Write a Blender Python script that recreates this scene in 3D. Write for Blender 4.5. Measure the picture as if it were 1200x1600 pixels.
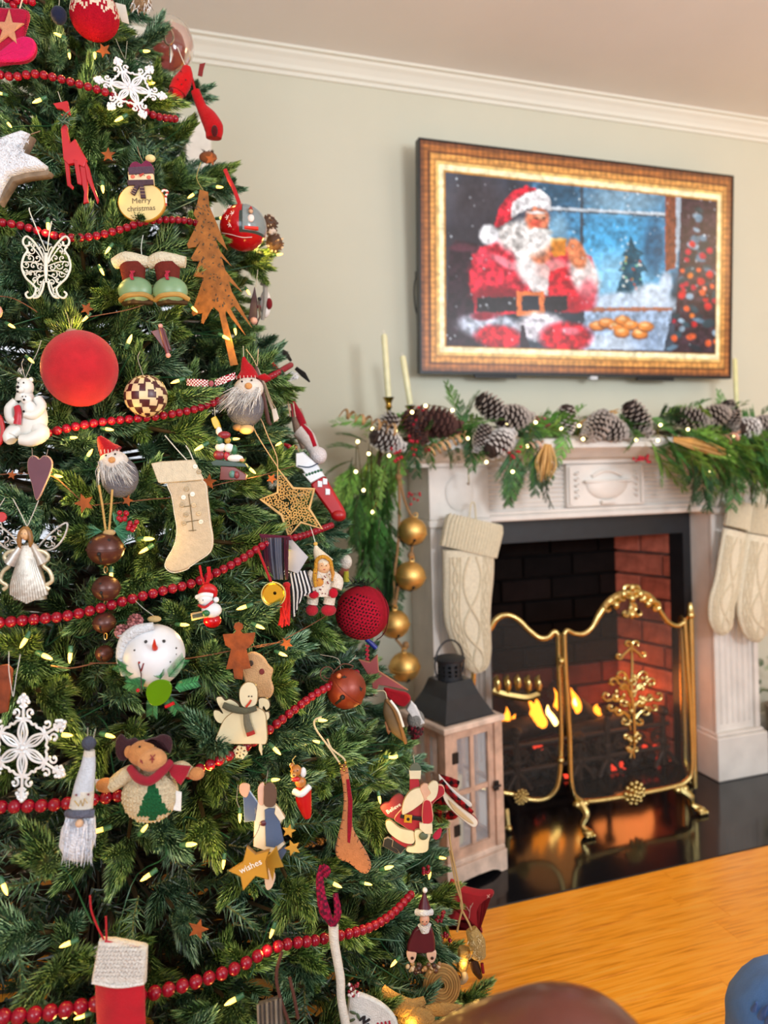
import bpy, math, random
import numpy as np
from mathutils import Vector, Matrix
random.seed(7)
rnd = random.Random(11)
PI = math.pi
for o in list(bpy.data.objects):
    bpy.data.objects.remove(o)
SC = bpy.context.scene
COL = SC.collection

# ------------------------------------------------------------------ camera
CAM_H, YAW, FPX, ROLL, HORIZ = 1.16, math.radians(18.1), 1170.0, math.radians(1.5), 737.0
VIEW = Vector((math.sin(YAW), math.cos(YAW), 0))
RGT = Vector((math.cos(YAW), -math.sin(YAW), 0))
UP = Vector((0, 0, 1))
CAM = Vector((0, 0, CAM_H))
cx_ = RGT * math.cos(ROLL) - UP * math.sin(ROLL)
cy_ = RGT * math.sin(ROLL) + UP * math.cos(ROLL)
cd = bpy.data.cameras.new('camera')
cam = bpy.data.objects.new('camera', cd)
COL.objects.link(cam)
m = Matrix.Identity(4)
for i in range(3):
    m[i][0] = cx_[i]; m[i][1] = cy_[i]; m[i][2] = -VIEW[i]; m[i][3] = CAM[i]
cam.matrix_world = m
cd.sensor_width = 36; cd.sensor_fit = 'AUTO'
cd.lens = FPX / 1600 * 36
cd.shift_y = (HORIZ - 800) / 1600
cd.clip_start = .05
cd.dof.use_dof = True; cd.dof.focus_distance = 1.15; cd.dof.aperture_fstop = 3.2
SC.camera = cam

# ------------------------------------------------------------------ light
w = bpy.data.worlds.new('world'); SC.world = w; w.use_nodes = True
bg = w.node_tree.nodes['Background']; bg.inputs[0].default_value = (.88, .95, 1.06, 1); bg.inputs[1].default_value = 1.06

def area(name, loc, target, sx, sy, power, color):
    l = bpy.data.lights.new(name, 'AREA'); l.shape = 'RECTANGLE'; l.size = sx; l.size_y = sy
    l.energy = power; l.color = color
    o = bpy.data.objects.new(name, l); COL.objects.link(o); o.location = loc
    o.rotation_euler = (Vector(target) - Vector(loc)).to_track_quat('-Z', 'Y').to_euler()
    return o
area('front_fill_area', (-1.5, -1.8, 1.7), (.2, 1.6, 1.0), 1.6, 1.4, 54, (.86, .95, 1.06))  # unseen area light added behind the camera as cool front fill
area('side_fill_area', (2.9, -1.0, 1.6), (1.2, 2.4, 1.2), 1.3, 1.3, 16, (.95, .97, .98))  # added area light filling from the right; no window is built here
area('ceiling_fill_area', (1.2, -1.0, 1.6), (1.6, .6, 2.55), .6, .6, 55, (.9, .96, 1.02))  # added area light that lifts the ceiling; no floor lamp stands here
area('warm_wall_area', (3.1, 1.2, 2.2), (2.6, 2.4, 2.2), .5, .5, 3.5, (1.0, .68, .38))  # unseen warm area light aimed at the right end of the back wall

SC.view_settings.view_transform = 'Standard'
SC.view_settings.look = 'None'
SC.view_settings.exposure = 0.0
SC.view_settings.gamma = 1.0
SC.view_settings.use_curve_mapping = False
SC.cycles.use_denoising = True
SC.cycles.max_bounces = 6
SC.cycles.transparent_max_bounces = 12
SC.cycles.sample_clamp_indirect = 4

# ------------------------------------------------------------------ helpers
def ray(px, py):
    dx = (px - 600) / FPX; dy = (HORIZ - py) / FPX
    X = dx * math.cos(ROLL) + dy * math.sin(ROLL)
    Y = -dx * math.sin(ROLL) + dy * math.cos(ROLL)
    return VIEW + RGT * X + UP * Y
def on_y(px, py, y):
    d = ray(px, py); return CAM + d * (y / d.y)
def on_z(px, py, z):
    d = ray(px, py); return CAM + d * ((z - CAM_H) / d.z)
def proj(p):
    q = Vector(p) - CAM
    Z = q.dot(VIEW)
    X = q.dot(RGT) / Z; Y = q.dot(UP) / Z
    dx = X * math.cos(ROLL) - Y * math.sin(ROLL); dy = X * math.sin(ROLL) + Y * math.cos(ROLL)
    return 600 + dx * FPX, HORIZ - dy * FPX, Z

def lin(c):
    return tuple((x / 12.92 if x <= .04045 else ((x + .055) / 1.055) ** 2.4) for x in c)
def hx(s):
    s = s.lstrip('#'); return tuple(int(s[i:i + 2], 16) / 255 for i in (0, 2, 4))

def tag(o, label=None, cat=None, group=None, kind=None):
    if label: o['label'] = label
    if cat: o['category'] = cat
    if group: o['group'] = group
    if kind: o['kind'] = kind
    return o
def empty(name, loc=(0, 0, 0), label=None, cat=None, group=None, mat=None):
    o = bpy.data.objects.new(name, None); COL.objects.link(o); o.empty_display_size = .02
    o.location = loc
    if mat is not None: o.matrix_world = mat
    return tag(o, label, cat, group)

# materials -------------------------------------------------------
def node_mat(name):
    m = bpy.data.materials.new(name); m.use_nodes = True
    return m, m.node_tree.nodes, m.node_tree.links, m.node_tree.nodes['Principled BSDF']
def bumped(m, n, l, b, scale, strength, dist=.002, tex='noise', detail=3):
    tc = n.new('ShaderNodeTexCoord')
    if tex == 'noise':
        t = n.new('ShaderNodeTexNoise'); t.inputs['Scale'].default_value = scale; t.inputs['Detail'].default_value = detail; out = t.outputs['Fac']
    elif tex == 'knit':
        t = n.new('ShaderNodeTexWave'); t.inputs['Scale'].default_value = scale; t.inputs['Distortion'].default_value = 1.5
        t.inputs['Detail Scale'].default_value = 3; out = t.outputs['Fac']
    else:
        t = n.new('ShaderNodeTexVoronoi'); t.inputs['Scale'].default_value = scale; out = t.outputs['Distance']
    l.new(tc.outputs['Object'], t.inputs['Vector'])
    bp = n.new('ShaderNodeBump'); bp.inputs['Strength'].default_value = strength; bp.inputs['Distance'].default_value = dist
    l.new(out, bp.inputs['Height']); l.new(bp.outputs['Normal'], b.inputs['Normal'])
    return tc
def vc_mat(name, rough=.6, metal=0, bump=(60, .2), tex='noise', sheen=0, coat=0, vary=.25, vscale=30, trans=0, spec=.5, dist=.002, rand=0):
    m, n, l, b = node_mat(name)
    a = n.new('ShaderNodeAttribute'); a.attribute_name = 'Col'
    tc = bumped(m, n, l, b, bump[0], bump[1], dist, tex)
    t = n.new('ShaderNodeTexNoise'); t.inputs['Scale'].default_value = vscale; t.inputs['Detail'].default_value = 4
    l.new(tc.outputs['Object'], t.inputs['Vector'])
    mr = n.new('ShaderNodeMapRange'); mr.inputs['From Min'].default_value = .3; mr.inputs['From Max'].default_value = .7
    mr.inputs['To Min'].default_value = 1 - vary; mr.inputs['To Max'].default_value = 1 + vary * .6
    l.new(t.outputs['Fac'], mr.inputs['Value'])
    val = mr.outputs['Result']
    if rand:
        oi = n.new('ShaderNodeObjectInfo'); m2 = n.new('ShaderNodeMapRange')
        m2.inputs['To Min'].default_value = 1 - rand; m2.inputs['To Max'].default_value = 1 + rand
        l.new(oi.outputs['Random'], m2.inputs['Value'])
        mm = n.new('ShaderNodeMath'); mm.operation = 'MULTIPLY'; l.new(val, mm.inputs[0]); l.new(m2.outputs['Result'], mm.inputs[1]); val = mm.outputs[0]
    v = n.new('ShaderNodeVectorMath'); v.operation = 'SCALE'
    l.new(a.outputs['Color'], v.inputs[0]); l.new(val, v.inputs['Scale'])
    l.new(v.outputs[0], b.inputs['Base Color'])
    b.inputs['Roughness'].default_value = rough; b.inputs['Metallic'].default_value = metal
    b.inputs['Sheen Weight'].default_value = sheen; b.inputs['Coat Weight'].default_value = coat; b.inputs['Coat Roughness'].default_value = .1
    b.inputs['Specular IOR Level'].default_value = spec
    if trans: b.inputs['Transmission Weight'].default_value = trans
    return m
MT = {
    'matte': vc_mat('painted_wood', .65, bump=(120, .15), vary=.12),
    'wood': vc_mat('raw_wood', .7, bump=(90, .4), vary=.3, vscale=25),
    'felt': vc_mat('felt', .95, bump=(500, .8), sheen=.12, vary=.12, vscale=120, spec=.2),
    'velvet': vc_mat('velvet', .75, bump=(900, .7), sheen=.12, vary=.18, vscale=60, spec=.3),
    'knit': vc_mat('knitted_wool', .95, bump=(420, .9), tex='voronoi', vary=.12, vscale=150, spec=.15),
    'fur': vc_mat('fleece', .95, bump=(350, 1.0), vary=.1, vscale=100, spec=.1, dist=.004),
    'gloss': vc_mat('glossy_paint', .16, bump=(20, .02), vary=.08, spec=.4),
    'satin': vc_mat('satin_paint', .38, bump=(60, .08), vary=.1),
    'metal': vc_mat('polished_metal', .25, 1, bump=(25, .05), vary=.08),
    'brass': vc_mat('brass', .26, 1, bump=(200, .25), vary=.1),
    'bellm': vc_mat('brushed_gold', .45, .85, bump=(60, .1), vary=.15),
    'rust': vc_mat('rusty_tin', .75, .2, bump=(150, .5), vary=.4, vscale=60),
    'needle': vc_mat('pine_needles', .42, bump=(40, .0), vary=.3, vscale=12, spec=.5, rand=.32),
    'leaf': vc_mat('cedar_leaves', .55, bump=(200, .3), vary=.3, vscale=20, rand=.3),
    'cloth': vc_mat('woven_cloth', .9, bump=(600, .7), vary=.1, vscale=150, spec=.2),
    'stone': vc_mat('mantel_stone', .55, bump=(60, .25), vary=.14, vscale=9),
    'plaster': vc_mat('wall_paint', .85, bump=(250, .08), vary=.03, vscale=3, spec=.2),
    'brick': vc_mat('brick', .95, bump=(120, .8), vary=.35, vscale=25, rand=.3, spec=.12),
    'iron': vc_mat('black_iron', .6, .3, bump=(120, .5), vary=.3),
}
def flat_mat(name, col, rough=.5, metal=0, emit=0, trans=0, alpha=1, ecol=None):
    m, n, l, b = node_mat(name)
    b.inputs['Base Color'].default_value = (*lin(col), 1); b.inputs['Roughness'].default_value = rough
    b.inputs['Metallic'].default_value = metal; b.inputs['Transmission Weight'].default_value = trans
    b.inputs['Alpha'].default_value = alpha
    if emit:
        b.inputs['Emission Color'].default_value = (*lin(ecol or col), 1); b.inputs['Emission Strength'].default_value = emit
    return m
MT['bulb'] = flat_mat('lit_bulb', hx('ffdf8a'), .2, emit=3.2, ecol=hx('ffc44c'))
MT['fairy'] = flat_mat('lit_fairy_light', hx('fff0c0'), .2, emit=6, ecol=hx('ffe9a0'))
MT['flame'] = flat_mat('flame', hx('ff8a20'), .9, emit=5, ecol=hx('ff9226'))
MT['flame_core'] = flat_mat('flame_core', hx('ffd060'), .9, emit=9, ecol=hx('ffd878'))
MT['ember'] = flat_mat('glowing_ember', hx('c02010'), .9, emit=1.6, ecol=hx('ff4830'))

# mesh builder ----------------------------------------------------
def catmull(pts, n=6, closed=False):
    P = [Vector(tuple(p) + (0,) * (3 - len(p))) for p in pts]
    out = []
    N = len(P)
    rng = range(N if closed else N - 1)
    for i in rng:
        a = P[(i - 1) % N] if closed or i > 0 else P[i] * 2 - P[i + 1]
        b = P[i]; c = P[(i + 1) % N]
        d = P[(i + 2) % N] if closed or i + 2 < N else P[i + 1] * 2 - P[i]
        for k in range(n):
            t = k / n
            out.append(.5 * ((2 * b) + (c - a) * t + (2 * a - 5 * b + 4 * c - d) * t * t + (3 * b - a - 3 * c + d) * t ** 3))
    if not closed: out.append(P[-1])
    return out

class B:
    def __init__(s): s.v = []; s.f = []; s.c = []
    def add(s, vs, fs, col):
        n = len(s.v); s.v += [Vector(v) for v in vs]
        for f in fs:
            s.f.append(tuple(i + n for i in f))
            if callable(col):
                c = Vector((0, 0, 0))
                for i in f: c += Vector(vs[i])
                s.c.append(col(c / len(f)))
            else: s.c.append(col)
        return s
    def prof(s, pts, rings, col, side=None, back=True):
        """closed outline pts (2D), rings [(inset, z)] from back to front"""
        P = [Vector((p[0], p[1])) for p in pts]
        A = sum(P[i].x * P[(i + 1) % len(P)].y - P[(i + 1) % len(P)].x * P[i].y for i in range(len(P)))
        if A < 0: P.reverse()
        N = len(P); nr = []
        for i in range(N):
            e1 = (P[i] - P[i - 1]); e2 = (P[(i + 1) % N] - P[i])
            if e1.length < 1e-9: e1 = e2
            if e2.length < 1e-9: e2 = e1
            e1.normalize(); e2.normalize()
            n1 = Vector((-e1.y, e1.x)); n2 = Vector((-e2.y, e2.x))
            b = n1 + n2
            if b.length < .3: b = n1
            b.normalize(); k = max(.5, b.dot(n1)); nr.append(b / k)
        vs = []
        for ins, z in rings:
            for i in range(N):
                q = P[i] + nr[i] * ins; vs.append((q.x, q.y, z))
        R = len(rings)
        fs = []
        for r in range(R - 1):
            for i in range(N):
                j = (i + 1) % N
                fs.append((r * N + i, r * N + j, (r + 1) * N + j, (r + 1) * N + i))
        s.add(vs, fs, side if side is not None else col)
        s.add(vs[(R - 1) * N:], [tuple(range(N))], col)
        if back: s.add(vs[:N], [tuple(range(N - 1, -1, -1))], side if side is not None else col)
        return s
    def plate(s, pts, th, col, z=0, side=None, bev=.8):
        h = th / 2
        return s.prof(pts, [(0, z - h), (0, z + h - min(bev, h)), (bev, z + h)], col, side)
    def puff(s, pts, th, col, z=0, e=5):
        h = th / 2
        return s.prof(pts, [(e, z - h), (e * .45, z - h * .8), (0, z), (e * .45, z + h * .8), (e, z + h)], col)
    def ball(s, c, r, col, n=16, rot=None):
        if not hasattr(r, '__len__'): r = (r, r, r)
        c = Vector(c) if len(c) == 3 else Vector((c[0], c[1], 0))
        m = max(6, n // 2 + 1); vs = []; fs = []
        for i in range(1, m):
            a = PI * i / m
            for j in range(n):
                b = 2 * PI * j / n
                q = Vector((r[0] * math.sin(a) * math.cos(b), -r[1] * math.cos(a), r[2] * math.sin(a) * math.sin(b)))
                if rot: q = rot @ q
                vs.append(c + q)
        t = Vector((0, -r[1], 0)); u = Vector((0, r[1], 0))
        if rot: t = rot @ t; u = rot @ u
        vs.append(c + t); vs.append(c + u)
        T = len(vs) - 2
        for j in range(n):
            k = (j + 1) % n
            fs.append((T, k, j))
            for i in range(m - 2): fs.append((i * n + j, i * n + k, (i + 1) * n + k, (i + 1) * n + j))
            fs.append(((m - 2) * n + j, (m - 2) * n + k, T + 1))
        return s.add(vs, fs, col)
    def tube(s, pts, r, col, n=6, closed=False, flat=1, smooth=0, up=None):
        P = catmull(pts, smooth, closed) if smooth else [Vector(tuple(p) + (0,) * (3 - len(p))) for p in pts]
        N = len(P)
        if hasattr(r, '__len__'):
            rr = [np.interp(i / max(1, N - 1) * (len(r) - 1), range(len(r)), r) for i in range(N)]
        else: rr = [r] * N
        up = Vector(up) if up is not None else None
        vs = []; fs = []; prev = None
        for i in range(N):
            d = (P[(i + 1) % N] - P[i - 1]) if closed else (P[min(i + 1, N - 1)] - P[max(i - 1, 0)])
            if d.length < 1e-9: d = Vector((0, 1, 0))
            d.normalize()
            if up is not None:
                w_ = up - d * up.dot(d)
                if w_.length < .05: w_ = d.orthogonal()
                w_.normalize()
            elif prev is None:
                w_ = Vector((0, 0, 1)) - d * d.z
                if w_.length < .1: w_ = Vector((1, 0, 0)) - d * d.x
                w_.normalize()
            else:
                w_ = prev - d * prev.dot(d)
                if w_.length < 1e-6: w_ = d.orthogonal()
                w_.normalize()
            prev = w_; u = d.cross(w_)
            for k in range(n):
                a = 2 * PI * k / n
                vs.append(P[i] + (u * math.cos(a) + w_ * (math.sin(a) * flat)) * rr[i])
        for i in range(N if closed else N - 1):
            j = (i + 1) % N
            for k in range(n):
                q = (k + 1) % n
                fs.append((i * n + k, i * n + q, j * n + q, j * n + k))
        if not closed:
            fs.append(tuple(range(n - 1, -1, -1))); fs.append(tuple((N - 1) * n + k for k in range(n)))
        return s.add(vs, fs, col)
    def lathe(s, c, prof, col, n=20, ang=0, flat=1, tilt=0):
        """prof [(y, r)] downwards from c; ang leans in the plane"""
        c = Vector(c) if len(c) == 3 else Vector((c[0], c[1], 0))
        M_ = Matrix.Rotation(ang, 3, 'Z') @ Matrix.Rotation(tilt, 3, 'X')
        vs = []; fs = []
        for y, r in prof:
            for j in range(n):
                a = 2 * PI * j / n
                vs.append(c + M_ @ Vector((r * math.cos(a), y, r * flat * math.sin(a))))
        for i in range(len(prof) - 1):
            for j in range(n):
                k = (j + 1) % n; fs.append((i * n + j, i * n + k, (i + 1) * n + k, (i + 1) * n + j))
        fs.append(tuple(range(n - 1, -1, -1))); fs.append(tuple((len(prof) - 1) * n + j for j in range(n)))
        return s.add(vs, fs, col)
    def box(s, a, b, col, bev=0):
        x0, y0, z0 = a; x1, y1, z1 = b
        if x0 > x1: x0, x1 = x1, x0
        if y0 > y1: y0, y1 = y1, y0
        if z0 > z1: z0, z1 = z1, z0
        if bev:
            e = bev
            return s.prof([(x0, y0), (x1, y0), (x1, y1), (x0, y1)], [(e, z0), (0, z0 + e), (0, z1 - e), (e, z1)], col)
        vs = [(x, y, z) for z in (z0, z1) for y in (y0, y1) for x in (x0, x1)]
        return s.add(vs, [(0, 2, 3, 1), (4, 5, 7, 6), (0, 1, 5, 4), (2, 6, 7, 3), (1, 3, 7, 5), (0, 4, 6, 2)], col)
    def mesh(s, name, mat, smooth=True, xf=None, flip=False):
        me = bpy.data.meshes.new(name)
        vs = [tuple(xf(v)) for v in s.v] if xf else [tuple(v) for v in s.v]
        fs = [tuple(reversed(f)) for f in s.f] if flip else s.f
        me.from_pydata(vs, [], fs)
        ca = me.color_attributes.new('Col', 'FLOAT_COLOR', 'CORNER')
        lc = {}
        cols = []
        for f, c in zip(fs, s.c):
            if c not in lc: lc[c] = (*lin(c), 1.0)
            cols.extend(lc[c] * len(f))
        ca.data.foreach_set('color', cols)
        if smooth:
            me.polygons.foreach_set('use_smooth', [len(f) <= 4 for f in fs])
        me.materials.append(MT[mat] if isinstance(mat, str) else mat)
        if smooth:
            try: me.set_sharp_from_angle(angle=math.radians(42))
            except Exception: pass
        me.update()
        return me
    def make(s, name, mat, parent=None, smooth=True, xf=None, flip=False, **tg):
        o = bpy.data.objects.new(name, s.mesh(name, mat, smooth, xf, flip)); COL.objects.link(o)
        if parent is not None: o.parent = parent
        return tag(o, **tg)
def link(name, me, parent=None, mat=None):
    o = bpy.data.objects.new(name, me); COL.objects.link(o)
    if parent is not None: o.parent = parent
    if mat is not None: o.matrix_local = mat
    return o
def tf(loc, rot=(0, 0, 0), sc=1):
    from mathutils import Euler
    M_ = Matrix.Translation(loc) @ Euler(rot).to_matrix().to_4x4()
    if not hasattr(sc, '__len__'): sc = (sc, sc, sc)
    return M_ @ Matrix.Diagonal((*sc, 1))
# ------------------------------------------------------------------ room shell
WY = 2.42; CZ = 2.535
XL, XR, YB = -2.2, 4.6, -3.2
wallc = hx('cbc9b6')
# back wall with a window opening behind the tree
wx0, wx1, wz0, wz1 = -.62, .165, .78, 2.2
b = B()
for (x0, x1, z0, z1) in ((XL, wx0, 0, CZ), (wx1, XR, 0, CZ), (wx0, wx1, 0, wz0), (wx0, wx1, wz1, CZ)):
    if x0 == wx1:   # leave the firebox hole
        b.box((x0, WY, z0), (1.02, WY + .12, z1), wallc); b.box((2.0, WY, z0), (x1, WY + .12, z1), wallc)
        b.box((1.02, WY, .95), (2.0, WY + .12, z1), wallc)
    else: b.box((x0, WY, z0), (x1, WY + .12, z1), wallc)
b.make('wall_back', 'plaster', kind='structure', smooth=False)
B().box((XL - .1, YB, 0), (XL, WY + .12, CZ), wallc).make('wall_left', 'plaster', kind='structure', smooth=False)
B().box((XR, YB, 0), (XR + .1, WY + .12, CZ), wallc).make('wall_right', 'plaster', kind='structure', smooth=False)
B().box((XL, YB, CZ), (XR, WY + .12, CZ + .1), hx('e4e0da')).make('ceiling', 'plaster', kind='structure', smooth=False)
# crown moulding: stepped profile run along the back wall
b = B()
cp = [(0, .115), (.012, .115), (.014, .095), (.03, .09), (.034, .07), (.055, .045), (.075, .03), (.08, .016), (.1, .014), (.1, 0), (0, 0)]
cp = [(p * .62, q * .62) for p, q in cp]
vs = [(x, WY - p, CZ - q) for x in (XL, XR) for p, q in cp]
n_ = len(cp)
b.add(vs, [(i, (i + 1) % n_, n_ + (i + 1) % n_, n_ + i) for i in range(n_)], hx('dedccf'))
b.make('trim_crown', 'plaster', smooth=False, kind='structure')
b = B()
for x0, x1 in ((XL, .84), (2.24, XR)):
    vs = [(x, WY - p, q) for x in (x0, x1) for p, q in ((0, 0), (.018, 0), (.018, .11), (.012, .125), (.008, .14), (0, .145))]
    b.add(vs, [(i, (i + 1) % 6, 6 + (i + 1) % 6, 6 + i) for i in range(6)] + [tuple(range(6)), tuple(range(11, 5, -1))], hx('d8d6c8'))
b.make('baseboard_back', 'plaster', smooth=False, kind='structure')
# window behind the tree
win = empty('window_1', (0, WY, 0)); tag(win, kind='structure')
b = B(); t = .075; Wc = hx('eeeae0')
for a_, c_ in (((wx0 - t, -.03, wz0 - t), (wx0, .0, wz1 + t)), ((wx1, -.03, wz0 - t), (wx1 + t, .0, wz1 + t)),
               ((wx0, -.03, wz1), (wx1, 0, wz1 + t)), ((wx0 - .02, -.06, wz0 - .04), (wx1 + .02, 0, wz0))):
    b.box(a_, c_, Wc)
b.make('window_casing', 'satin', win, smooth=False)
b = B()
zc = (wz0 + wz1) / 2
for a_, c_ in (((wx0, .03, wz0), (wx0 + .04, .07, wz1)), ((wx1 - .04, .03, wz0), (wx1, .07, wz1)), ((wx0 + .04, .03, wz0), (wx1 - .04, .07, wz0 + .05)),
               ((wx0 + .04, .03, wz1 - .05), (wx1 - .04, .07, wz1)), ((wx0 + .04, .03, zc - .025), (wx1 - .04, .07, zc + .025))):
    b.box(a_, c_, Wc)
xm = (wx0 + wx1) / 2
b.box((xm - .01, .04, wz0 + .05), (xm + .01, .06, zc - .025), Wc); b.box((xm - .01, .04, zc + .025), (xm + .01, .06, wz1 - .05), Wc)
b.make('window_sash', 'satin', win, smooth=False)
gl = flat_mat('window_glass', (1, 1, 1), .02, alpha=.12)
B().box((wx0 + .04, .048, wz0 + .05), (wx1 - .04, .052, wz1 - .05), (1, 1, 1)).make('pane', gl, win, smooth=False)

# floor: oak strips, each board its own piece
fm, n, l, bs = node_mat('oiled_oak')
tc = n.new('ShaderNodeTexCoord'); mp = n.new('ShaderNodeMapping'); mp.inputs['Scale'].default_value = (2.2, 48, 8)
oi = n.new('ShaderNodeObjectInfo'); ad = n.new('ShaderNodeVectorMath'); ad.operation = 'ADD'
l.new(tc.outputs['Object'], ad.inputs[0]); l.new(oi.outputs['Random'], ad.inputs[1]); l.new(ad.outputs[0], mp.inputs['Vector'])
t1 = n.new('ShaderNodeTexNoise'); t1.inputs['Scale'].default_value = 3.0; t1.inputs['Detail'].default_value = 6; t1.inputs['Distortion'].default_value = .6
l.new(mp.outputs[0], t1.inputs['Vector'])
cr = n.new('ShaderNodeValToRGB')
cr.color_ramp.elements[0].position = .25; cr.color_ramp.elements[0].color = (*lin(hx('cf7614')), 1)
cr.color_ramp.elements[1].position = .72; cr.color_ramp.elements[1].color = (*lin(hx('ffb244')), 1)
e = cr.color_ramp.elements.new(.5); e.color = (*lin(hx('ffa428')), 1)
l.new(t1.outputs['Fac'], cr.inputs['Fac'])
hs = n.new('ShaderNodeHueSaturation'); mr = n.new('ShaderNodeMapRange'); mr.inputs['To Min'].default_value = .97; mr.inputs['To Max'].default_value = 1.03
l.new(oi.outputs['Random'], mr.inputs['Value']); l.new(mr.outputs[0], hs.inputs['Value']); l.new(cr.outputs[0], hs.inputs['Color']); l.new(hs.outputs[0], bs.inputs['Base Color'])
bs.inputs['Roughness'].default_value = .24
bp = n.new('ShaderNodeBump'); bp.inputs['Strength'].default_value = .15; bp.inputs['Distance'].default_value = .002
l.new(t1.outputs['Fac'], bp.inputs['Height']); l.new(bp.outputs[0], bs.inputs['Normal'])
MT['oak'] = fm
HY = 1.80   # front edge of the hearth slab
floor = empty('floor'); tag(floor, kind='structure')
pw = .083; L = 1.5
me = B().box((0, 0, -.02), (L - .0006, pw - .0006, 0), (1, 1, 1), bev=.0004).mesh('plank', 'oak', smooth=False)
row = 0; y = HY - pw
cnt = 0
while y > -.2:
    x = XL + .1 + rnd.uniform(-1.2, 0)
    x = -1.3 + rnd.uniform(-.7, 0)
    while x < 3.4 and cnt < 290:
        link('plank', me, floor, Matrix.Translation((x, y, 0))); x += L; cnt += 1
    y -= pw; row += 1
b = B()   # remaining boards out of view, joined
b.box((XL, YB, -.02), (XR, y + pw - .001, -.0005), (1, 1, 1)); b.box((XL, HY, -.02), (.70, WY, -.0005), (1, 1, 1)); b.box((2.6, HY, -.02), (XR, WY, -.0005), (1, 1, 1))
b.box((XL, y + pw, -.04), (XR, HY, -.021), (1, 1, 1))
b.make('subfloor', 'oak', floor, smooth=False, kind='stuff')
# hearth slab
hm = vc_mat('black_granite', .12, bump=(30, .03), vary=.3, vscale=200)
b = B().box((.70, HY + .001, -.04), (2.6, WY, .002), hx('101115'), bev=.002)
b.make('hearth_slab', hm, label='black polished stone hearth slab in front of the fireplace', cat='hearth', smooth=False)

# ------------------------------------------------------------------ fireplace surround
U0, U1 = .88, 2.18       # outer faces
FY = 2.23                # front plane
ST = hx('ded8d0')
fp = empty('fireplace', (0, 0, 0), 'carved off-white fireplace with reeded frieze, black inner frame and red brick firebox', 'fireplace')
# shelf
b = B()
sp = [(WY, 1.252), (FY - .115, 1.252), (FY - .12, 1.245), (FY - .12, 1.222), (FY - .105, 1.215), (FY - .085, 1.205), (FY - .06, 1.19), (FY - .02, 1.182), (FY - .02, 1.17), (WY, 1.17)]
x0, x1 = U0 - .07, U1 + .07
vs = [(x, p, q) for x in (x0, x1) for p, q in sp]; n_ = len(sp)
b.add(vs, [(i, (i + 1) % n_, n_ + (i + 1) % n_, n_ + i) for i in range(n_)] + [tuple(range(n_)), tuple(range(2 * n_ - 1, n_ - 1, -1))], ST)
b.make('mantel_shelf', 'stone', fp, smooth=False)
PW = .2
# frieze body
b = B().box((U0 + PW, FY + .015, .985), (U1 - PW, WY, 1.17), ST)
b.box((U0 + PW, FY - .005, .985), (U1 - PW, FY + .015, 1.005), ST, bev=.004)
b.box((U0 + PW, FY + .0, 1.005), (U1 - PW, FY + .015, 1.02), ST, bev=.004)
b.make('frieze', 'stone', fp, smooth=False)
# reeds
xm = (U0 + U1) / 2; tw = .155
for xa, xb in ((U0 + PW + .004, xm - tw), (xm + tw, U1 - PW - .004)):
    for k in range(9):
        z = 1.032 + k * .0155
        B().tube([(xa, FY + .013, z), (xb, FY + .013, z)], .0056, ST, n=8).make('reed', 'stone', fp)
# tablet
b = B().box((xm - tw, FY - .012, 1.022), (xm + tw, FY + .02, 1.168), ST, bev=.003)
for dx in (-1, 1):
    b.box((xm + dx * (tw - .012) - .006, FY - .02, 1.03), (xm + dx * (tw - .012) + .006, FY - .01, 1.16), ST, bev=.002)
b.make('tablet', 'stone', fp, smooth=False)
b = B()
vs = []; fs = []
R0 = .085
for i in range(9):
    a = PI * i / 8 * .5
    for j in range(17):
        c = PI * j / 16
        vs.append((xm - R0 * math.cos(c) * math.cos(a), FY - .012 - .022 * math.sin(a), 1.105 - R0 * .72 * math.sin(c) * math.cos(a)))
for i in range(8):
    for j in range(16): fs.append((i * 17 + j, i * 17 + j + 1, (i + 1) * 17 + j + 1, (i + 1) * 17 + j))
b.add(vs, fs, ST)
b.box((xm - .095, FY - .034, 1.103), (xm + .095, FY - .008, 1.113), ST, bev=.003)
b.tube([(xm - .06, FY - .02, 1.125), (xm - .02, FY - .02, 1.142), (xm + .02, FY - .02, 1.142), (xm + .06, FY - .02, 1.125)], .006, ST, smooth=3)
b.box((xm - .028, FY - .03, 1.03), (xm + .028, FY - .01, 1.042), ST, bev=.002)
b.make('carved_bowl', 'stone', fp)
b = B()
for dx in (-1, 1):
    for k in range(5):
        b.ball((xm + dx * .122, FY - .015, 1.055 + k * .02), (.007, .011, .006), ST, n=8)
        b.ball((xm + dx * .112, FY - .015, 1.06 + k * .02), (.004, .006, .004), ST, n=8)
b.make('husk_carving', 'stone', fp, kind='stuff')
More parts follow.
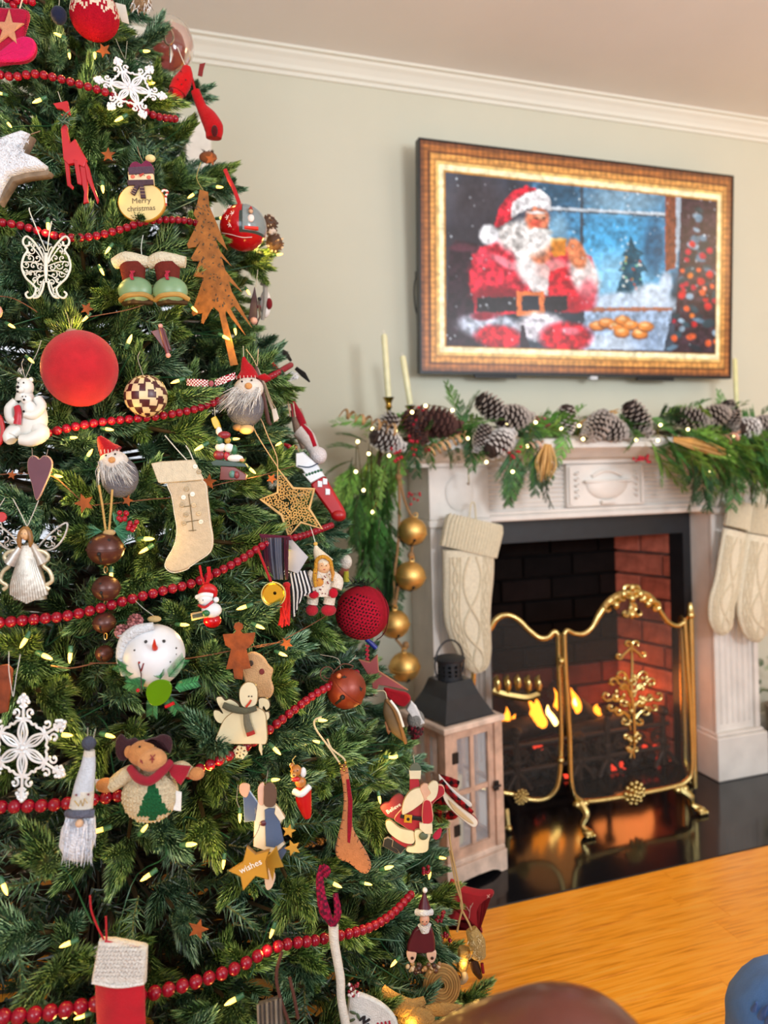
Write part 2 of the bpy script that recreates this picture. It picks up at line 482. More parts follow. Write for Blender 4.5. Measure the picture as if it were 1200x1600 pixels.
# posts
for side, (xa, xb) in enumerate(((U0, U0 + PW), (U1 - PW, U1))):
    b = B().box((xa, FY + .012, .17), (xb, WY, 1.17), ST)
    # stepped arrises down both sides of each post
    b.box((xa, FY, .17), (xa + .02, FY + .014, .98), ST, bev=.004); b.box((xb - .02, FY, .17), (xb, FY + .014, .98), ST, bev=.004)
    b.make('post', 'stone', fp, smooth=False)
    for k in range(6):
        xx = xa + .035 + k * (PW - .07) / 5
        B().tube([(xx, FY + .012, .2), (xx, FY + .012, .965)], .0062, ST, n=8, flat=.8).make('flute', 'stone', fp)
    b = B().box((xa - .004, FY - .008, 1.0), (xb + .004, WY - .02, 1.17), ST, bev=.003)
    b.make('corner_block', 'stone', fp, smooth=False)
    q = B()
    q.ball(((xa + xb) / 2, FY - .01, 1.085), (.05, .008, .06), ST, n=20)
    q.make('oval_patera', 'stone', fp)
    B().box((xa - .008, FY - .014, .975), (xb + .008, WY - .02, 1.0), ST, bev=.004).make('necking', 'stone', fp, smooth=False)
    B().box((xa - .014, FY - .022, .0025), (xb + .014, WY, .16), ST, bev=.004).make('plinth', 'stone', fp, smooth=False)
    B().box((xa - .006, FY - .012, .16), (xb + .006, WY, .172), ST, bev=.004).make('plinth_moulding', 'stone', fp, smooth=False)
# black inner frame
IY = 2.34
O0, O1, OZ = 1.14, 1.945, .9
blk = vc_mat('black_slate', .35, bump=(40, .1), vary=.2)
fb = fp
b = B()
b.box((U0 + PW, IY, 0.0025), (O0, WY - .002, .985), hx('1d2024')); b.box((O1, IY, .0025), (U1 - PW, WY - .002, .985), hx('1d2024'))
b.box((O0, IY, OZ), (O1, WY - .002, .985), hx('1d2024'))
b.make('black_frame', blk, fb, smooth=False)
# firebox shell and bricks (back wall, two splayed side walls)
BY = 2.66; S0, S1 = 1.22, 1.87
b = B()
mort = hx('5a4640')
b.box((S0 - .2, BY + .035, 0), (S1 + .2, BY + .06, 1.3), hx('17100e')); b.box((S0 - .2, WY + .03, 1.28), (S1 + .2, BY + .06, 1.3), hx('101010'))
for xa, xb in ((O0, S0), (O1, S1)):
    sg = -1 if xa < xb else 1
    vs = [(xa + sg * .036, WY + .002, 0), (xb + sg * .036, BY + .04, 0), (xb + sg * .036, BY + .04, 1.3), (xa + sg * .036, WY + .002, 1.3),
          (xa + sg * .06, WY + .002, 0), (xb + sg * .06, BY + .04, 0), (xb + sg * .06, BY + .04, 1.3), (xa + sg * .06, WY + .002, 1.3)]
    b.add(vs, [(0, 1, 2, 3), (4, 7, 6, 5)], hx('8a7268') if xa > 1.5 else hx('17100e'))
b.box((1.02, WY + .001, -.04), (2.05, BY + .05, .0035), hx('2a2422'))
b.make('mortar', 'brick', fb, smooth=False)
bh, bw, gap = .09, .225, .01
def brick_run(p0, p1, kind, off):
    d = (p1 - p0); Ln = d.length; d.normalize()
    ang = math.atan2(d.y, d.x)
    for r in range(12):
        s = -(off if r % 2 else 0)
        while s < Ln:
            a_, e_ = max(0, s), min(Ln, s + bw - gap)
            if e_ - a_ > .02:
                key = (round(e_ - a_, 2), rnd.randint(0, 2), kind if not (kind == 'b' and r < 4) else 'm')
                if key not in BR:
                    cc = {'r': [hx('a8604e'), hx('96503f'), hx('b06a56')], 'b': [hx('0e0a09'), hx('120c0b'), hx('0b0808')], 'm': [hx('5c2c22'), hx('4a241e'), hx('6a3226')]}[key[2]][key[1]]
                    BR[key] = B().box((0, 0, 0), (e_ - a_, .035, bh - gap), cc, bev=.003).mesh('brick', 'brick', smooth=False)
                o = link('brick', BR[key], fb, Matrix.Translation(p0 + d * a_ + Vector((0, 0, .004 + r * bh))) @ Matrix.Rotation(ang, 4, 'Z') @ Matrix.Translation((0, rnd.uniform(-.003, .002), 0)))
            s += bw
BR = {}
brick_run(Vector((S0, BY, 0)), Vector((S1, BY, 0)), 'b', .1)
brick_run(Vector((S1, BY, 0)), Vector((O1, WY + .0, 0)), 'r', .1)
brick_run(Vector((O0, WY + .0, 0)), Vector((S0, BY, 0)), 'b', .1)
# ------------------------------------------------------------------ fire
def on_plane(px, py, p0, nrm):
    d = ray(px, py); return CAM + d * ((Vector(p0) - CAM).dot(nrm) / d.dot(nrm))
def Y(y): return lambda px, py, dy=0: on_y(px, py, y + dy)
g = Y(2.46)
logc = hx('2c221e')
LOGS = [((772, 1152), (905, 1112), 2.50, .045), ((868, 1075), (975, 1165), 2.54, .042), ((800, 1085), (880, 1135), 2.58, .04), ((890, 1150), (1010, 1120), 2.46, .038)]
for i, (a_, c_, yy, r) in enumerate(LOGS):
    p, q = on_y(*a_, yy), on_y(*c_, yy + .03)
    b = B(); pts = [p.lerp(q, t) + Vector((rnd.uniform(-.006, .006), rnd.uniform(-.006, .006), rnd.uniform(-.006, .006))) for t in np.linspace(0, 1, 7)]
    b.tube(pts, [r * rnd.uniform(.85, 1.1) for _ in range(7)], lambda c: hx(rnd.choice(['2c221e', '1c1716', '3c302a'])), n=10)
    b.make('log', 'iron', label=['charred log at the back of the firebox behind the left screen panel', 'charred log leaning across the middle of the fire', 'short charred log under the brightest flame', 'charred log lying in front towards the right brick wall'][i], cat='log', group='burning logs')
fire = empty('fire', on_y(860, 1110, 2.52), 'bright orange fire burning on the logs', 'fire')
fx = fire.matrix_world.translation.copy(); fx = Vector(fire.location)
def flame(px, py, w_, h_, yy, mat, lean=0):
    p = on_y(px, py, yy); k = 2.6 / FPX
    b = B(); pts = []
    for t in np.linspace(0, 1, 8):
        pts.append(p + Vector((lean * t * t * k + math.sin(t * 5 + px) * w_ * .12 * k, 0, h_ * t * k)) - fx)
    b.tube(pts, [w_ * k * x for x in (.35, .5, .48, .4, .3, .2, .1, .01)], hx('ffb040'), n=10, flat=.5)
    b.make('flame', mat, fire)
for a_ in [(845, 1132, 44, 46, 2.5, 'flame', -14), (862, 1132, 26, 34, 2.49, 'flame_core', -6), (836, 1124, 30, 38, 2.52, 'flame', -8), (872, 1116, 22, 46, 2.51, 'flame', -6), (898, 1112, 30, 42, 2.5, 'flame', -3), (899, 1112, 18, 26, 2.49, 'flame_core', 2),
           (790, 1136, 26, 34, 2.53, 'flame', 3), (801, 1136, 16, 22, 2.53, 'flame', 4), (930, 1115, 26, 16, 2.52, 'flame', 8), (876, 1100, 12, 34, 2.55, 'flame', 2), (1010, 1112, 22, 22, 2.6, 'flame', 4)]:
    flame(*a_)
l_ = bpy.data.lights.new('fire_light', 'POINT'); l_.energy = 3.6; l_.color = (1, .27, .06); l_.shadow_soft_size = .12
lo = bpy.data.objects.new('fire_light', l_); COL.objects.link(lo); lo.location = on_y(968, 1098, 2.52)
l_ = bpy.data.lights.new('fire_light', 'POINT'); l_.energy = .8; l_.color = (1, .38, .1); l_.shadow_soft_size = .12
lo = bpy.data.objects.new('fire_light', l_); COL.objects.link(lo); lo.location = on_y(850, 1085, 2.5)
# grate with scrolled front and finials
gr = empty('fire_grate', (1.55, 2.45, 0), 'dark iron fire grate with scrolled front and knobbed uprights', 'fire grate')
go = Vector((1.55, 2.45, 0))
gc = hx('4a382e')
def gmake(nm, b, mat='iron'): return b.make(nm, mat, gr, xf=lambda v: v - go)
for px, yt in ((806, 1152), (948, 1120), (1035, 1118), (905, 1160)):
    p = on_y(px, yt, 2.415)
    b = B().tube([(p.x, 2.415, .006), (p.x, 2.415, p.z)], .011, gc, n=8).ball((p.x, 2.415, p.z + .02), (.02, .03, .02), gc, n=10).ball((p.x, 2.415, p.z * .5), (.018, .014, .018), gc, n=10)
    b.tube([(p.x - .05, 2.40, .006), (p.x - .02, 2.405, .05), (p.x, 2.415, .06), (p.x + .02, 2.405, .05), (p.x + .05, 2.40, .006)], .008, gc, smooth=4)
    gmake('upright', b)
for z in (.07, .16):
    gmake('bar', B().tube([(1.16, 2.42, z), (1.92, 2.42, z)], .009, gc, n=8))
for k in range(9):
    x = 1.2 + k * .083
    b = B().tube([(x + .03 * math.cos(a) * (1 - a / 14), 2.418, .115 + .03 * math.sin(a) * (1 - a / 14)) for a in np.linspace(0, 11, 30)], .005, gc, n=5)
    gmake('scroll', b)
for k in range(7):
    gmake('bar', B().tube([(1.24 + k * .1, 2.42, .075), (1.24 + k * .1, 2.6, .085)], .008, gc, n=6))
emb = B()
for (cx, cy, n_, sp) in ((962, 1199, 16, 16), (885, 1212, 5, 8), (1015, 1168, 7, 12), (1022, 1184, 6, 10), (840, 1166, 8, 8), (1048, 1190, 4, 6)):
    for _ in range(n_):
        p = on_y(cx + rnd.gauss(0, sp * .5), cy + rnd.gauss(0, sp * .22), 2.44)
        emb.ball(p, rnd.uniform(.004, .009), (1, .3, .2), n=6)
emb.make('embers', 'ember', kind='stuff', label='small red glowing embers under the grate', cat='embers')
cb = B()
for _ in range(160):
    cb.ball((rnd.uniform(1.2, 1.86), rnd.uniform(2.44, 2.6), rnd.uniform(.01, .06)), (rnd.uniform(.015, .03),) * 3, hx(rnd.choice(['1c1918', '2b2523', '3a3431'])), n=6)
cb.make('coals', 'iron', kind='stuff', label='bed of dark coals and ash on the firebox floor', cat='coals')

# ------------------------------------------------------------------ brass fire screen
scr = empty('fire_screen', (1.55, 2.08, 0), 'folding brass fire screen with scrolled crest and black mesh panels', 'fire screen')
so = Vector((1.55, 2.08, 0))
BR_ = hx('d2bc7c')
def smake(nm, b, mat='brass', par=None, **k): return b.make(nm, mat, scr, xf=lambda v: v - so, **k)
H0 = Vector((1.312, 2.08, 0)); H1 = Vector((1.79, 2.08, 0))
A0 = Vector((1.07, 2.17, 0)); nA = Vector((A0 - H0)).cross(UP).normalized()
mainp = lambda px, py: on_y(px, py, 2.08)
leftp = lambda px, py: on_plane(px, py, H0 - Vector((.012, 0, 0)), nA)
b = B()
mo = [(881, 990), (884, 1060), (890, 1150), (893, 1225), (903, 1248), (925, 1252), (985, 1243), (1050, 1230), (1073, 1220), (1081, 1200), (1079, 1120), (1073, 1030), (1069, 965)]
b.tube([mainp(*q) for q in mo], .0085, BR_, n=10, smooth=5)
smake('frame', b)
tp = [(881, 992), (886, 985), (898, 990), (912, 990), (925, 980), (936, 960), (948, 943), (962, 932), (980, 926), (1000, 926), (1018, 936), (1030, 953), (1044, 972), (1058, 978), (1069, 972)]
smake('top_rail', B().tube([mainp(*q) for q in tp], [.008] * 5 + [.012] * 6 + [.008] * 4, BR_, n=10, smooth=5))
ln = [(872, 992), (874, 1060), (877, 1150), (874, 1215), (864, 1240), (845, 1250), (820, 1248), (800, 1241), (770, 1236), (748, 1230), (738, 1210), (738, 1100), (742, 1010)]
smake('frame', B().tube([leftp(*q) for q in ln], .0085, BR_, n=10, smooth=5))
lt = [(872, 992), (866, 987), (856, 996), (842, 996), (826, 984), (812, 970), (798, 962), (784, 962), (773, 970), (766, 982), (756, 992), (742, 1008)]
smake('top_rail', B().tube([leftp(*q) for q in lt], .009, BR_, n=10, smooth=5))
# folded right panel: seen nearly edge on
rp0, rp1 = Vector((1.768, 2.10, 0)), Vector((1.87, 2.27, 0))
b = B()
for p in (rp0, rp1):
    b.tube([p + UP * .06, p + UP * (.64 if p is rp0 else .6)], .011, BR_, n=10)
b.tube([rp0 + UP * .07, rp1 + UP * .07], .009, BR_); b.tube([rp0 + UP * .62, rp0.lerp(rp1, .4) + UP * .56, rp1 + UP * .6], .009, BR_, smooth=4)
smake('frame', b)
smake('finial', B().ball(rp0 + UP * .66, (.012, .03, .012), BR_, rot=Matrix.Rotation(PI / 2, 3, 'X')).ball(rp0 + UP * .645, .015, BR_))
# hinges
for py in (1040, 1195):
    p = mainp(879, py) + Vector((-.006, 0, 0)); smake('hinge', B().tube([p, p + UP * .03], .006, BR_).ball(p + UP * .015, .011, BR_, n=8))
# mesh
mm, n, l, bs = node_mat('black_wire_mesh'); bs.inputs['Base Color'].default_value = (.04, .035, .03, 1); bs.inputs['Alpha'].default_value = .2; bs.inputs['Roughness'].default_value = .6
for fn, pts, ex in ((mainp, mo, tp[1:-1][::-1]), (leftp, ln, lt[1:-1][::-1])):
    P = [fn(*q) for q in pts + ex]
    b = B(); b.add(P, [tuple(range(len(P)))], (.1, .1, .1)); b.add([p + Vector((0, .002, 0)) for p in P], [tuple(range(len(P) - 1, -1, -1))], (.1, .1, .1)); smake('wire_mesh', b, mm, smooth=False)
# crest
def scrolls(b, fn, spec, r=.006):
    for (cx, cy, R, a0, da, tail) in spec:
        pts = [fn(cx + R * (1 - k / 14) * math.cos(a0 + da * k / 10), cy + R * (1 - k / 14) * math.sin(a0 + da * k / 10)) for k in range(12)]
        if tail: pts.insert(0, fn(*tail))
        b.tube([p - Vector((0, .006, 0)) for p in pts], [r * .8] + [r] * 8 + [r * 1.5], BR_, n=7)
b = B()
scrolls(b, mainp, [(978, 922, 9, 0, -5, (985, 940)), (992, 922, 9, PI, 5, (985, 940)), (962, 938, 10, -1, -5, (985, 935)), (1008, 936, 10, PI + 1, 5, (985, 935)), (948, 950, 9, -1, -5, (965, 940)),
                   (1022, 948, 9, PI + 1, 5, (1004, 938)), (985, 950, 8, -PI / 2, 5, (985, 925)), (975, 958, 6, 0, 4, (985, 940)), (996, 957, 6, PI, -4, (985, 940)), (970, 930, 8, 1, 4, None), (1000, 930, 8, 2, -4, None)], .0065)
for q in ((985, 918), (972, 928), (998, 928), (960, 945), (1010, 943), (985, 935), (985, 960)):
    b.ball(mainp(*q) - Vector((0, .01, 0)), (.012, .009, .014), BR_, n=8)
smake('crest', b)
# hanging spray in the centre of the main panel
b = B()
b.tube([mainp(*q) - Vector((0, .006, 0)) for q in ((985, 1004), (986, 1040), (985, 1075), (988, 1110), (990, 1150), (988, 1182))], [.004, .005, .006, .006, .005, .003], BR_, smooth=3)
sp_ = [(979, 1006, 6, 0, -5, (985, 1020)), (992, 1006, 6, PI, 5, (985, 1020)), (965, 1024, 6, 0, 5, (984, 1012)), (1003, 1021, 6, PI, -5, (986, 1012))]
for sx in (-1, 1):
    for (dx, dy, R) in ((18, 52, 9), (30, 62, 8), (40, 82, 10), (26, 84, 8), (14, 70, 7), (22, 106, 8), (34, 100, 7), (12, 122, 7), (9, 145, 6), (14, 92, 8), (5, 165, 5)):
        sp_.append((986 + sx * dx, 1004 + dy, R, (0 if sx < 0 else PI), sx * (5 if dy < 80 else -5), (986 + sx * 3, 1004 + dy + 14)))
scrolls(b, mainp, sp_, .0048)
for _ in range(26):
    t = rnd.random(); q = (986 + rnd.uniform(-1, 1) * (34 * (1 - t) + 3), 1056 + t * 110)
    b.ball(mainp(*q) - Vector((0, .008, 0)), (.007, .006, .01), BR_, n=6)
smake('spray_ornament', b, kind='stuff')
b = B(); lb = [(770, 1078), (785, 1084), (805, 1088), (825, 1090), (843, 1084)]
b.tube([leftp(*q) for q in lb], .012, BR_, smooth=4)
for k in range(5):
    x = 776 + k * 16
    b.ball(leftp(x, 1070 - (k == 2) * 4) - Vector((0, .006, 0)), (.01, .012, .028), BR_, n=8)
    b.tube([leftp(x, 1078), leftp(x - 3, 1060), leftp(x + 3, 1056)], .006, BR_, n=6)
smake('shell_ornament', b)
for fn, c in ((mainp, (988, 1237)), (leftp, (812, 1243))):
    b = B(); cc = fn(*c) - Vector((0, .012, 0)); R = .034 if fn is mainp else .022
    for rr, nn in ((R, 11), (R * .62, 8), (R * .25, 4)):
        for k in range(nn):
            a = 2 * PI * k / nn + rr * 40
            b.ball(cc + Vector((rr * math.cos(a), -.004 * (R - rr) / .01, rr * math.sin(a))), R * .24, BR_, n=8)
    smake('rosette', b, kind='stuff')
for (px, py), (fx_, fy_) in (((906, 1255), (907, 1293)), ((1062, 1232), (1080, 1258))):
    p = mainp(px, py); zf = on_z(fx_, fy_, .012); zf.y = min(zf.y, 2.05)
    b = B().tube([p, p.lerp(zf, .35) + Vector((.008, -.012, 0)), p.lerp(zf, .75) + Vector((-.006, 0, 0)), zf + Vector((0, -.008, .003))], [.016, .013, .009, .013], BR_, n=8, smooth=4)
    b.ball(zf + Vector((0, -.012, .002)), (.02, .012, .018), BR_, n=10, rot=Matrix.Rotation(PI / 2, 3, 'X'))
    for k in (-1, 0, 1): b.ball(zf + Vector((k * .012, -.026, -.002)), (.007, .009, .009), BR_, n=6)
    b.ball(p + Vector((-.015, -.006, .0)), .014, BR_, n=8).ball(p + Vector((.015, -.006, .0)), .014, BR_, n=8)
    smake('paw_foot', b)
for x, y_ in ((A0.x + .02, A0.y), (1.86, 2.25)):
    smake('paw_foot', B().tube([(x, y_, .07), (x, y_ - .01, .03), (x, y_ - .012, .012)], [.012, .009, .012], BR_).ball((x, y_ - .018, .014), .012, BR_, n=8))

# ------------------------------------------------------------------ lantern
LC = Vector((.85, 2.03, .0035)); LA = math.radians(15)
lant = empty('lantern', LC, 'tall weathered wood and glass floor lantern with black metal roof', 'lantern'); 
lant.rotation_euler = (0, 0, LA)
W = hx('ccaa94'); W2 = hx('dcc4b2')
def lmake(nm, b, mat='wood', sm=False, **k): return b.make(nm, mat, lant, smooth=sm, **k)
hw = .09; zb, zt = .075, .43
# scalloped plinth sides
for s, ax in ((-1, 0), (1, 0), (-1, 1), (1, 1)):
    e = hw + .018
    pr = [(-e, 0), (-e, .06), (e, .06), (e, 0), (e - .022, 0), (e - .032, .008), (e - .042, .012), (e - .056, .016), (0, .018), (-e + .056, .016), (-e + .042, .012), (-e + .032, .008), (-e + .022, 0)]
    b = B().prof(pr, [(0, -.008), (0, .008)], W2)
    if ax: xf = lambda v, s=s: Vector((v.x, s * (hw + .01) - s * 0 + v.z, v.y))
    else: xf = lambda v, s=s: Vector((s * (hw + .01) + v.z, v.x * .93, v.y))
    b.make('plinth_board', 'wood', lant, smooth=False, xf=xf)
lmake('floor_board', B().box((-hw - .014, -hw - .014, .06), (hw + .014, hw + .014, zb), W2, bev=.003))
lmake('top_board', B().box((-hw - .02, -hw - .02, zt), (hw + .02, hw + .02, zt + .018), W2, bev=.003))
for sx in (-1, 1):
    for sy in (-1, 1):
        lmake('corner_post', B().box((sx * hw - .014, sy * hw - .014, zb), (sx * hw + .014, sy * hw + .014, zt), W, bev=.002))
# doors/windows: frame with two muntins on each side
glass = flat_mat('lantern_glass', (.9, .95, 1), .04, alpha=.16)
for k in range(4):
    R_ = Matrix.Rotation(k * PI / 2, 4, 'Z')
    def xf(v, R_=R_): return R_ @ Vector((v.x, -hw + .002 + v.z, v.y))
    fr = [((-hw + .014, zb), (-hw + .034, zt)), ((hw - .034, zb), (hw - .014, zt)), ((-hw + .034, zb), (hw - .034, zb + .024)), ((-hw + .034, zt - .024), (hw - .034, zt))]
    b = B()
    for (a0, a1), (c0, c1) in fr: b.box((a0, a1, -.008), (c0, c1, .006), W)
    b.make('window_frame', 'wood', lant, smooth=False, xf=xf)
    B().box((-.007, zb + .024, -.005), (.007, zt - .024, .004), W).make('muntin', 'wood', lant, smooth=False, xf=xf)
    B().box((-hw + .034, (zb + zt) / 2 - .007, -.0045), (hw - .034, (zb + zt) / 2 + .007, .0035), W).make('muntin', 'wood', lant, smooth=False, xf=xf)
    B().box((-hw + .034, zb + .024, .001), (hw - .034, zt - .024, .003), W).make('pane', glass, lant, smooth=False, xf=xf)
# roof: flared hipped sheet metal
RC = hx('2b2d31')
b = B(); prof = [(hw + .004, zt + .0185), (hw - .002, zt + .022), (hw - .014, zt + .045), (hw - .03, zt + .075), (hw - .042, zt + .108), (hw - .046, zt + .118)]
vs = []; fs = []
for r, z in prof:
    vs += [(-r, -r, z), (r, -r, z), (r, r, z), (-r, r, z)]
for i in range(len(prof) - 1):
    for j in range(4): fs.append((i * 4 + j, i * 4 + (j + 1) % 4, i * 4 + 4 + (j + 1) % 4, i * 4 + 4 + j))
fs.append((0, 3, 2, 1)); q = 4 * (len(prof) - 1); fs.append((q, q + 1, q + 2, q + 3))
b.add(vs, fs, RC); lmake('roof', b, vc_mat('black_enamel', .25, bump=(30, .05), vary=.1))
b = B(); zz = zt + .118
N = 24
for i in range(N):
    a0 = 2 * PI * i / N
    if i % 2 == 0:
        a1 = a0 + 2 * PI / N * 1.0
        for (z0, z1) in ((zz, zz + .05),):
            vs = [(r * math.cos(a), r * math.sin(a), z) for a in (a0, a1) for r in (.034, .036) for z in (z0, z1)]
            b.add(vs, [(0, 1, 3, 2), (4, 6, 7, 5), (0, 4, 5, 1), (2, 3, 7, 6)], RC)
for z0, h in ((zz, .01), (zz + .016, .004), (zz + .029, .004), (zz + .042, .012)):
    b.lathe((0, 0, z0), [(0, .027), (0, .0285), (h, .0285), (h, .027)], RC) if False else b.tube([(0, 0, z0), (0, 0, z0 + h)], .0365, RC, n=24)
b.tube([(0, 0, zz), (0, 0, zz + .05)], .012, hx('101010'), n=10)
b.tube([(0, 0, zz + .052), (0, 0, zz + .058), (0, 0, zz + .062)], [.045, .047, .038], RC, n=24)
lmake('vented_cap', b, 'iron', True)
b = B().tube([(.053 * math.cos(a), 0, zz + .042 + .068 * math.sin(a)) for a in np.linspace(-.5, PI + .5, 26)], .0028, RC, n=6)
lmake('carry_handle', b, 'iron', True)
for z in (.36, .16): lmake('hinge', B().box((-hw + .01, -hw - .0175, z - .015), (-hw + .03, -hw - .0135, z + .015), hx('241f1c')), 'iron')
b = B().box((hw - .022, -hw - .018, .235), (hw - .006, -hw - .0135, .262), hx('241f1c')).tube([(hw - .03, -hw - .02, .248), (hw - .004, -hw - .024, .25)], .003, hx('241f1c'))
lmake('latch', b, 'iron')
cn = B().tube([(0, 0, 0), (0, 0, .004), (0, 0, .19), (0, 0, .195), (0, 0, .193)], [.034, .036, .036, .03, .01], hx('efe6b4'), n=24)
for (x, y_, h) in ((LC.x - .012, LC.y - .02, 1.0),):
    c = empty('pillar_candle', (x, y_ + .01, LC.z + zb + .001), 'fat cream pillar candle standing inside the floor lantern', 'candle')
    cn.make('wax', 'satin', c); B().tube([(0, 0, .192), (.001, 0, .21)], .0015, hx('302820')).make('wick', 'matte', c)

# ------------------------------------------------------------------ television
TYP = 2.31
c0, c1, c2, c3 = [on_y(*q, TYP) for q in ((653.5, 218), (1147, 279), (657, 584), (1142, 590))]
TW = ((c1.x - c0.x) + (c3.x - c2.x)) / 2; TH = ((c0.z - c2.z) + (c1.z - c3.z)) / 2
TC = (c0 + c1 + c2 + c3) / 4
tv = empty('television', TC, 'wall-mounted flat screen showing a gold framed Christmas painting', 'television')
tv.rotation_euler = (math.radians(3.0), 0, 0)
B().box((-TW / 2, .004, -TH / 2), (TW / 2, .03, TH / 2), hx('141518'), bev=.002).make('housing', 'satin', tv, smooth=False)
B().box((-TW * .36, .031, -TH * .38), (TW * .36, .058, TH * .2), hx('101114'), bev=.006).make('rear_bulge', 'satin', tv, smooth=False)
b = B(); bz = .0065
b.box((-TW / 2, -.001, -TH / 2), (-TW / 2 + bz, .004, TH / 2), hx('101114')); b.box((TW / 2 - bz, -.001, -TH / 2), (TW / 2, .004, TH / 2), hx('101114'))
b.box((-TW / 2 + bz, -.001, TH / 2 - bz), (TW / 2 - bz, .004, TH / 2), hx('101114')); b.box((-TW / 2 + bz, -.001, -TH / 2), (TW / 2 - bz, .004, -TH / 2 + bz * 1.6), hx('101114'))
b.make('bezel', 'satin', tv, smooth=False)
B().box((.01, -.006, -TH / 2 - .012), (.04, .012, -TH / 2 + .001), hx('c8ccd0'), bev=.002).make('sensor_badge', 'satin', tv, smooth=False)
for xx in (-.36, .3):
    B().box((xx - .08, .004, -TH / 2 - .01), (xx + .08, .02, -TH / 2), hx('141518'), bev=.002).make('speaker_bar', 'satin', tv, smooth=False)
wb = B().box((TC.x - .2, TYP + .062, TC.z - .12), (TC.x + .2, WY - .001, TC.z + .12), hx('181818'))
wb.make('wall_bracket', 'iron', label='black wall bracket behind the television', cat='bracket')
# cable
cpts = [on_y(652, 425, 2.40), on_y(647, 450, 2.41), on_y(649, 480, 2.41), on_y(656, 505, 2.40)]
B().tube(cpts, .0022, hx('1c1c1c'), smooth=5).box(tuple(on_y(652, 428, 2.405) - Vector((.006, .006, .008))), tuple(on_y(652, 428, 2.405) + Vector((.006, .006, .008))), hx('1c1c1c')).make('power_cable', 'satin', label='thin black cable looping out beside the television', cat='cable')
# painted picture, per-vertex colours on the screen surface
NX, NZ = 380, 220
us = np.linspace(0, 1, NX); vs_ = np.linspace(0, 1, NZ)
Ug, Vg = np.meshgrid(us, vs_)
ct, st_ = math.cos(math.radians(3)), math.sin(math.radians(3))
lx = (Ug - .5) * (TW - 2 * bz); lz = (.5 - Vg) * (TH - 2 * bz)
wx_ = TC.x + lx; wy_ = TC.y - lz * st_; wz_ = TC.z + lz * ct - CAM_H
Zc = wx_ * VIEW.x + wy_ * VIEW.y; Xc = (wx_ * RGT.x + wy_ * RGT.y) / Zc; Yc = wz_ / Zc
dx_ = Xc * math.cos(ROLL) - Yc * math.sin(ROLL); dy_ = Xc * math.sin(ROLL) + Yc * math.cos(ROLL)
PX = (600 + dx_ * FPX - 640) * 2.143; PY = (HORIZ - dy_ * FPX - 200) * 2.143
nr = np.random.RandomState(4)
def vnoise(sc, oc=3):
    out = np.zeros_like(PX); amp = 1; tot = 0
    for o_ in range(oc):
        g_ = nr.rand(64, 64); x = (PX / sc * 2 ** o_) % 62; y = (PY / sc * 2 ** o_) % 62
        xi = x.astype(int); yi = y.astype(int); fx2 = x - xi; fy2 = y - yi
        fx2 = fx2 * fx2 * (3 - 2 * fx2); fy2 = fy2 * fy2 * (3 - 2 * fy2)
        out += amp * ((g_[yi, xi] * (1 - fx2) + g_[yi, xi + 1] * fx2) * (1 - fy2) + (g_[yi + 1, xi] * (1 - fx2) + g_[yi + 1, xi + 1] * fx2) * fy2)
        tot += amp; amp *= .5
    return out / tot
IMG = np.zeros(PX.shape + (3,))
n1, n2, n3 = vnoise(40), vnoise(14), vnoise(70)
wob = (n2 - .5) * 14
def mixin(mask, col, var=.12):
    c = np.array(hx(col) if isinstance(col, str) else col)
    c = c[None, None, :] * (1 + (n2 - .5)[..., None] * var * 4)
    IMG[:] = IMG * (1 - mask[..., None]) + c * mask[..., None]
def ell(cx, cy, rx, ry, col, soft=.15, ang=0, var=.12, a=1):
    x = PX + wob * .5 - cx; y = PY + wob * .5 - cy; ca, sa = math.cos(ang), math.sin(ang)
    d = np.sqrt(((x * ca + y * sa) / rx) ** 2 + ((-x * sa + y * ca) / ry) ** 2)
    mixin(np.clip((1 - d) / soft + .5, 0, 1) * a, col, var)
def pol(pts, col, var=.12, a=1, w=.6):
    x = PX + wob * w; y = PY + wob * w; ins = np.zeros(PX.shape, bool)
    for i in range(len(pts)):
        (x1, y1), (x2, y2) = pts[i], pts[(i + 1) % len(pts)]
        c = ((y1 > y) != (y2 > y)); 
        with np.errstate(all='ignore'): c &= x < (x2 - x1) * (y - y1) / (y2 - y1 + 1e-9) + x1
        ins ^= c
    mixin(ins.astype(float) * a, col, var)
base = np.array(hx('38414f')) + (n3 - .5)[..., None] * .35 * np.array([1, 1.0, 1.2]); IMG[:] = base
ell(210, 230, 90, 70, '7d7a80', .9, a=.6); ell(230, 420, 130, 300, '2a2328', .6, a=.7)
pol([(400, 150), (860, 180), (860, 600), (480, 590), (400, 300)], '3f6f92', .25)
ell(700, 430, 190, 150, '4aa6d8', .9, var=.2); ell(690, 500, 130, 80, '8cc8ea', .9); ell(720, 240, 130, 50, '8aa9bd', .8, a=.8); ell(500, 220, 70, 40, '2c536c', .6); ell(820, 400, 40, 90, '24506e', .7, a=.8); ell(500, 350, 40, 60, '5b8fb4', .6)
ell(570, 470, 60, 50, '5fb4e0', .8)
pol([(740, 355), (757, 400), (790, 420), (770, 430), (800, 480), (775, 480), (790, 555), (690, 555), (715, 480), (700, 478), (725, 430), (712, 425), (733, 400)], '24566a', .2)
for _ in range(22): ell(rnd.uniform(705, 785), rnd.uniform(420, 545), 4, 4, rnd.choice(['d8b050', 'b05040', '80c0a0', 'e8e8e0']), .4)
ell(740, 590, 160, 42, 'c4d4e8', .4); ell(810, 560, 60, 40, 'cfdcec', .4); ell(860, 520, 22, 40, 'c0d0e4', .5)
pol([(572, 185), (584, 186), (584, 400), (572, 400)], '3a4a58', w=.2); pol([(470, 262), (860, 284), (860, 296), (470, 275)], 'c5cdd6', w=.3); pol([(470, 272), (860, 293), (860, 298), (470, 278)], '46545f', w=.2)
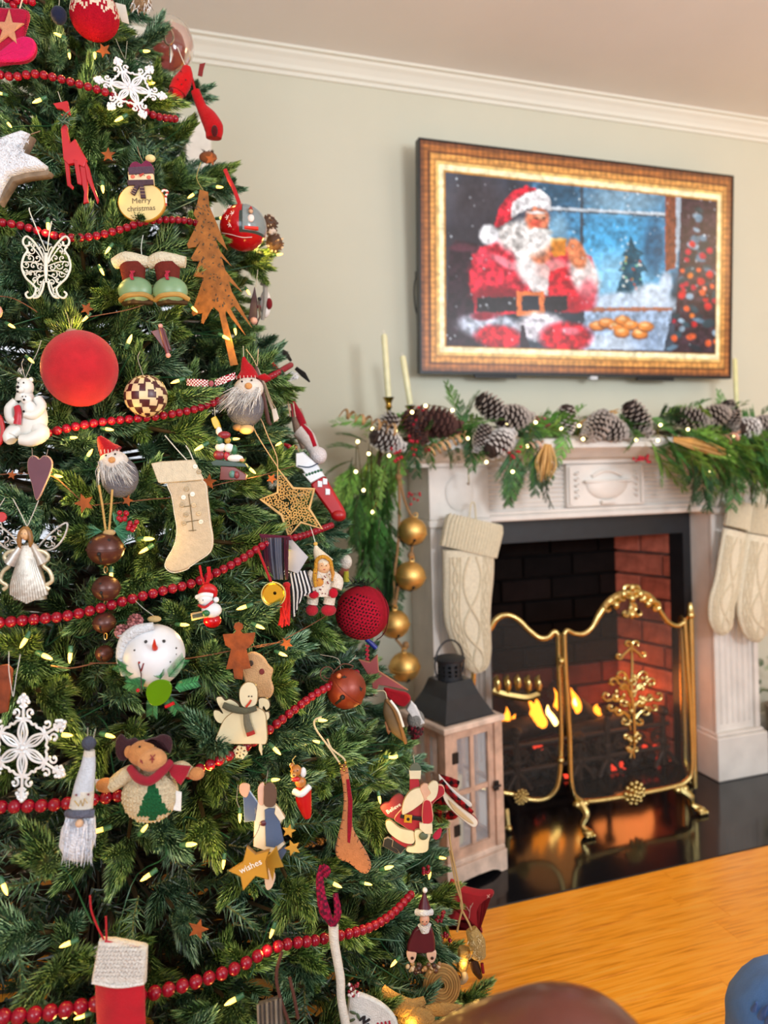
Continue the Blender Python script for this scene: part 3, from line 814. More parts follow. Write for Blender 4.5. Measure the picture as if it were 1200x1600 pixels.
pol([(590, 600), (880, 600), (880, 612), (590, 616)], 'a86c50')
pol([(858, 215), (893, 218), (893, 470), (858, 480)], '8a4a32', .2); pol([(893, 218), (912, 220), (905, 400), (893, 470)], 'a8b4c2')
pol([(912, 150), (1080, 180), (1080, 780), (880, 780), (905, 450)], '3a2630', .3)
for _ in range(44):
    y_ = rnd.uniform(270, 740); x_ = 970 + rnd.uniform(-1, 1) * (10 + (y_ - 270) * .19)
    ell(x_, y_, rnd.uniform(10, 24), rnd.uniform(7, 14), rnd.choice(['5d7c92', '2d4a56', '8fa8ba', '1f2a34', '25404a']), .4, rnd.uniform(-.6, .6))
for _ in range(34):
    y_ = rnd.uniform(370, 720); x_ = 970 + rnd.uniform(-1, 1) * (15 + (y_ - 270) * .19); r_ = rnd.uniform(7, 13)
    ell(x_, y_, r_, r_, rnd.choice(['d02028', 'e86030', 'c01838', 'f08030']), .4)
pol([(590, 615), (880, 612), (850, 760), (560, 760)], '9fb4d0', .2); ell(690, 720, 110, 28, 'c9d6e8', .5); ell(790, 700, 60, 40, '8499b8', .6, a=.6); pol([(600, 740), (860, 745), (860, 780), (600, 780)], '54586a')
for c_ in ((630, 660), (660, 650), (690, 660), (715, 642), (742, 658), (712, 683), (772, 688), (792, 663)):
    ell(c_[0], c_[1] + 4, 27, 16, '7a3c18', .3); ell(*c_, 25, 15, 'e88a3a', .35); ell(c_[0] - 3, c_[1] - 4, 13, 6, 'f8c080', .5)
# seated figure in red
pol([(135, 400), (160, 375), (230, 385), (240, 470), (235, 740), (120, 740)], '2c1a22', .3)
ell(180, 400, 46, 14, '6c3040', .5, a=.6)
pol([(240, 400), (320, 362), (420, 400), (540, 400), (612, 430), (632, 520), (612, 600), (560, 618), (430, 610), (225, 640), (200, 520), (210, 430)], 'c81c30', .3)
ell(280, 500, 75, 80, 'd8243c', .5, var=.3); ell(300, 560, 90, 26, '8c1020', .5); ell(245, 430, 30, 30, 'f0506a', .7, a=.5); ell(320, 450, 50, 14, 'f6b8c0', .6, .5, a=.6)
pol([(345, 405), (402, 398), (470, 470), (462, 560), (410, 545), (375, 480)], 'e2d4d2', .2); ell(395, 470, 36, 62, 'f0e6e4', .5, -.4)
ell(480, 470, 55, 36, 'e0a8a0', .6, a=.7); pol([(470, 480), (540, 460), (560, 560), (520, 600), (470, 570)], 'd01828', .3); ell(545, 590, 70, 28, 'b01424', .5)
ell(585, 490, 46, 78, 'f0dcd8', .4, -.35, .2); ell(600, 555, 30, 50, 'd84858', .6, a=.7)
ell(440, 412, 40, 42, 'c8704a', .3, var=.25); ell(436, 400, 22, 10, 'f0a078', .5); ell(560, 420, 30, 54, 'd0784e', .3, -.35, .25)
pol([(472, 372), (526, 368), (524, 428), (484, 432), (474, 410)], 'c8781e', .2); ell(499, 371, 27, 6, 'f0b050', .4)
pol([(225, 566), (530, 562), (530, 612), (225, 618)], '1c181c', .3)
pol([(360, 548), (452, 546), (452, 628), (360, 630)], 'e87838'); pol([(376, 562), (436, 560), (436, 612), (376, 614)], '1c2430')
ell(270, 665, 110, 42, 'b8bccc', .4, .1, .25); ell(440, 665, 80, 48, 'd8d0d8', .4, 0, .25); ell(250, 630, 40, 14, '8c1828', .6)
ell(300, 700, 78, 40, 'c41828', .35, .1, .35); ell(525, 700, 86, 50, 'cc1426', .35, 0, .35); ell(540, 680, 30, 12, 'f07080', .6); pol([(372, 660), (385, 660), (405, 740), (372, 740)], '30202a')
ell(390, 370, 80, 60, 'e4dcd8', .5, .1, .3); ell(340, 360, 50, 42, 'd8d0cc', .6, 0, .3)
ell(430, 305, 40, 44, 'dc7a56', .3, 0, .2); ell(424, 318, 20, 12, 'e84c38', .6, a=.7); ell(440, 294, 16, 8, 'f4b08c', .5); ell(424, 302, 8, 3, '3c2018', .5); ell(450, 300, 6, 3, '3c2018', .5); ell(440, 322, 8, 9, 'e87858', .5); ell(440, 348, 40, 14, 'f0ece8', .4, 0, .2); ell(436, 355, 10, 4, '9c3028', .5)
ell(422, 374, 52, 30, 'ece4e0', .4, 0, .25); ell(425, 282, 30, 5, 'f4f0ee', .5)
pol([(283, 335), (305, 260), (345, 212), (395, 193), (430, 205), (400, 235), (345, 300), (318, 322)], 'c41c30', .35)
ell(350, 250, 20, 26, 'ee5060', .8, .6, a=.5)
pol([(340, 300), (345, 250), (390, 218), (440, 204), (470, 232), (476, 276), (420, 262), (375, 280)], 'ece6e8', .25)
ell(266, 357, 33, 34, 'ece8ec', .3, 0, .2)
ell(500, 330, 26, 40, '9cc4d8', .9, a=.5)
for _ in range(170):
    r_ = rnd.uniform(1.5, 4.2); ell(rnd.uniform(110, 1030), rnd.uniform(150, 740), r_, r_, 'e8f0f8', .6, a=rnd.uniform(.4, .9))
# gilt frame drawn around the picture
d_ = np.minimum(np.minimum(Ug / .070, (1 - Ug) / .055), np.minimum(Vg / .125, (1 - Vg) / .118))
bn = np.sin(PX * .35) * .5 + np.sin(PY * .35) * .5
for lo_, hi_, col in ((-1, .12, '7a4626'), (.12, .3, 'a8642e'), (.3, .38, '6c3c1c'), (.38, .56, 'd8944a'), (.56, .64, 'b4783a'), (.64, .74, 'f0c070'), (.74, .94, 'fff0c0'), (.94, 1.0, 'c88c3c')):
    k = ((d_ >= lo_) & (d_ < hi_)).astype(float); mixin(k, col, .12)
    if hi_ < .6: IMG[:] *= (1 + k * bn * .16)[..., None]
IMG = np.clip(IMG, 0, 1)
linI = np.where(IMG <= .04045, IMG / 12.92, ((IMG + .055) / 1.055) ** 2.4)
me = bpy.data.meshes.new('screen_picture')
vv = np.stack([lx, np.full_like(lx, .0025), lz], -1).reshape(-1, 3)
ii = np.arange(NX * NZ).reshape(NZ, NX)
ff = np.stack([ii[:-1, :-1], ii[1:, :-1], ii[1:, 1:], ii[:-1, 1:]], -1).reshape(-1, 4)
me.from_pydata(vv.tolist(), [], ff.tolist())
ca = me.color_attributes.new('Col', 'FLOAT_COLOR', 'POINT')
ca.data.foreach_set('color', np.concatenate([linI.reshape(-1, 3), np.ones((NX * NZ, 1))], 1).ravel())
tm, n, l, bs = node_mat('lit_screen'); a = n.new('ShaderNodeAttribute'); a.attribute_name = 'Col'
bs.inputs['Base Color'].default_value = (.01, .01, .012, 1); bs.inputs['Roughness'].default_value = .25
l.new(a.outputs['Color'], bs.inputs['Emission Color']); bs.inputs['Emission Strength'].default_value = 1.15
me.materials.append(tm); link('screen_picture', me, tv)
# ------------------------------------------------------------------ things on and around the mantel
def frond_mesh(i, green, L=.19, droop=.3, n=13, wid=.052):
    r = random.Random(i); b = B()
    P = [Vector((L * t, r.uniform(-.006, .006), -droop * L * t * t)) for t in np.linspace(0, 1, 7)]
    P = catmull(P, 3)
    cdark, clite = hx(green), tuple(min(1, x * 1.3) for x in hx(green))
    b.tube(P, [.0022, .0008], hx('5c4a2c'), n=4)
    for k in range(n):
        t = .08 + .9 * k / n; p = P[int(t * (len(P) - 1))]
        for sg in (-1, 1):
            ln = wid * (1.15 - t) * r.uniform(.75, 1.15) + .012
            q = [p, p + Vector((ln * .55, sg * ln * .5, r.uniform(-.003, .003))), p + Vector((ln * 1.05, sg * ln * .85, -ln * .2))]
            b.tube(q, [.0028, .0034, .001], r.choice([cdark, clite]), n=4, flat=.35, up=(0, 0, 1))
            for m_ in range(3):
                u = q[0].lerp(q[1], .4 + m_ * .35) if m_ < 2 else q[1].lerp(q[2], .4)
                for s2 in (-1, 1):
                    l2 = ln * .32 * r.uniform(.7, 1.2)
                    b.tube([u, u + Vector((l2, sg * l2 * (.5 + .5 * s2), 0))], [.0026, .0008], r.choice([cdark, clite]), n=4, flat=.35, up=(0, 0, 1))
    return b.mesh('cedar_frond', 'leaf', smooth=False)
FR = [frond_mesh(1, '507c34'), frond_mesh(2, '365e2a'), frond_mesh(3, '648c3a'), frond_mesh(4, '2a4c2a'), frond_mesh(5, '7ca046'), frond_mesh(6, '3c6a2e')]
gar = empty('mantel_garland', (1.55, 2.16, 1.254), 'evergreen cedar garland draped along the mantel shelf and down its left end', 'garland')
def frond(p, dirv, par, sc=1, roll=0, me=None):
    d = Vector(dirv).normalized(); up = UP - d * d.z
    if up.length < .1: up = Vector((0, -1, 0)) - d * (-d.y)
    up.normalize(); sd = up.cross(d)
    M_ = Matrix((d, sd, up)).transposed().to_4x4() @ Matrix.Rotation(roll, 4, 'X') @ Matrix.Scale(sc, 4)
    o = link('cedar_frond', me or rnd.choice(FR), par); o.matrix_local = Matrix.Translation(Vector(p) - par.location) @ M_
GY = 2.165
xa, xb = on_y(600, 680, GY).x, U1 + .1
for i in range(105):
    t = (i + .5) / 105; x = xa + (xb - xa) * t + rnd.uniform(-.02, .02)
    z = 1.275 + rnd.uniform(-.015, .045); y_ = GY + rnd.uniform(-.05, .07)
    a = rnd.uniform(0, 2 * PI)
    frond((x, y_, z), (math.cos(a), -abs(math.sin(a)) * .5, rnd.uniform(-.35, .35)), gar, rnd.uniform(.5, .8), rnd.uniform(-1, 1))
for i in range(34):      # greenery hanging over the front edge
    x = xa + (xb - xa) * rnd.random(); 
    if .95 > x - xa > .62 or rnd.random() < .25: continue
    frond((x, 2.095, 1.27), (rnd.uniform(-.5, .5), -.25, rnd.uniform(-1.1, -.4)), gar, rnd.uniform(.45, .7), rnd.uniform(-.8, .8))
for px, py, L in ((845, 700, 1.0), (838, 705, .8), (858, 705, .7), (806, 705, 1.0), (802, 730, .8), (850, 725, .9), (800, 700, 1.2)):
    frond(on_y(px, py, 2.08), (rnd.uniform(-.15, .1), -.05, -1), gar, L * .8, rnd.uniform(-.5, .5), FR[3] if L > .8 else FR[1])
for i in range(58):      # thick spill at the right end
    px = rnd.uniform(1015, 1200); py = rnd.uniform(668, 715)
    frond(on_y(px, py, rnd.uniform(2.06, 2.12)), (rnd.uniform(.1, 1), -.2, rnd.uniform(-.95, .0)), gar, rnd.uniform(.65, 1.05), rnd.uniform(-.6, .6), FR[rnd.choice([0, 2, 4, 5, 1])])
for i in range(8):
    px = 1080 + i * 17
    frond(on_y(px, 715, 2.07), (rnd.uniform(-.2, .4), -.1, -1), gar, rnd.uniform(.75, 1.05), rnd.uniform(-.6, .6), FR[rnd.choice([1, 3])])
for i in range(62):      # left tail hanging down
    t = rnd.random() ** 1.1; py = 690 + 200 * t
    px = 590 - 8 * t + rnd.uniform(-1, 1) * (34 * (1 - t) + 16)
    frond(on_y(px, py, rnd.uniform(2.12, 2.2)), (rnd.uniform(-.6, .25) * (1.1 - t), -.1, -1 + rnd.uniform(0, .5) * (1 - t)), gar, rnd.uniform(.55, .9), rnd.uniform(-.9, .9), FR[[4, 2, 0, 5, 1, 3][min(5, int(t * 4 + rnd.random() * 2))]])
for i in range(8):
    frond(on_y(590 + rnd.uniform(-15, 25), 860 + i * 6, 2.16), (rnd.uniform(-.3, .3), -.1, -1), gar, .8, rnd.uniform(-1, 1), FR[3])
for (px, py, dx, dz) in ((720, 672, .0, 1), (728, 655, .2, 1), (712, 640, -.2, 1), (880, 660, .5, .6), (905, 655, .9, .3), (1045, 665, .6, .9), (1075, 640, .8, .6), (1128, 650, .0, 1), (1190, 650, .8, 1), (560, 700, -1, .3), (550, 720, -1, -.2), (572, 690, -.9, .5)):
    frond(on_y(px, py, 2.15), (dx, -.1, dz), gar, .5, rnd.uniform(-.5, .5), FR[rnd.choice([0, 1, 3])])
# main stem of the garland
sp = [on_y(590, 890, 2.17), on_y(588, 800, 2.16), on_y(592, 720, 2.15), on_y(615, 690, GY)] + [Vector((x, GY, 1.27)) for x in np.linspace(.95, xb, 12)]
B().tube([p - gar.location for p in sp], .007, hx('4a3a22'), smooth=3).make('stem', 'wood', gar)
# fairy lights
FL = [(582, 670), (618, 673), (559, 690), (576, 709), (556, 737), (568, 766), (582, 800), (665, 634), (707, 641), (731, 685), (793, 661), (837, 660), (760, 722), (801, 737), (824, 697), (889, 644), (877, 670), (905, 665), (911, 686),
      (1032, 664), (1028, 688), (994, 687), (1075, 671), (1083, 689), (1147, 681), (1140, 711), (1135, 643), (1110, 736), (644, 644), (608, 712)]
fl = empty('fairy_lights', gar.location + Vector((0, -.05, .02)), 'string of tiny warm white fairy lights wound through the mantel garland', 'fairy lights')
fb_me = B().ball((0, 0, 0), .0052, (1, 1, 1), n=8).mesh('bulb', 'fairy')
FP = [on_y(px, py, 2.07 if py < 740 else 2.1) for px, py in FL]
for p in FP: link('bulb', fb_me, fl, Matrix.Translation(p - fl.location))
srt = sorted(FP, key=lambda p: (p.x, -p.z))
B().tube([p - fl.location + Vector((0, .004, 0)) for p in srt], .0011, hx('8a7a30'), smooth=3, n=4).make('wire', 'metal', fl)

def cone_mesh(i, dark, tip):
    r = random.Random(i); b = B(); L = .1; n = 105
    b.tube([(0, 0, 0), (L * .5, 0, 0), (L, 0, 0)], [.016, .02, .006], hx(dark), n=8)
    for k in range(n):
        t = (k + .5) / n; a = k * 2.39996; x = L * t
        R = .036 * (1 - (2 * t - .75) ** 2 * .55) if t < .9 else .018
        dv = Vector((.25 + t * .5, math.cos(a), math.sin(a))).normalized(); sd = Vector((1, 0, 0)).cross(dv).normalized(); nm = dv.cross(sd)
        base = Vector((x - .006, 0, 0)); e = base + dv * R; w_ = .0075
        vs = [base + sd * w_ * .5, base - sd * w_ * .5, e - dv * .005 - sd * w_, e - sd * w_ * .6, e + sd * w_ * .6, e - dv * .005 + sd * w_, e - dv * .006 + nm * .005, base + nm * .004]
        b.add(vs, [(0, 1, 2, 5), (7, 6, 2, 1), (7, 0, 5, 6)], hx(dark)); b.add(vs, [(2, 3, 4, 5), (6, 4, 3), (6, 3, 2), (6, 5, 4)], hx(tip))
    return b.mesh('pine_cone', 'wood', smooth=False)
CN = {'f': cone_mesh(1, '3a2a24', 'e2dcd6'), 'b': cone_mesh(2, '24150f', 'c4b8ae'), 'd': cone_mesh(3, '3a201c', '6c4840')}
orden = 'first second third fourth fifth sixth seventh eighth ninth tenth eleventh twelfth thirteenth fourteenth fifteenth sixteenth seventeenth eighteenth'.split()
cones = [(607, 690, 'f', 1.0, .3), (600, 668, 'f', .9, 2.4), (650, 668, 'd', 1.0, 1.2), (684, 660, 'd', 1.35, .2), (752, 686, 'f', .8, 2.0), (782, 690, 'f', 1.15, -.5), (772, 640, 'b', 1.1, .6), (805, 652, 'b', 1.15, 0), (885, 660, 'f', .95, 1.5), (932, 668, 'b', 1.25, 2.6),
         (960, 672, 'b', 1.15, .3), (998, 655, 'b', 1.15, .9), (1085, 655, 'b', 1.1, .2), (1118, 650, 'b', 1.15, -.3), (1143, 650, 'b', .95, 1.3), (1172, 668, 'f', 1.05, 0), (1198, 664, 'b', 1.0, 0)]
kd = {'f': 'frosted grey-white', 'b': 'dark brown white-tipped', 'd': 'reddish brown untipped'}
for i, (px, py, k, s_, rz) in enumerate(cones):
    p = on_y(px, py, 2.09 if py < 675 else 2.06)
    s_ *= 1.12
    o = link('pine_cone', CN[k]); e = Matrix.Translation(p) @ Matrix.Rotation(rz, 4, 'Y') @ Matrix.Rotation(rnd.uniform(-.4, .4), 4, 'Z') @ Matrix.Scale(s_, 4) @ Matrix.Translation((-.05, 0, 0))
    o.matrix_world = e
    tag(o, kd[k] + ' pine cone in the mantel garland, ' + orden[i] + ' cone counted from the left end', 'pine cone', 'pine cones in the mantel garland')
# curled wooden ribbons
def coil(name, px0, py0, px1, py1, turns, rr, label, y=2.1, col='b08a5c'):
    p, q = on_y(px0, py0, y), on_y(px1, py1, y); d = (q - p); a1 = d.normalized(); a2 = a1.cross(Vector((0, 1, 0))).normalized(); a3 = a1.cross(a2)
    c0_ = p; pts = []
    for t in np.linspace(0, 1, turns * 14):
        a = t * turns * 2 * PI; pts.append(d * t + (a2 * math.cos(a) + a3 * math.sin(a)) * rr * (1 - .3 * t))
    o = B().tube(pts, .0042, hx(col), n=6, flat=.35).make(name, 'wood', label=label, cat='ribbon'); o.location = p
coil('curled_ribbon', 618, 672, 532, 644, 7, .016, 'springy curled wooden ribbon sticking out past the left end of the mantel', 2.0)
coil('curled_ribbon', 672, 706, 730, 680, 7, .017, 'tight curled pale ribbon lying over the shelf edge below the reddish pine cones', 2.06, 'c8a070')
coil('curled_ribbon', 828, 698, 850, 694, 2, .014, 'short pale ribbon loop in the garland above the hanging straw bunch', 2.06, 'd0a890')
coil('curled_ribbon', 1132, 688, 1158, 680, 2, .018, 'wide pink-brown ribbon loop among the cedar at the right end of the shelf', 2.04, 'c89078')
# straw bunches
def straw(label, px0, py0, px1, py1, sp_, n=26, y=2.06):
    p, q = on_y(px0, py0, y), on_y(px1, py1, y); d = q - p; b = B(); sd = d.cross(Vector((0, 1, 0))).normalized()
    for _ in range(n):
        w_ = rnd.uniform(-1, 1) * sp_; m_ = d * rnd.uniform(.4, .6) + sd * (w_ * 1.2) + Vector((0, rnd.uniform(-.012, .006), 0))
        b.tube([sd * w_ * .4, m_, d * rnd.uniform(.8, 1.05) + sd * w_ * rnd.uniform(.3, 1.1)], [.002, .0026, .001], hx(rnd.choice(['c79a54', 'b38440', 'd8b070', '9a6c34'])), n=4, smooth=3)
    o = b.make('straw_bunch', 'wood', label=label, cat='straw', kind='stuff'); o.location = p
straw('bunch of golden straw hanging over the shelf edge beside the carved tablet', 856, 694, 850, 752, .03)
straw('thin bunch of golden straw lying across the cedar at the right end', 1052, 686, 1132, 708, .016, 30, 2.03)
straw('wisp of golden straw arching over the dark pine cones', 905, 662, 965, 640, .012, 16, 2.12)
straw('wisp of golden straw standing between the candle and reddish cones', 640, 680, 680, 640, .014, 16, 2.12)
# berry sprays
def berries(label, pts, y, n=3, r=.0055, col='b01c30'):
    p0 = on_y(pts[0][0], pts[0][1], y); b = B(); s_ = B()
    for (px, py) in pts:
        for _ in range(n):
            q = on_y(px + rnd.uniform(-6, 6), py + rnd.uniform(-6, 6), y + rnd.uniform(-.01, .01)) - p0
            b.ball(q, r * rnd.uniform(.8, 1.15), hx(col), n=8); s_.tube([Vector((0, .01, 0)), q], .0008, hx('5a3020'), n=4)
    e = empty('berry_spray', p0, label, 'berries'); b.make('berries', 'gloss', e, kind='stuff'); s_.make('twigs', 'wood', e, kind='stuff')
berries('red berry spray between the tapered candles and the reddish pine cones', [(652, 655), (648, 668), (660, 640), (655, 690), (650, 706), (665, 700), (642, 685)], 2.08, 5)
berries('red berries hanging at the left corner under the frosted cones', [(620, 704), (622, 718), (614, 696)], 2.05, 4)
berries('small loose red berries hanging beside the rope of gold bells', [(641, 772), (645, 785), (656, 770), (648, 776)], 2.12, 2, .0045)
berries('red berries tucked under the front edge of the shelf right of the carved tablet', [(1003, 716), (995, 718), (1012, 716)], 2.06, 5)
berries('pinkish berries standing between two groups of cones', [(846, 655), (835, 650), (855, 662), (960, 650)], 2.1, 4, .005, 'b06068')
berries('red berries below the second group of frosted cones', [(780, 700), (800, 711), (812, 700)], 2.05, 3)

# candles
def candle(label, px0, py0, px1, py1, y, r=.0095, col='e4e0b4'):
    p, q = on_y(px0, py0, y), on_y(px1, py1, y)
    e = empty('taper_candle', p, label, 'candle')
    d = q - p
    B().tube([(0, 0, 0), d * .03, d * .97, d], [r * .85, r, r, r * .6], hx(col), n=14).make('wax', 'satin', e)
    B().tube([d * .99, d * 1.06], .0013, hx('e8e0d0'), n=5).make('wick', 'matte', e)
candle('taller cream taper candle in a brass holder at the left end of the mantel', 607, 622, 600, 522, 2.2)
candle('shorter leaning cream taper candle beside the taller one', 641, 632, 629, 556, 2.22)
candle('pale green taper candle just past the right edge of the television', 1151, 640, 1148, 560, 2.25, .008, 'dcd89c')
def holder(label, px, py, y, par=None):
    p = on_y(px, py, y); z0 = 1.2525; h = p.z - z0
    b = B().lathe((0, 0, 0), [(0, .034), (.004, .036), (.008, .03), (.014, .012), (.022, .008), (h * .35, .0075), (h * .4, .013), (h * .46, .013), (h * .5, .007), (h * .72, .006), (h * .78, .011), (h * .84, .008), (h * .93, .012), (h, .0185), (h, .0105)], hx('a8843c'), n=20)
    o = b.make('candle_holder', 'brass', label=label, cat='candle holder', xf=lambda v: Vector((v.x, v.z, v.y))); o.location = (p.x, p.y, z0)
holder('turned brass candle holder under the taller cream taper', 607, 621, 2.2)
holder('brass candle holder under the shorter leaning taper, hidden in berries', 641, 634, 2.22)
holder('brass candle holder under the pale green taper at the right', 1151, 642, 2.25)

# rope of gold bells hanging from the mantel corner
BE = [(644, 830, 23), (641, 900, 24), (617, 975, 23), (632, 1042, 24)]
bs_ = empty('bell_rope', on_y(625, 700, 2.17), 'brown rope strung with four large brushed gold jingle bells at the mantel corner', 'bells')
b0 = bs_.location
GC = hx('e2b86c')
def bell_part(par, c, r, col, mat, ax, name='bell', slot=True, org=None):
    """round jingle bell with an equator rim, cross slots and a loop"""
    ax = Vector(ax).normalized(); q = Vector((0, 0, 1)).rotation_difference(ax).to_matrix()
    b = B(); n = 28
    def xf(v): return c - org + q @ v
    prof = []
    for i in range(19):
        a = -PI / 2 + PI * i / 18; prof.append((math.sin(a) * r * .96, max(.0005, math.cos(a) * r)))
    b.lathe((0, 0, 0), prof, col, n=n)
    b.lathe((0, 0, 0), [(-r * .05, r * .98), (-r * .045, r * 1.06), (r * .045, r * 1.06), (r * .05, r * .98)], col, n=n)
    xf2 = lambda v: xf(Vector((v.x, v.z, v.y)))
    o = b.make(name, mat, par, xf=xf2)
    s_ = B()
    for k in range(2):
        a = k * PI / 2
        pts = [Vector((math.cos(a) * math.cos(t) * r * 1.0, math.sin(t) * r * .965, math.sin(a) * math.cos(t) * r * 1.0)) for t in np.linspace(-PI * .8, -PI * .2, 12)]
        s_.tube(pts, r * .05, hx('0c0806'), n=6)
        for t in (-PI * .8, -PI * .2): s_.ball((math.cos(a) * math.cos(t) * r * .97, math.sin(t) * r * .94, math.sin(a) * math.cos(t) * r * .97), r * .12, hx('0c0806'), n=8)
    s2 = s_.make('slot', 'matte', o, xf=xf2)
    lp = B().tube([(r * .16 * math.cos(t), r * .96 + r * .16 + r * .16 * math.sin(t), 0) for t in np.linspace(0, 2 * PI, 12, endpoint=False)], r * .04, col, n=5, closed=True)
    lp.make('loop', mat, o, xf=xf2)
    return o
for i, (px, py, r) in enumerate(BE):
    p = on_y(px, py, 2.13); rr = r * (p.y / ray(px, py).y) / FPX
    bell_part(bs_, p, rr, GC, 'bellm', [(.25, 0, 1), (.1, -.1, 1), (0, -.1, 1), (-.05, -.15, 1)][i], org=b0)
rc = hx('9a7650')
for pts in ([(625, 700), (623, 740), (624, 790), (622, 850), (616, 900), (614, 940), (612, 952)], [(624, 745), (630, 775), (637, 795), (644, 808)], [(644, 853), (643, 862), (641, 877)], [(626, 890), (620, 930), (617, 952)], [(618, 998), (628, 1010), (631, 1019)]):
    B().tube([on_y(*q, 2.135) - b0 for q in pts], .0042, rc, n=8, smooth=4).make('rope', 'cloth', bs_)
b = B()
for q in ((623, 745), (634, 1008), (642, 868), (613, 942)): b.ball(on_y(*q, 2.132) - b0, (.011, .01, .012), rc, n=10)
b.make('knot', 'cloth', bs_)

# knitted stockings
def stocking(label, spine, cuff, px0, y, fl=.35):
    org = on_y(*px0, y); e = empty('knitted_stocking', org, label, 'stocking')
    k = (y / ray(*px0).y) / FPX; c1, c2 = hx('e6dcc2'), hx('dccfb2')
    P = [on_y(q[0], q[1], y) - org for q in spine]; R_ = [q[2] * k for q in spine]
    b = B(); b.tube(P, R_, c1, n=28, smooth=5, flat=fl, up=(0, -1, 0)); b.make('leg', 'knit', e)
    Pc = [on_y(q[0], q[1], y) - org for q in cuff]; Rc = [q[2] * k for q in cuff]
    b = B(); b.tube(Pc, Rc, c1, n=40, flat=fl * 1.12, up=(0, -1, 0), smooth=2); b.make('cuff', 'knit', e)
    # cuff ribs and cable stitches stand proud
    b = B(); d = (Pc[-1] - Pc[0]); sd = d.cross(Vector((0, 1, 0))).normalized()
    for i in range(19):
        t = -1 + 2 * (i + .5) / 19; a = math.asin(t)
        f = lambda P_, R__: P_ + sd * (R__ * t) + Vector((0, -R__ * fl * 1.12 * math.cos(a), 0))
        b.tube([f(Pc[0], Rc[0]), f(Pc[len(Pc) // 2], Rc[len(Rc) // 2]), f(Pc[-1], Rc[-1])], .0042, c2, n=6)
    b.make('rib', 'knit', e, kind='stuff')
    b = B(); SP = catmull(P, 8); N = len(SP); RR = [np.interp(i / (N - 1) * (len(R_) - 1), range(len(R_)), R_) for i in range(N)]
    for off, amp, ph, w_ in ((0, .34, 0, .0042), (0, -.34, 0, .0042), (-.62, .08, 0, .004), (-.62, -.08, 0, .004), (.62, .08, 0, .004), (.62, -.08, 0, .004), (.45, 0, 0, .003), (-.45, 0, 0, .003), (.8, 0, 0, .003), (-.8, 0, 0, .003)):
        pts = []
        for i in range(2, N - 3):
            d = (SP[min(i + 1, N - 1)] - SP[i - 1]).normalized(); s2 = d.cross(Vector((0, 1, 0))).normalized()
            L_ = i / N * 3.2 * PI * (1 if abs(off) < .1 else 3.2); u = off + amp * math.sin(L_)
            pts.append(SP[i] + s2 * (RR[i] * u) + Vector((0, -RR[i] * fl * math.sqrt(max(0, 1 - u * u)) - .0005, 0)))
        b.tube(pts, w_, c2, n=6)
    b.make('cable_stitch', 'knit', e, kind='stuff')
    t_ = Pc[0]
    B().tube([t_ + Vector((-.02, 0, 0)), t_ + Vector((-.012, 0, .05)), t_ + Vector((0, 0, .05)), t_ + Vector((.004, 0, 0))], .003, c2, n=6, smooth=3).make('hanging_loop', 'knit', e)
stocking('single cream cable-knit stocking hanging at the left of the fireplace opening', [(732, 858, 44), (732, 900, 43), (730, 940, 41), (731, 970, 39), (737, 996, 34), (743, 1020, 28), (746, 1040, 21), (747, 1051, 8)],
         [(742, 812, 47), (740, 822, 50), (731, 862, 49)], (732, 900), 2.165)
stocking('left one of the two cream knitted stockings hanging at the right post', [(1150, 830, 25), (1143, 870, 25), (1137, 910, 26), (1128, 940, 25), (1127, 965, 24), (1131, 982, 17), (1134, 990, 6)],
         [(1160, 786, 28), (1158, 800, 29), (1153, 826, 28)], (1140, 880), 2.17)
stocking('right one of the two cream knitted stockings, partly past the picture edge', [(1190, 838, 30), (1184, 880, 31), (1178, 925, 32), (1176, 955, 30), (1180, 978, 26), (1186, 992, 18), (1190, 999, 6)],
         [(1196, 790, 31), (1194, 806, 32), (1190, 836, 31)], (1185, 890), 2.155)
# stocking in front of other: cast hooks
for px in (738, 1160, 1192):
    p = on_y(px, 742 if px > 1000 else 765, 2.1)
    zz_ = on_y(px, 742, 2.1)
    o = B().tube([(0, .008, -.05), (0, -.004, -.055), (0, -.006, -.04), (0, -.002, .0), (0, .01, .0)], .0018, hx('8c7a50'), n=6, smooth=3).make('stocking_hook', 'brass', label={738: 'small brass hook holding the single stocking under the shelf', 1160: 'small brass hook holding the left one of the paired stockings', 1192: 'small brass hook holding the outermost stocking at the right'}[px], cat='hook')
    o.location = (p.x, 2.13, 1.168)
# sprig at the right edge
sg = empty('evergreen_sprig', on_y(1200, 1045, 2.3), 'green leafy sprig poking in beside the right fireplace post', 'sprig')
for k in range(12):
    px, py = rnd.uniform(1178, 1225), rnd.choice([1030, 1045, 1062, 1080])
    frond(on_y(px + 10, py, 2.3), (-1, -.2, rnd.uniform(-.4, .6)), sg, rnd.uniform(.28, .45), rnd.uniform(-1, 1), FR[rnd.choice([0, 3])])
q = on_y(1232, 1060, 2.3)
B().tube([q - sg.location, Vector((.01, 0, .0))], .004, hx('5a4428')).tube([Vector((q.x, 2.3, 0)) - sg.location, q - sg.location, q + UP * .05 - sg.location], .006, hx('5a4428')).make('twig', 'wood', sg)
B().lathe((0, 0, 0), [(0, .07), (.01, .075), (.2, .09), (.2, .08), (.19, .075)], hx('7a6450'), n=20).make('pot', 'matte', sg, xf=lambda v: Vector((q.x, 2.3, 0)) + Vector((v.x, v.z * .9, v.y + .0035)) - sg.location)

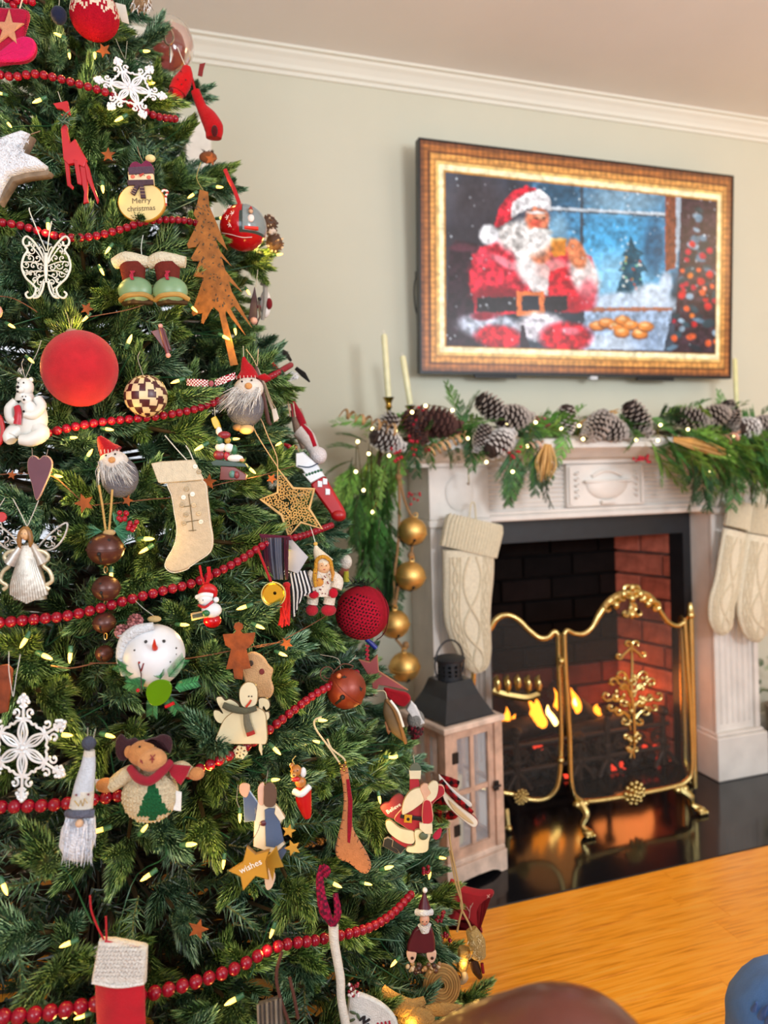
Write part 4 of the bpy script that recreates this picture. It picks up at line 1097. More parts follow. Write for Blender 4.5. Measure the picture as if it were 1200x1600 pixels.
# ------------------------------------------------------------------ foreground: leather arm chair and a person's knee
lth = vc_mat('brown_leather', .33, bump=(70, .35), vary=.25, vscale=14, coat=.3, dist=.003)
LCOL = hx('5e2c22')
ac = empty('armchair', (.42, .3, 0), 'dark reddish brown leather armchair, only its rounded back corner in view', 'armchair')
ao = Vector((.42, .3, 0))
k0 = CAM + ray(880, 1680) * .62
P_ = [CAM + ray(*q) * .6 for q in ((600, 1880), (690, 1810), (775, 1740), (850, 1694), (900, 1684), (930, 1715), (948, 1800))]
b = B(); b.tube([p - ao for p in P_], [.066, .072, .074, .066, .063, .06, .07], LCOL, n=28, smooth=6); b.make('rolled_back', lth, ac)
bx = P_[2]
b = B().box((P_[0].x - .12 - ao.x, P_[3].y - .06 - ao.y, .08), (P_[5].x - ao.x + .02, P_[3].y + .03 - ao.y, P_[1].z - .02), LCOL, bev=.03); b.make('back_panel', lth, ac)
b = B().box((P_[0].x - .12 - ao.x, P_[3].y - .62 - ao.y, .12), (P_[5].x + .02 - ao.x, P_[3].y - .065 - ao.y, .4), LCOL, bev=.04); b.make('seat', lth, ac)
for xx in (P_[0].x - .10, P_[5].x):
    for yy in (P_[3].y - .57, P_[3].y - .02):
        B().tube([(xx - ao.x, yy - ao.y, .0), (xx - ao.x, yy - ao.y, .12)], [.016, .022], hx('2c1810'), n=10).make('leg', 'wood', ac)
dn = vc_mat('denim', .9, bump=(900, .6), vary=.18, vscale=40, sheen=.2, spec=.2)
kn = CAM + ray(1256, 1590) * .92
ps = empty('person', (kn.x + .1, kn.y - .3, 0), 'seated person in blue denim jeans, only a bent knee in view', 'person')
po = ps.location
hipp = kn + Vector((.22, -.42, -.02)); ft = Vector((kn.x + .05, kn.y + .06, .07))
b = B(); b.tube([hipp - po, hipp.lerp(kn, .5) - po + UP * .01, hipp.lerp(kn, .85) - po + UP * .005, kn - po + Vector((0, .0, -.01)), kn.lerp(ft, .12) - po + Vector((0, .03, 0)), kn.lerp(ft, .4) - po + Vector((0, .02, 0)), kn.lerp(ft, .95) - po], [.1, .086, .076, .074, .07, .066, .055], hx('4a76b4'), n=28, smooth=7)
rr_ = random.Random(3)
for v in b.v:
    v += Vector((math.sin(v.z * 90 + v.x * 40), 0, math.sin(v.x * 70 + v.y * 60))) * .0025
b.make('jeans', dn, ps)
b = B()
for k in range(3):
    a0 = .3 + k * .5
    b.tube([kn - po + Vector((-.073 * math.cos(t * .9 + a0 * .4) * .97, -.02 + k * .018 + .03 * t, .03 - .05 * t - .01 * k)) for t in np.linspace(-.5, 1.1, 8)], [.001, .004, .005, .003, .001], hx('34599a'), n=8, smooth=3)
b.make('fold', dn, ps)
b = B().tube([ft - po + Vector((0, -.07, -.03)), ft - po + Vector((0, .02, -.02)), ft - po + Vector((-.01, .13, -.035)), ft - po + Vector((-.01, .17, -.045))], [.03, .04, .034, .02], hx('4a3628'), n=14, smooth=4); b.make('shoe', lth, ps)
# ------------------------------------------------------------------ the tree
AX = Vector((-.098, 1.607, 0)); TOPZ = 2.47
def RZ(z):
    r = .478 - (.34 if z > 1.16 else .29) * (z - 1.16)
    return max(0.0, min(r, (TOPZ - z) * .62 + .01))
def surf(px, py, off=0.0):
    """point where the line of sight first meets the tree's outer skin (or passes nearest to it)"""
    d = ray(px, py); best = (9, None)
    for t in np.arange(.55, 2.3, .004):
        p = CAM + d * t
        g = math.hypot(p.x - AX.x, p.y - AX.y) - (RZ(p.z) + off)
        if g < 0: return p, t
        if g < best[0]: best = (g, t)
    return CAM + d * best[1], best[1]

tree = empty('christmas_tree', (AX.x, AX.y, 0), 'tall green artificial fir tree crowded with ornaments, garlands and lights', 'christmas tree')
B().tube([(0, 0, .02), (0, 0, 1.2), (0, 0, 2.35)], [.03, .022, .008], hx('3c2c1e'), n=10).make('trunk', 'wood', tree)
b = B()
for k in range(4):
    a = k * PI / 2 + .4; b.tube([(0, 0, .16), (math.cos(a) * .1, math.sin(a) * .1, .13), (math.cos(a) * .3, math.sin(a) * .3, .012)], .012, hx('1c3020'), n=8)
b.make('stand', 'iron', tree)
G1 = ['223a1e', '2c4824', '36522a', '40602f']; G2 = ['66864c', '769656', '90ae70', '5a7e4a']
def tip(b, p0, d, L, r, n, nl=.0195, w=.00088, seg=2, dark=False):
    """one needled shoot: needles spring forward round the stem in a spiral"""
    d = d.normalized(); s1 = d.orthogonal().normalized(); s2 = d.cross(s1)
    bend = Vector((r.uniform(-1, 1), r.uniform(-1, 1), r.uniform(-.2, 1))) * L * .14
    path = lambda t: p0 + d * (L * t) + bend * t * t
    b.tube([path(0), path(.5), path(1)], [.0019, .0014, .0007], hx('6a6a3c'), n=4)
    for k in range(n):
        t = (k + .5) / n; a = k * 2.39996 + r.uniform(-.12, .12); p = path(t * .97)
        out = s1 * math.cos(a) + s2 * math.sin(a)
        l_ = nl * (.8 + .35 * math.sin(PI * min(1, t * 1.1 + .1))) * r.uniform(.92, 1.08); fw = .18 + max(0, (t - .55) / .45) ** 1.3 * 2.2
        m_ = p + (out + d * fw).normalized() * (l_ * .5); e = p + (out * .84 + d * (fw + .5)).normalized() * l_
        ax = (e - p).normalized(); u = ax.cross(out); u = (u if u.length > .05 else ax.orthogonal()).normalized(); v = ax.cross(u)
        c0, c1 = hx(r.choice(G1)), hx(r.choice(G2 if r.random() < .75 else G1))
        if dark: c0, c1 = hx(r.choice(['16281a', '1c3020', '203622'])), hx(r.choice(['22381f', '2a4428']))  # deep shoots take darker greens: the tree's inner shade put into the colour
        if seg == 2:
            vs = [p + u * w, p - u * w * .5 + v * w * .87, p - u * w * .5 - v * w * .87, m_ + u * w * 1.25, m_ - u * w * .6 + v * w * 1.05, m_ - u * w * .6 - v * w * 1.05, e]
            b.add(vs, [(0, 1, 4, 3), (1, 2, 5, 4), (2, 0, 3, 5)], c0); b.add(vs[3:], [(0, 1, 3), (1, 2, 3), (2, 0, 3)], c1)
        else:
            b.add([p + u * w * 1.3, p - u * w * 1.3, p + v * w * 1.6, e], [(0, 1, 3), (1, 2, 3), (2, 0, 3)], c0 if r.random() < .6 else c1)
def spray(seed):
    global G1, G2
    if seed % 3 == 2: G1, G2 = ['203c2a', '2a4a32', '34563a', '3e6044'], ['5c8060', '6e9270', '8cac8a', '527858']
    elif seed % 3 == 1: G1, G2 = ['2a4018', '36501f', '42602a', '4c6830'], ['6e8c40', '809e4c', '9cb468', '64843c']
    else: G1, G2 = ['223a1e', '2c4824', '36522a', '40602f'], ['66864c', '769656', '90ae70', '5a7e4a']
    r = random.Random(seed); b = B(); L = .19
    b.tube([(0, 0, 0), (0, 0, L * .5), (0, 0, L * .72)], [.004, .003, .002], hx('4a3a22'), n=6)
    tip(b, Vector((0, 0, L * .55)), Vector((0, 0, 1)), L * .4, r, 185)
    k = r.randint(4, 5); a0 = r.uniform(0, 6)
    for i in range(k):
        a = a0 + i * 2 * PI / k * 1.02 + r.uniform(-.3, .3); z = L * (.25 + .42 * (i % 2) + r.uniform(-.05, .05))
        th = r.uniform(.65, 1.0)
        d = Vector((math.cos(a) * math.sin(th), math.sin(a) * math.sin(th) * .8, math.cos(th)))
        tip(b, Vector((0, 0, z)), d, r.uniform(.05, .066), r, 160)
    return b.mesh('branch', 'needle', smooth=False)
SPR = [spray(s) for s in range(9)]
# ---- where ornaments hang: foliage is kept from burying them (filled in by the ornament table)
KEEP = [(30, 60, 36), (150, 25, 42), (200, 138, 46), (120, 245, 30), (28, 262, 50), (222, 300, 42), (345, 400, 42), (340, 480, 30), (318, 340, 22), (360, 540, 14), (380, 355, 40), (240, 435, 56), (72, 420, 44),
        (125, 575, 66), (228, 618, 38), (46, 655, 42), (64, 745, 28), (182, 730, 36), (385, 625, 40), (282, 760, 40), (295, 850, 40), (288, 890, 30), (355, 705, 34), (455, 790, 44), (488, 690, 26), (505, 765, 30),
        (165, 860, 34), (165, 918, 26), (163, 975, 22), (163, 1022, 20), (45, 880, 52), (242, 1025, 56), (325, 940, 34), (374, 1015, 34), (404, 1050, 32), (380, 1110, 44), (430, 925, 34), (460, 890, 34), (502, 905, 36),
        (567, 955, 46), (541, 1076, 36), (600, 1060, 36), (645, 1100, 34), (618, 1110, 24), (40, 1165, 52), (126, 1240, 36), (125, 1300, 36), (232, 1200, 58), (236, 1250, 50), (415, 1275, 42), (405, 1345, 42), (470, 1240, 26), (545, 1230, 18), (552, 1310, 32),
        (645, 1270, 46), (700, 1240, 40), (188, 1505, 46), (188, 1570, 46), (515, 1400, 22), (528, 1500, 18), (535, 1570, 18), (735, 1410, 36), (738, 1480, 34), (662, 1440, 22), (655, 1480, 26), (300, 150, 26), (335, 195, 24), (255, 530, 18),
        (97, 175, 20), (0, 670, 12), (92, 22, 18), (470, 1000, 8), (410, 610, 14)]
beads_px = []
def blocked(p, extra=0):
    q = proj(p)
    for (x, y, r) in KEEP:
        if (q[0] - x) ** 2 + (q[1] - y) ** 2 < (r * .8 + extra) ** 2: return True
    return False
r5 = random.Random(21); nb = 0; placed = []
cand = []
N = 9000
for i in range(N):
    # equal-area spiral on the cone
    u = (i + .5) / N; z = TOPZ - (TOPZ - .16) * math.sqrt(u); th = i * 2.39996
    cand.append((z, th))
r5.shuffle(cand)
cv = math.atan2(CAM.y - AX.y, CAM.x - AX.x)
def place(z, th, depth, par=None):
    R_ = RZ(z) - depth
    e = r5.uniform(-.45, .5) + .1; jt = th + r5.uniform(-.55, .55)
    d = Vector((math.cos(jt) * math.cos(e), math.sin(jt) * math.cos(e), math.sin(e)))
    tipp = Vector((AX.x + math.cos(th) * R_, AX.y + math.sin(th) * R_, z))
    return tipp, d
for z, th in cand:
    if nb >= 284: break
    da = (th - cv + PI) % (2 * PI) - PI
    if abs(da) > 1.75: continue
    depth = r5.choice([0, 0, .01, .03, .06])
    tp, d = place(z, th, depth)
    q = proj(tp)
    if not (-50 < q[0] < 800 and -60 < q[1] < 1680): continue
    if any((tp - o).length < .064 for o in placed): continue
    if blocked(tp, -8) or blocked(tp - d * .03, -16): continue
    placed.append(tp)
    base = tp - d * .19
    zq = Vector((0, 0, 1)).rotation_difference(d).to_matrix().to_4x4()
    M_ = Matrix.Translation(base - tree.location) @ zq @ Matrix.Rotation(r5.uniform(0, 6.28), 4, 'Z') @ Matrix.Scale(r5.uniform(.9, 1.12), 4)
    link('branch', r5.choice(SPR), tree, M_); nb += 1
for (px_, py_, dx, dz) in ((412, 398, 1, .12), (400, 380, .9, .3), (432, 590, 1, .1), (430, 560, .9, .3), (318, 138, 1, .3), (362, 262, 1, .25), (372, 300, 1, -.2), (535, 870, 1, .15), (455, 612, 1, -.25), (640, 1165, 1, .3), (690, 1260, 1, .1), (690, 1440, 1, -.1), (700, 1500, .9, -.5), (250, 40, .8, .7), (420, 420, 1, -.3)):
    p_, _ = surf(px_, py_, 0); d = (RGT * dx + UP * dz - VIEW * .25).normalized()
    zq = Vector((0, 0, 1)).rotation_difference(d).to_matrix().to_4x4()
    link('branch', r5.choice(SPR), tree, Matrix.Translation(p_ - d * .17 - tree.location) @ zq)

# ---- the rest of the foliage: inner shoots and the sides out of view, joined
bb = B(); rr5 = random.Random(5); cnt = 0
for z, th in cand[::-1]:
    if cnt >= 3600: break
    da = (th - cv + PI) % (2 * PI) - PI
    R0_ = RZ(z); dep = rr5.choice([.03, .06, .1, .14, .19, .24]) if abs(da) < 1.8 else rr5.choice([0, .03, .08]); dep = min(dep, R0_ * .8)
    tp = Vector((AX.x + math.cos(th) * (R0_ - dep), AX.y + math.sin(th) * (R0_ - dep), z)); q = proj(tp)
    inview = -60 < q[0] < 800
    if not inview and rr5.random() < .45: continue
    if inview and abs(da) > 2.3 and rr5.random() < .5: continue
    if z > 1.9 and blocked(tp, -12): continue
    e = rr5.uniform(-.5, .5); jt = th + rr5.uniform(-.8, .8)
    d = Vector((math.cos(jt) * math.cos(e), math.sin(jt) * math.cos(e), math.sin(e)))
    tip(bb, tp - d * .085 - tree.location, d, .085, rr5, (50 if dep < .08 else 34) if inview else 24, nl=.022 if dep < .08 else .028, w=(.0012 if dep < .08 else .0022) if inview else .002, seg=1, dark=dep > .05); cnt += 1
    if rr5.random() < .3:
        bb.tube([Vector((0, 0, z - .05 - tree.location.z)), tp - d * .08 - tree.location], [.005, .003], hx('3a2e1c'), n=4)
bb.make('inner_foliage', 'needle', tree, smooth=False, kind='stuff')

# ------------------------------------------------------------------ lights on the tree
BULBS = [(97, 57, 200), (108, 83, 80), (148, 82, 85), (224, 80, 10), (232, 131, 0), (65, 155, 150), (5, 147, 190), (192, 183, 145), (12, 192, 50), (274, 184, 150), (160, 290, 80), (75, 348, 85), (172, 386, 120), (157, 420, 60), (338, 292, 10), (303, 303, 140),
         (343, 341, 0), (388, 393, 10), (403, 396, 20), (432, 398, 0), (386, 453, 60), (137, 494, 130), (14, 507, 30), (45, 560, 40), (200, 537, -60), (367, 513, 80), (348, 525, 30), (202, 440, 70), (165, 670, 10), (110, 684, 0), (137, 713, -50),
         (281, 594, 160), (318, 696, 150), (364, 686, 0), (390, 732, 40), (440, 691, 150), (225, 842, 0), (232, 856, 150), (85, 743, 10), (174, 894, 90), (66, 1023, 20), (110, 1019, 90), (42, 996, 120), (282, 976, 0), (386, 947, 165), (400, 977, 20),
         (436, 1020, 20), (97, 1148, 0), (165, 1148, 10), (427, 1168, 40), (424, 1219, -10), (375, 1270, 90), (350, 1342, 95), (592, 1243, 80), (622, 1181, 170), (607, 1183, 0), (569, 1380, 5), (601, 1357, -20), (291, 1320, -10), (222, 1299, -50),
         (163, 1295, 170), (112, 1472, 165), (236, 1365, 150), (427, 1450, 110), (641, 1570, 90), (567, 1566, 95), (620, 1500, 140), (686, 1340, 0), (672, 1361, 100), (706, 1498, 0), (134, 1586, 170), (370, 1560, 160), (4, 1380, 60), (500, 1160, 200), (497, 1125, 0),
         (318, 1196, 30), (520, 1380, 20), (60, 745, 0), (300, 480, 45), (420, 860, 30)]
tl = empty('tree_lights', surf(250, 800)[0], 'string of warm white pointed fairy bulbs wound around the Christmas tree', 'string lights')
bm = B().lathe((0, 0, 0), [(0, .0033), (.004, .0036), (.011, .0034), (.017, .0018), (.0195, .0004)], (1, .9, .6), n=8)
bm_ = bm.mesh('bulb', 'bulb')
sm_ = B().lathe((0, -.011, 0), [(0, .0036), (.001, .0042), (.011, .0044), (.0125, .004)], hx('2c5a3c'), n=8).mesh('socket', 'satin')
tp_ = []
fwd = VIEW
for (px, py, an) in BULBS:
    p, t = surf(px, py, r5.choice([.006, .0, -.008])); a = math.radians(an)
    d = (RGT * math.cos(a) - UP * math.sin(a) + (-fwd) * .25).normalized()
    M_ = Matrix.Translation(p - tl.location) @ Vector((0, 1, 0)).rotation_difference(d).to_matrix().to_4x4()
    o = link('bulb', bm_, tl, M_ @ Matrix.Scale(r5.uniform(.62, .85), 4)); link('socket', sm_, o); tp_.append(p - d * .012 + fwd * .03 - tl.location)
    lb = bpy.data.lights.new('bulb_glow', 'POINT'); lb.energy = .07; lb.color = (1, .6, .14); lb.shadow_soft_size = .006
    lq = bpy.data.objects.new('bulb_glow', lb); COL.objects.link(lq); lq.location = p + d * .02 - fwd * .012
tp_.sort(key=lambda p: (-round(p.z * 6), p.x))
wp = []
for k in range(len(tp_) - 1):
    a_, c_ = tp_[k], tp_[k + 1]; wp.append(a_)
    for f in (.33, .66):
        m_ = a_.lerp(c_, f) + tl.location; v = Vector((m_.x - AX.x, m_.y - AX.y, 0)); R_ = max(.02, RZ(m_.z) - .1)
        if v.length > .001: v = v.normalized() * R_
        wp.append(Vector((AX.x + v.x, AX.y + v.y, m_.z)) - tl.location)
B().tube(wp, .0011, hx('1f4a30'), n=4, smooth=3).make('wire', 'satin', tl)

# ------------------------------------------------------------------ red bead garlands
bdm = B().ball((0, 0, 0), (1, .94, 1), hx('860a22'), n=16).mesh('bead', 'gloss')
def beads(label, path, r0, r1, off=.005):
    P = [surf(px, py, off)[0] for px, py in [(c.x, c.y) for c in catmull(path, 8)]]
    e = empty('bead_garland', P[0], label, 'bead garland', 'red bead garlands')
    # walk with spacing
    acc = 0; L = [0]
    for i in range(1, len(P)): L.append(L[-1] + (P[i] - P[i - 1]).length)
    s = 0; k = 0
    pts = []
    while s < L[-1]:
        i = max(0, min(len(L) - 2, int(np.searchsorted(L, s)) - 1)); f = (s - L[i]) / max(1e-6, L[i + 1] - L[i]); p = P[i].lerp(P[i + 1], f)
        rr = r0 + (r1 - r0) * s / L[-1]
        o = link('bead', bdm, e, Matrix.Translation(p - P[0]) @ Matrix.Rotation(rnd.uniform(-.3, .3), 4, 'Y') @ Matrix.Scale(rr, 4)); pts.append(p - P[0])
        s += rr * 2.06; k += 1
    B().tube(pts, .0008, hx('701020'), n=4).make('thread', 'matte', e)
beads('red bead garland at the top, passing behind the tilted white snowflake', [(-20, 112), (20, 120), (60, 116), (125, 132), (180, 150), (240, 180), (275, 186)], .0072, .0068)
beads('red bead garland sagging just below the white fleece star and wooden snowman', [(-20, 345), (30, 352), (90, 369), (140, 370), (190, 358), (232, 345), (290, 345), (340, 360)], .0066, .0062)
beads('red bead garland passing under the checkered ball to the grey gnome', [(60, 680), (110, 668), (155, 660), (200, 655), (250, 650), (310, 638), (360, 618), (420, 590), (455, 570)], .0066, .006)
beads('red bead garland below the winged angel, rising behind the linen stocking to the lattice star', [(-20, 974), (20, 971), (60, 967), (100, 963), (150, 952), (205, 936), (260, 922), (310, 908), (370, 878), (420, 848), (470, 838), (520, 820)], .0076, .006)
beads('red bead garland behind the white bearded gnome and plush moose, climbing to the rusty bell', [(-20, 1262), (30, 1260), (80, 1258), (140, 1250), (200, 1240), (270, 1218), (330, 1194), (390, 1163), (430, 1133), (465, 1105), (500, 1080), (560, 1050)], .0082, .0062)
beads('lowest red bead garland, crossing behind the red and white stocking', [(-20, 1590), (30, 1588), (90, 1580), (150, 1568), (225, 1555), (300, 1536), (370, 1512), (430, 1480), (500, 1468), (570, 1452), (610, 1430), (645, 1395)], .0092, .0066)
# ------------------------------------------------------------------ ornament kit: shapes are drawn in millimetre-like units round a hanging point
class Orn:
    def __init__(s, name, label, cat, px, py, off=.022, group=None, push=0):
        s.px, s.py = px, py
        p, _ = surf(px, py, off); p = p + (p - CAM).normalized() * push
        s.Z = (p - CAM).dot(VIEW); s.k = s.Z / FPX
        M_ = Matrix.Identity(4)
        for i in range(3):
            M_[i][0] = cx_[i]; M_[i][1] = cy_[i]; M_[i][2] = -VIEW[i]; M_[i][3] = p[i]
        s.e = empty(name, mat=M_, label=label, cat=cat, group=group)
    def xf(s, v): return Vector(((v.x - s.px) * s.k, -(v.y - s.py) * s.k, v.z * s.k))
    def part(s, name, b, mat='matte', par=None, smooth=True, **k):
        b.c = [tuple(max(0, min(1, (sum(c) / 3 + (v - sum(c) / 3) * 1.12) * (.84 + .14 * min(c)))) for v in c) for c in b.c]
        return b.make(name, mat, par or s.e, smooth=smooth, xf=s.xf, flip=True, **k)
    def string(s, *paths, col='c8c0a8', r=.55, name='hanging_string', mat='matte'):
        for p in paths: s.part(name, B().tube(p, r, hx(col), n=5, smooth=3), mat)
    def text(s, txt, x, y, size, ang, col, z, par=None, name='lettering', th=.25):
        cu = bpy.data.curves.new('lettering', 'FONT'); cu.body = txt; cu.size = size; cu.align_x = 'CENTER'; cu.align_y = 'CENTER'; cu.extrude = th; cu.resolution_u = 2
        to = bpy.data.objects.new('lettering', cu); COL.objects.link(to)
        bpy.context.view_layer.update()
        me = bpy.data.meshes.new_from_object(to.evaluated_get(bpy.context.evaluated_depsgraph_get()))
        bpy.data.objects.remove(to)
        a = math.radians(ang)
        for v in me.vertices:
            X, Y_ = v.co.x, v.co.y
            q = Vector((x + X * math.cos(a) + Y_ * math.sin(a), y + X * math.sin(a) - Y_ * math.cos(a), z + v.co.z))
            v.co = s.xf(q)
        ca = me.color_attributes.new('Col', 'FLOAT_COLOR', 'CORNER')
        ca.data.foreach_set('color', [*lin(hx(col)), 1.0] * len(me.loops))
        me.materials.clear(); me.materials.append(MT['matte'])
        return link(name, me, par or s.e)
def circ(cx, cy, rx, ry=None, n=24, a0=0, a1=2 * PI, rot=0):
    ry = ry or rx; out = []
    full = abs(a1 - a0 - 2 * PI) < 1e-6
    for i in range(n if full else n + 1):
        a = a0 + (a1 - a0) * i / n; x, y = rx * math.cos(a), ry * math.sin(a)
        out.append((cx + x * math.cos(rot) - y * math.sin(rot), cy + x * math.sin(rot) + y * math.cos(rot)))
    return out
def star(cx, cy, R, r, n=5, rot=-PI / 2, sx=1, sy=1, lens=None):
    out = []
    for i in range(2 * n):
        a = rot + PI * i / n; q = (R if not lens else R * lens[i // 2]) if i % 2 == 0 else r
        out.append((cx + q * math.cos(a) * sx, cy + q * math.sin(a) * sy))
    return out
def sm(pts, n=5): return [(v.x, v.y) for v in catmull(pts, n, True)]
def curl(cx, cy, R, a0, da, n=16, z=0, k=.8):
    return [(cx + R * (1 - k * i / n) * math.cos(a0 + da * i / n), cy + R * (1 - k * i / n) * math.sin(a0 + da * i / n), z) for i in range(n + 1)]
def hairs(b, base, tipf, n, r, cols, seed=1, seg=3):
    q = random.Random(seed)
    for _ in range(n):
        p = base(q); t = tipf(q, p); m_ = [(p[i] + t[i]) / 2 for i in range(3)]; m_[2] += q.uniform(0, 3); m_[0] += q.uniform(-2, 2)
        b.tube([p, tuple(m_), t], [r, r * .9, r * .15], hx(q.choice(cols)), n=4, smooth=2)
def pball(b, c, r, n, fn, tilt=None):
    """ball with colour pattern fn(lat, lon, dir)"""
    C_ = Vector(c if len(c) == 3 else (*c, 0))
    def f(p):
        d = (Vector(p) - C_).normalized()
        if tilt is not None: d = tilt @ d
        return fn(math.asin(max(-1, min(1, d.y))), math.atan2(d.z, d.x), d)
    return b.ball(C_, r, f, n=n)
def ncol(base, seed=[0]):
    q = random.Random(seed[0])
    return base
# ================================================================== ornaments, upper part of the tree
# -- felt boot with star
o = Orn('felt_boot_ornament', 'pink and crimson felt boot ornament with a tan star, uppermost at the left', 'ornament', 28, 55)
b = B().puff(sm([(-40, 16), (10, 14), (45, 18), (42, 45), (38, 62), (50, 62), (58, 72), (55, 88), (42, 98), (20, 101), (-40, 100)], 4), 14, hx('b3143f'), e=5); o.part('boot', b, 'felt')
b = B().puff(sm([(14, 76), (36, 62), (52, 63), (59, 74), (54, 90), (40, 99), (10, 101), (-10, 98)], 4), 8, hx('d81e68'), z=6, e=3); o.part('toe_patch', b, 'felt')
b = B().puff(star(18, 50, 30, 12, rot=-PI / 2 + .05, sx=.85), 5, hx('d39a78'), z=9, e=2); o.part('star', b, 'felt')
b = B()
for k in range(14): b.tube([(40 + (k % 2) * 1, 18 + k * 3.2, 6), (45, 19 + k * 3.2, 5)], .5, hx('5c1020'), n=4)
o.part('stitching', b, 'matte', kind='stuff'); o.string([(30, 16, 0), (36, -5, 0), (37, -30, -8)], col='e0c8b0', r=1.2)
o = Orn('berry_cluster', 'cluster of shiny red berries above the pink felt boot', 'berries', 28, 3, off=.01)
b = B(); [b.ball((x, y, rnd.uniform(-3, 3)), 6, hx('b01430'), n=12) for x, y in ((12, 0), (20, 7), (27, 2), (40, 0), (50, 3), (16, -6))]; o.part('berries', b, 'gloss')
# -- navy ball
o = Orn('felt_ball_ornament', 'small navy blue felt ball with green top beside the knitted ball', 'ornament', 92, 22)
o.part('ball', B().ball((92, 24, 0), (12, 14, 12), lambda p: hx('1c2440') if p[1] > 16 else hx('2c4a34'), n=20), 'felt'); o.string([(92, 10, 0), (91, -12, -6)])
# -- knitted red ball
o = Orn('knitted_ball_ornament', 'large red knitted ball with cream snowflake pattern at the top', 'ornament', 148, 22, off=.03)
def kn(la, lo, d):
    y = d.y
    if y > .18 + .12 * math.sin(lo * 9): return hx('b0122c')
    if y > -.35: return hx('e4d4c0') if (math.sin(lo * 9) < .25 - y * .6 or math.sin(lo * 40) * math.sin(y * 60) > .3) else hx('ab1630')
    if y > -.6: return hx('e4d4c0') if math.sin(lo * 34) * math.sin(y * 34) > -.1 else hx('ab1630')
    return hx('e0d0ba')
b = B(); pball(b, (148, 24, 0), 37, 72, kn); o.part('ball', b, 'knit'); o.string([(148, -12, 0), (147, -40, -5)], col='e0d0c0', r=1)
o = Orn('paper_ornament', 'small folded pale card ornament beside the knitted ball', 'ornament', 192, 22, off=.01)
o.part('card', B().plate([(180, 4), (196, 8), (202, 38), (190, 34)], 1, hx('d8d0c4'), bev=.2), 'matte', smooth=False)
o = Orn('feather_bird_ornament', 'white and brown feathered bird clipped at the top edge', 'ornament', 222, 8, off=.01)
b = B(); hairs(b, lambda q: (222 + q.uniform(-14, 14), 6 + q.uniform(-8, 8), 0), lambda q, p: (p[0] + q.uniform(-8, 8), p[1] + q.uniform(6, 16), q.uniform(0, 6)), 60, .9, ['e8e4e0', 'b09070', 'f4f4f4', '8c7058'], 3); o.part('feathers', b, 'fur', kind='stuff'); o.part('body', B().ball((222, 4, -3), (14, 11, 8), hx('a08468')), 'fur')
# -- lacy snowflakes
def snowflake(label, cx, cy, R, rot, sy=1, col='dfe2e6', shear=0, mat='satin', off=.03):
    o = Orn('snowflake_ornament', label, 'snowflake', cx, cy, off=off); C_ = hx(col)
    def T(u, v, a, z=1):
        x, y = u * math.cos(a) - v * math.sin(a), u * math.sin(a) + v * math.cos(a)
        x, y = x * math.cos(rot) - y * math.sin(rot), x * math.sin(rot) + y * math.cos(rot)
        return (cx + x + shear * y, cy + y * sy, z)
    t = R * .028
    for k in range(6):
        a = k * PI / 3; b = B()
        for s_ in (-1, 1):   # petal outline
            b.tube([T(R * .04, 0, a), T(R * .25, s_ * R * .085, a, 2), T(R * .42, s_ * R * .06, a, 2), T(R * .52, 0, a)], t, C_, n=6, smooth=4)
            b.tube([T(R * .1, 0, a), T(R * .25, s_ * R * .03, a, 2), T(R * .45, 0, a)], t * .6, C_, n=5, smooth=4)
        o.part('petal', b, mat)
        b = B()
        b.tube([T(R * .5, 0, a), T(R * .96, 0, a)], t * 1.1, C_, n=6)
        for s_ in (-1, 1):
            # arch between arms
            b.tube([T(R * .52, 0, a), T(R * .5, s_ * R * .13, a), T(R * .44, s_ * R * .19, a), T(R * .45, s_ * R * .26, a)], t, C_, n=6, smooth=4)
            # tip curls
            for (u, v, r_, a0, da) in ((.86, .075, .075, PI, 5), (.93, .05, .05, PI, 5), (.66, .15, .09, PI, 5)):
                pts = [T(R * (u - .12), 0, a)] + [T(R * u + R * r_ * (1 - .07 * i) * math.cos(a0 + da * i / 9), s_ * (R * v + R * r_ * (1 - .07 * i) * math.sin(a0 + da * i / 9)), a) for i in range(10)]
                b.tube(pts, t * .85, C_, n=5, smooth=2); b.ball(pts[-1], t * 1.5, C_, n=6)
        b.ball(T(R * .98, 0, a), t * 1.8, C_, n=8)
        o.part('arm', b, mat)
    b = B(); b.ball((cx, cy, 2), R * .06, C_, n=10)
    for k in range(6): b.ball(T(R * .09, 0, k * PI / 3 + .5, 3), R * .03, C_, n=6)
    o.part('centre', b, mat); return o
o = snowflake('tilted white lacy snowflake ornament near the top of the tree', 204, 138, 56, .3, .86, 'e6e6ea', .18)
o.string([(195, 92, 0), (186, 74, -4), (178, 56, -8)], [(196, 92, 0), (196, 60, -8)], col='a8a898', r=.4)
o = snowflake('silver lacy snowflake ornament cut by the left edge', 36, 1168, 76, -PI / 2 + .02, 1.1, 'e4e8ea', 0, vc_mat('silver', .35, .25, bump=(80, .15), vary=.1))
o.string([(20, 1088, 0), (12, 1050, -4), (9, 1020, -10)], [(21, 1088, 0), (24, 1055, -4), (27, 1025, -10)], col='d8d8d8', r=.5)
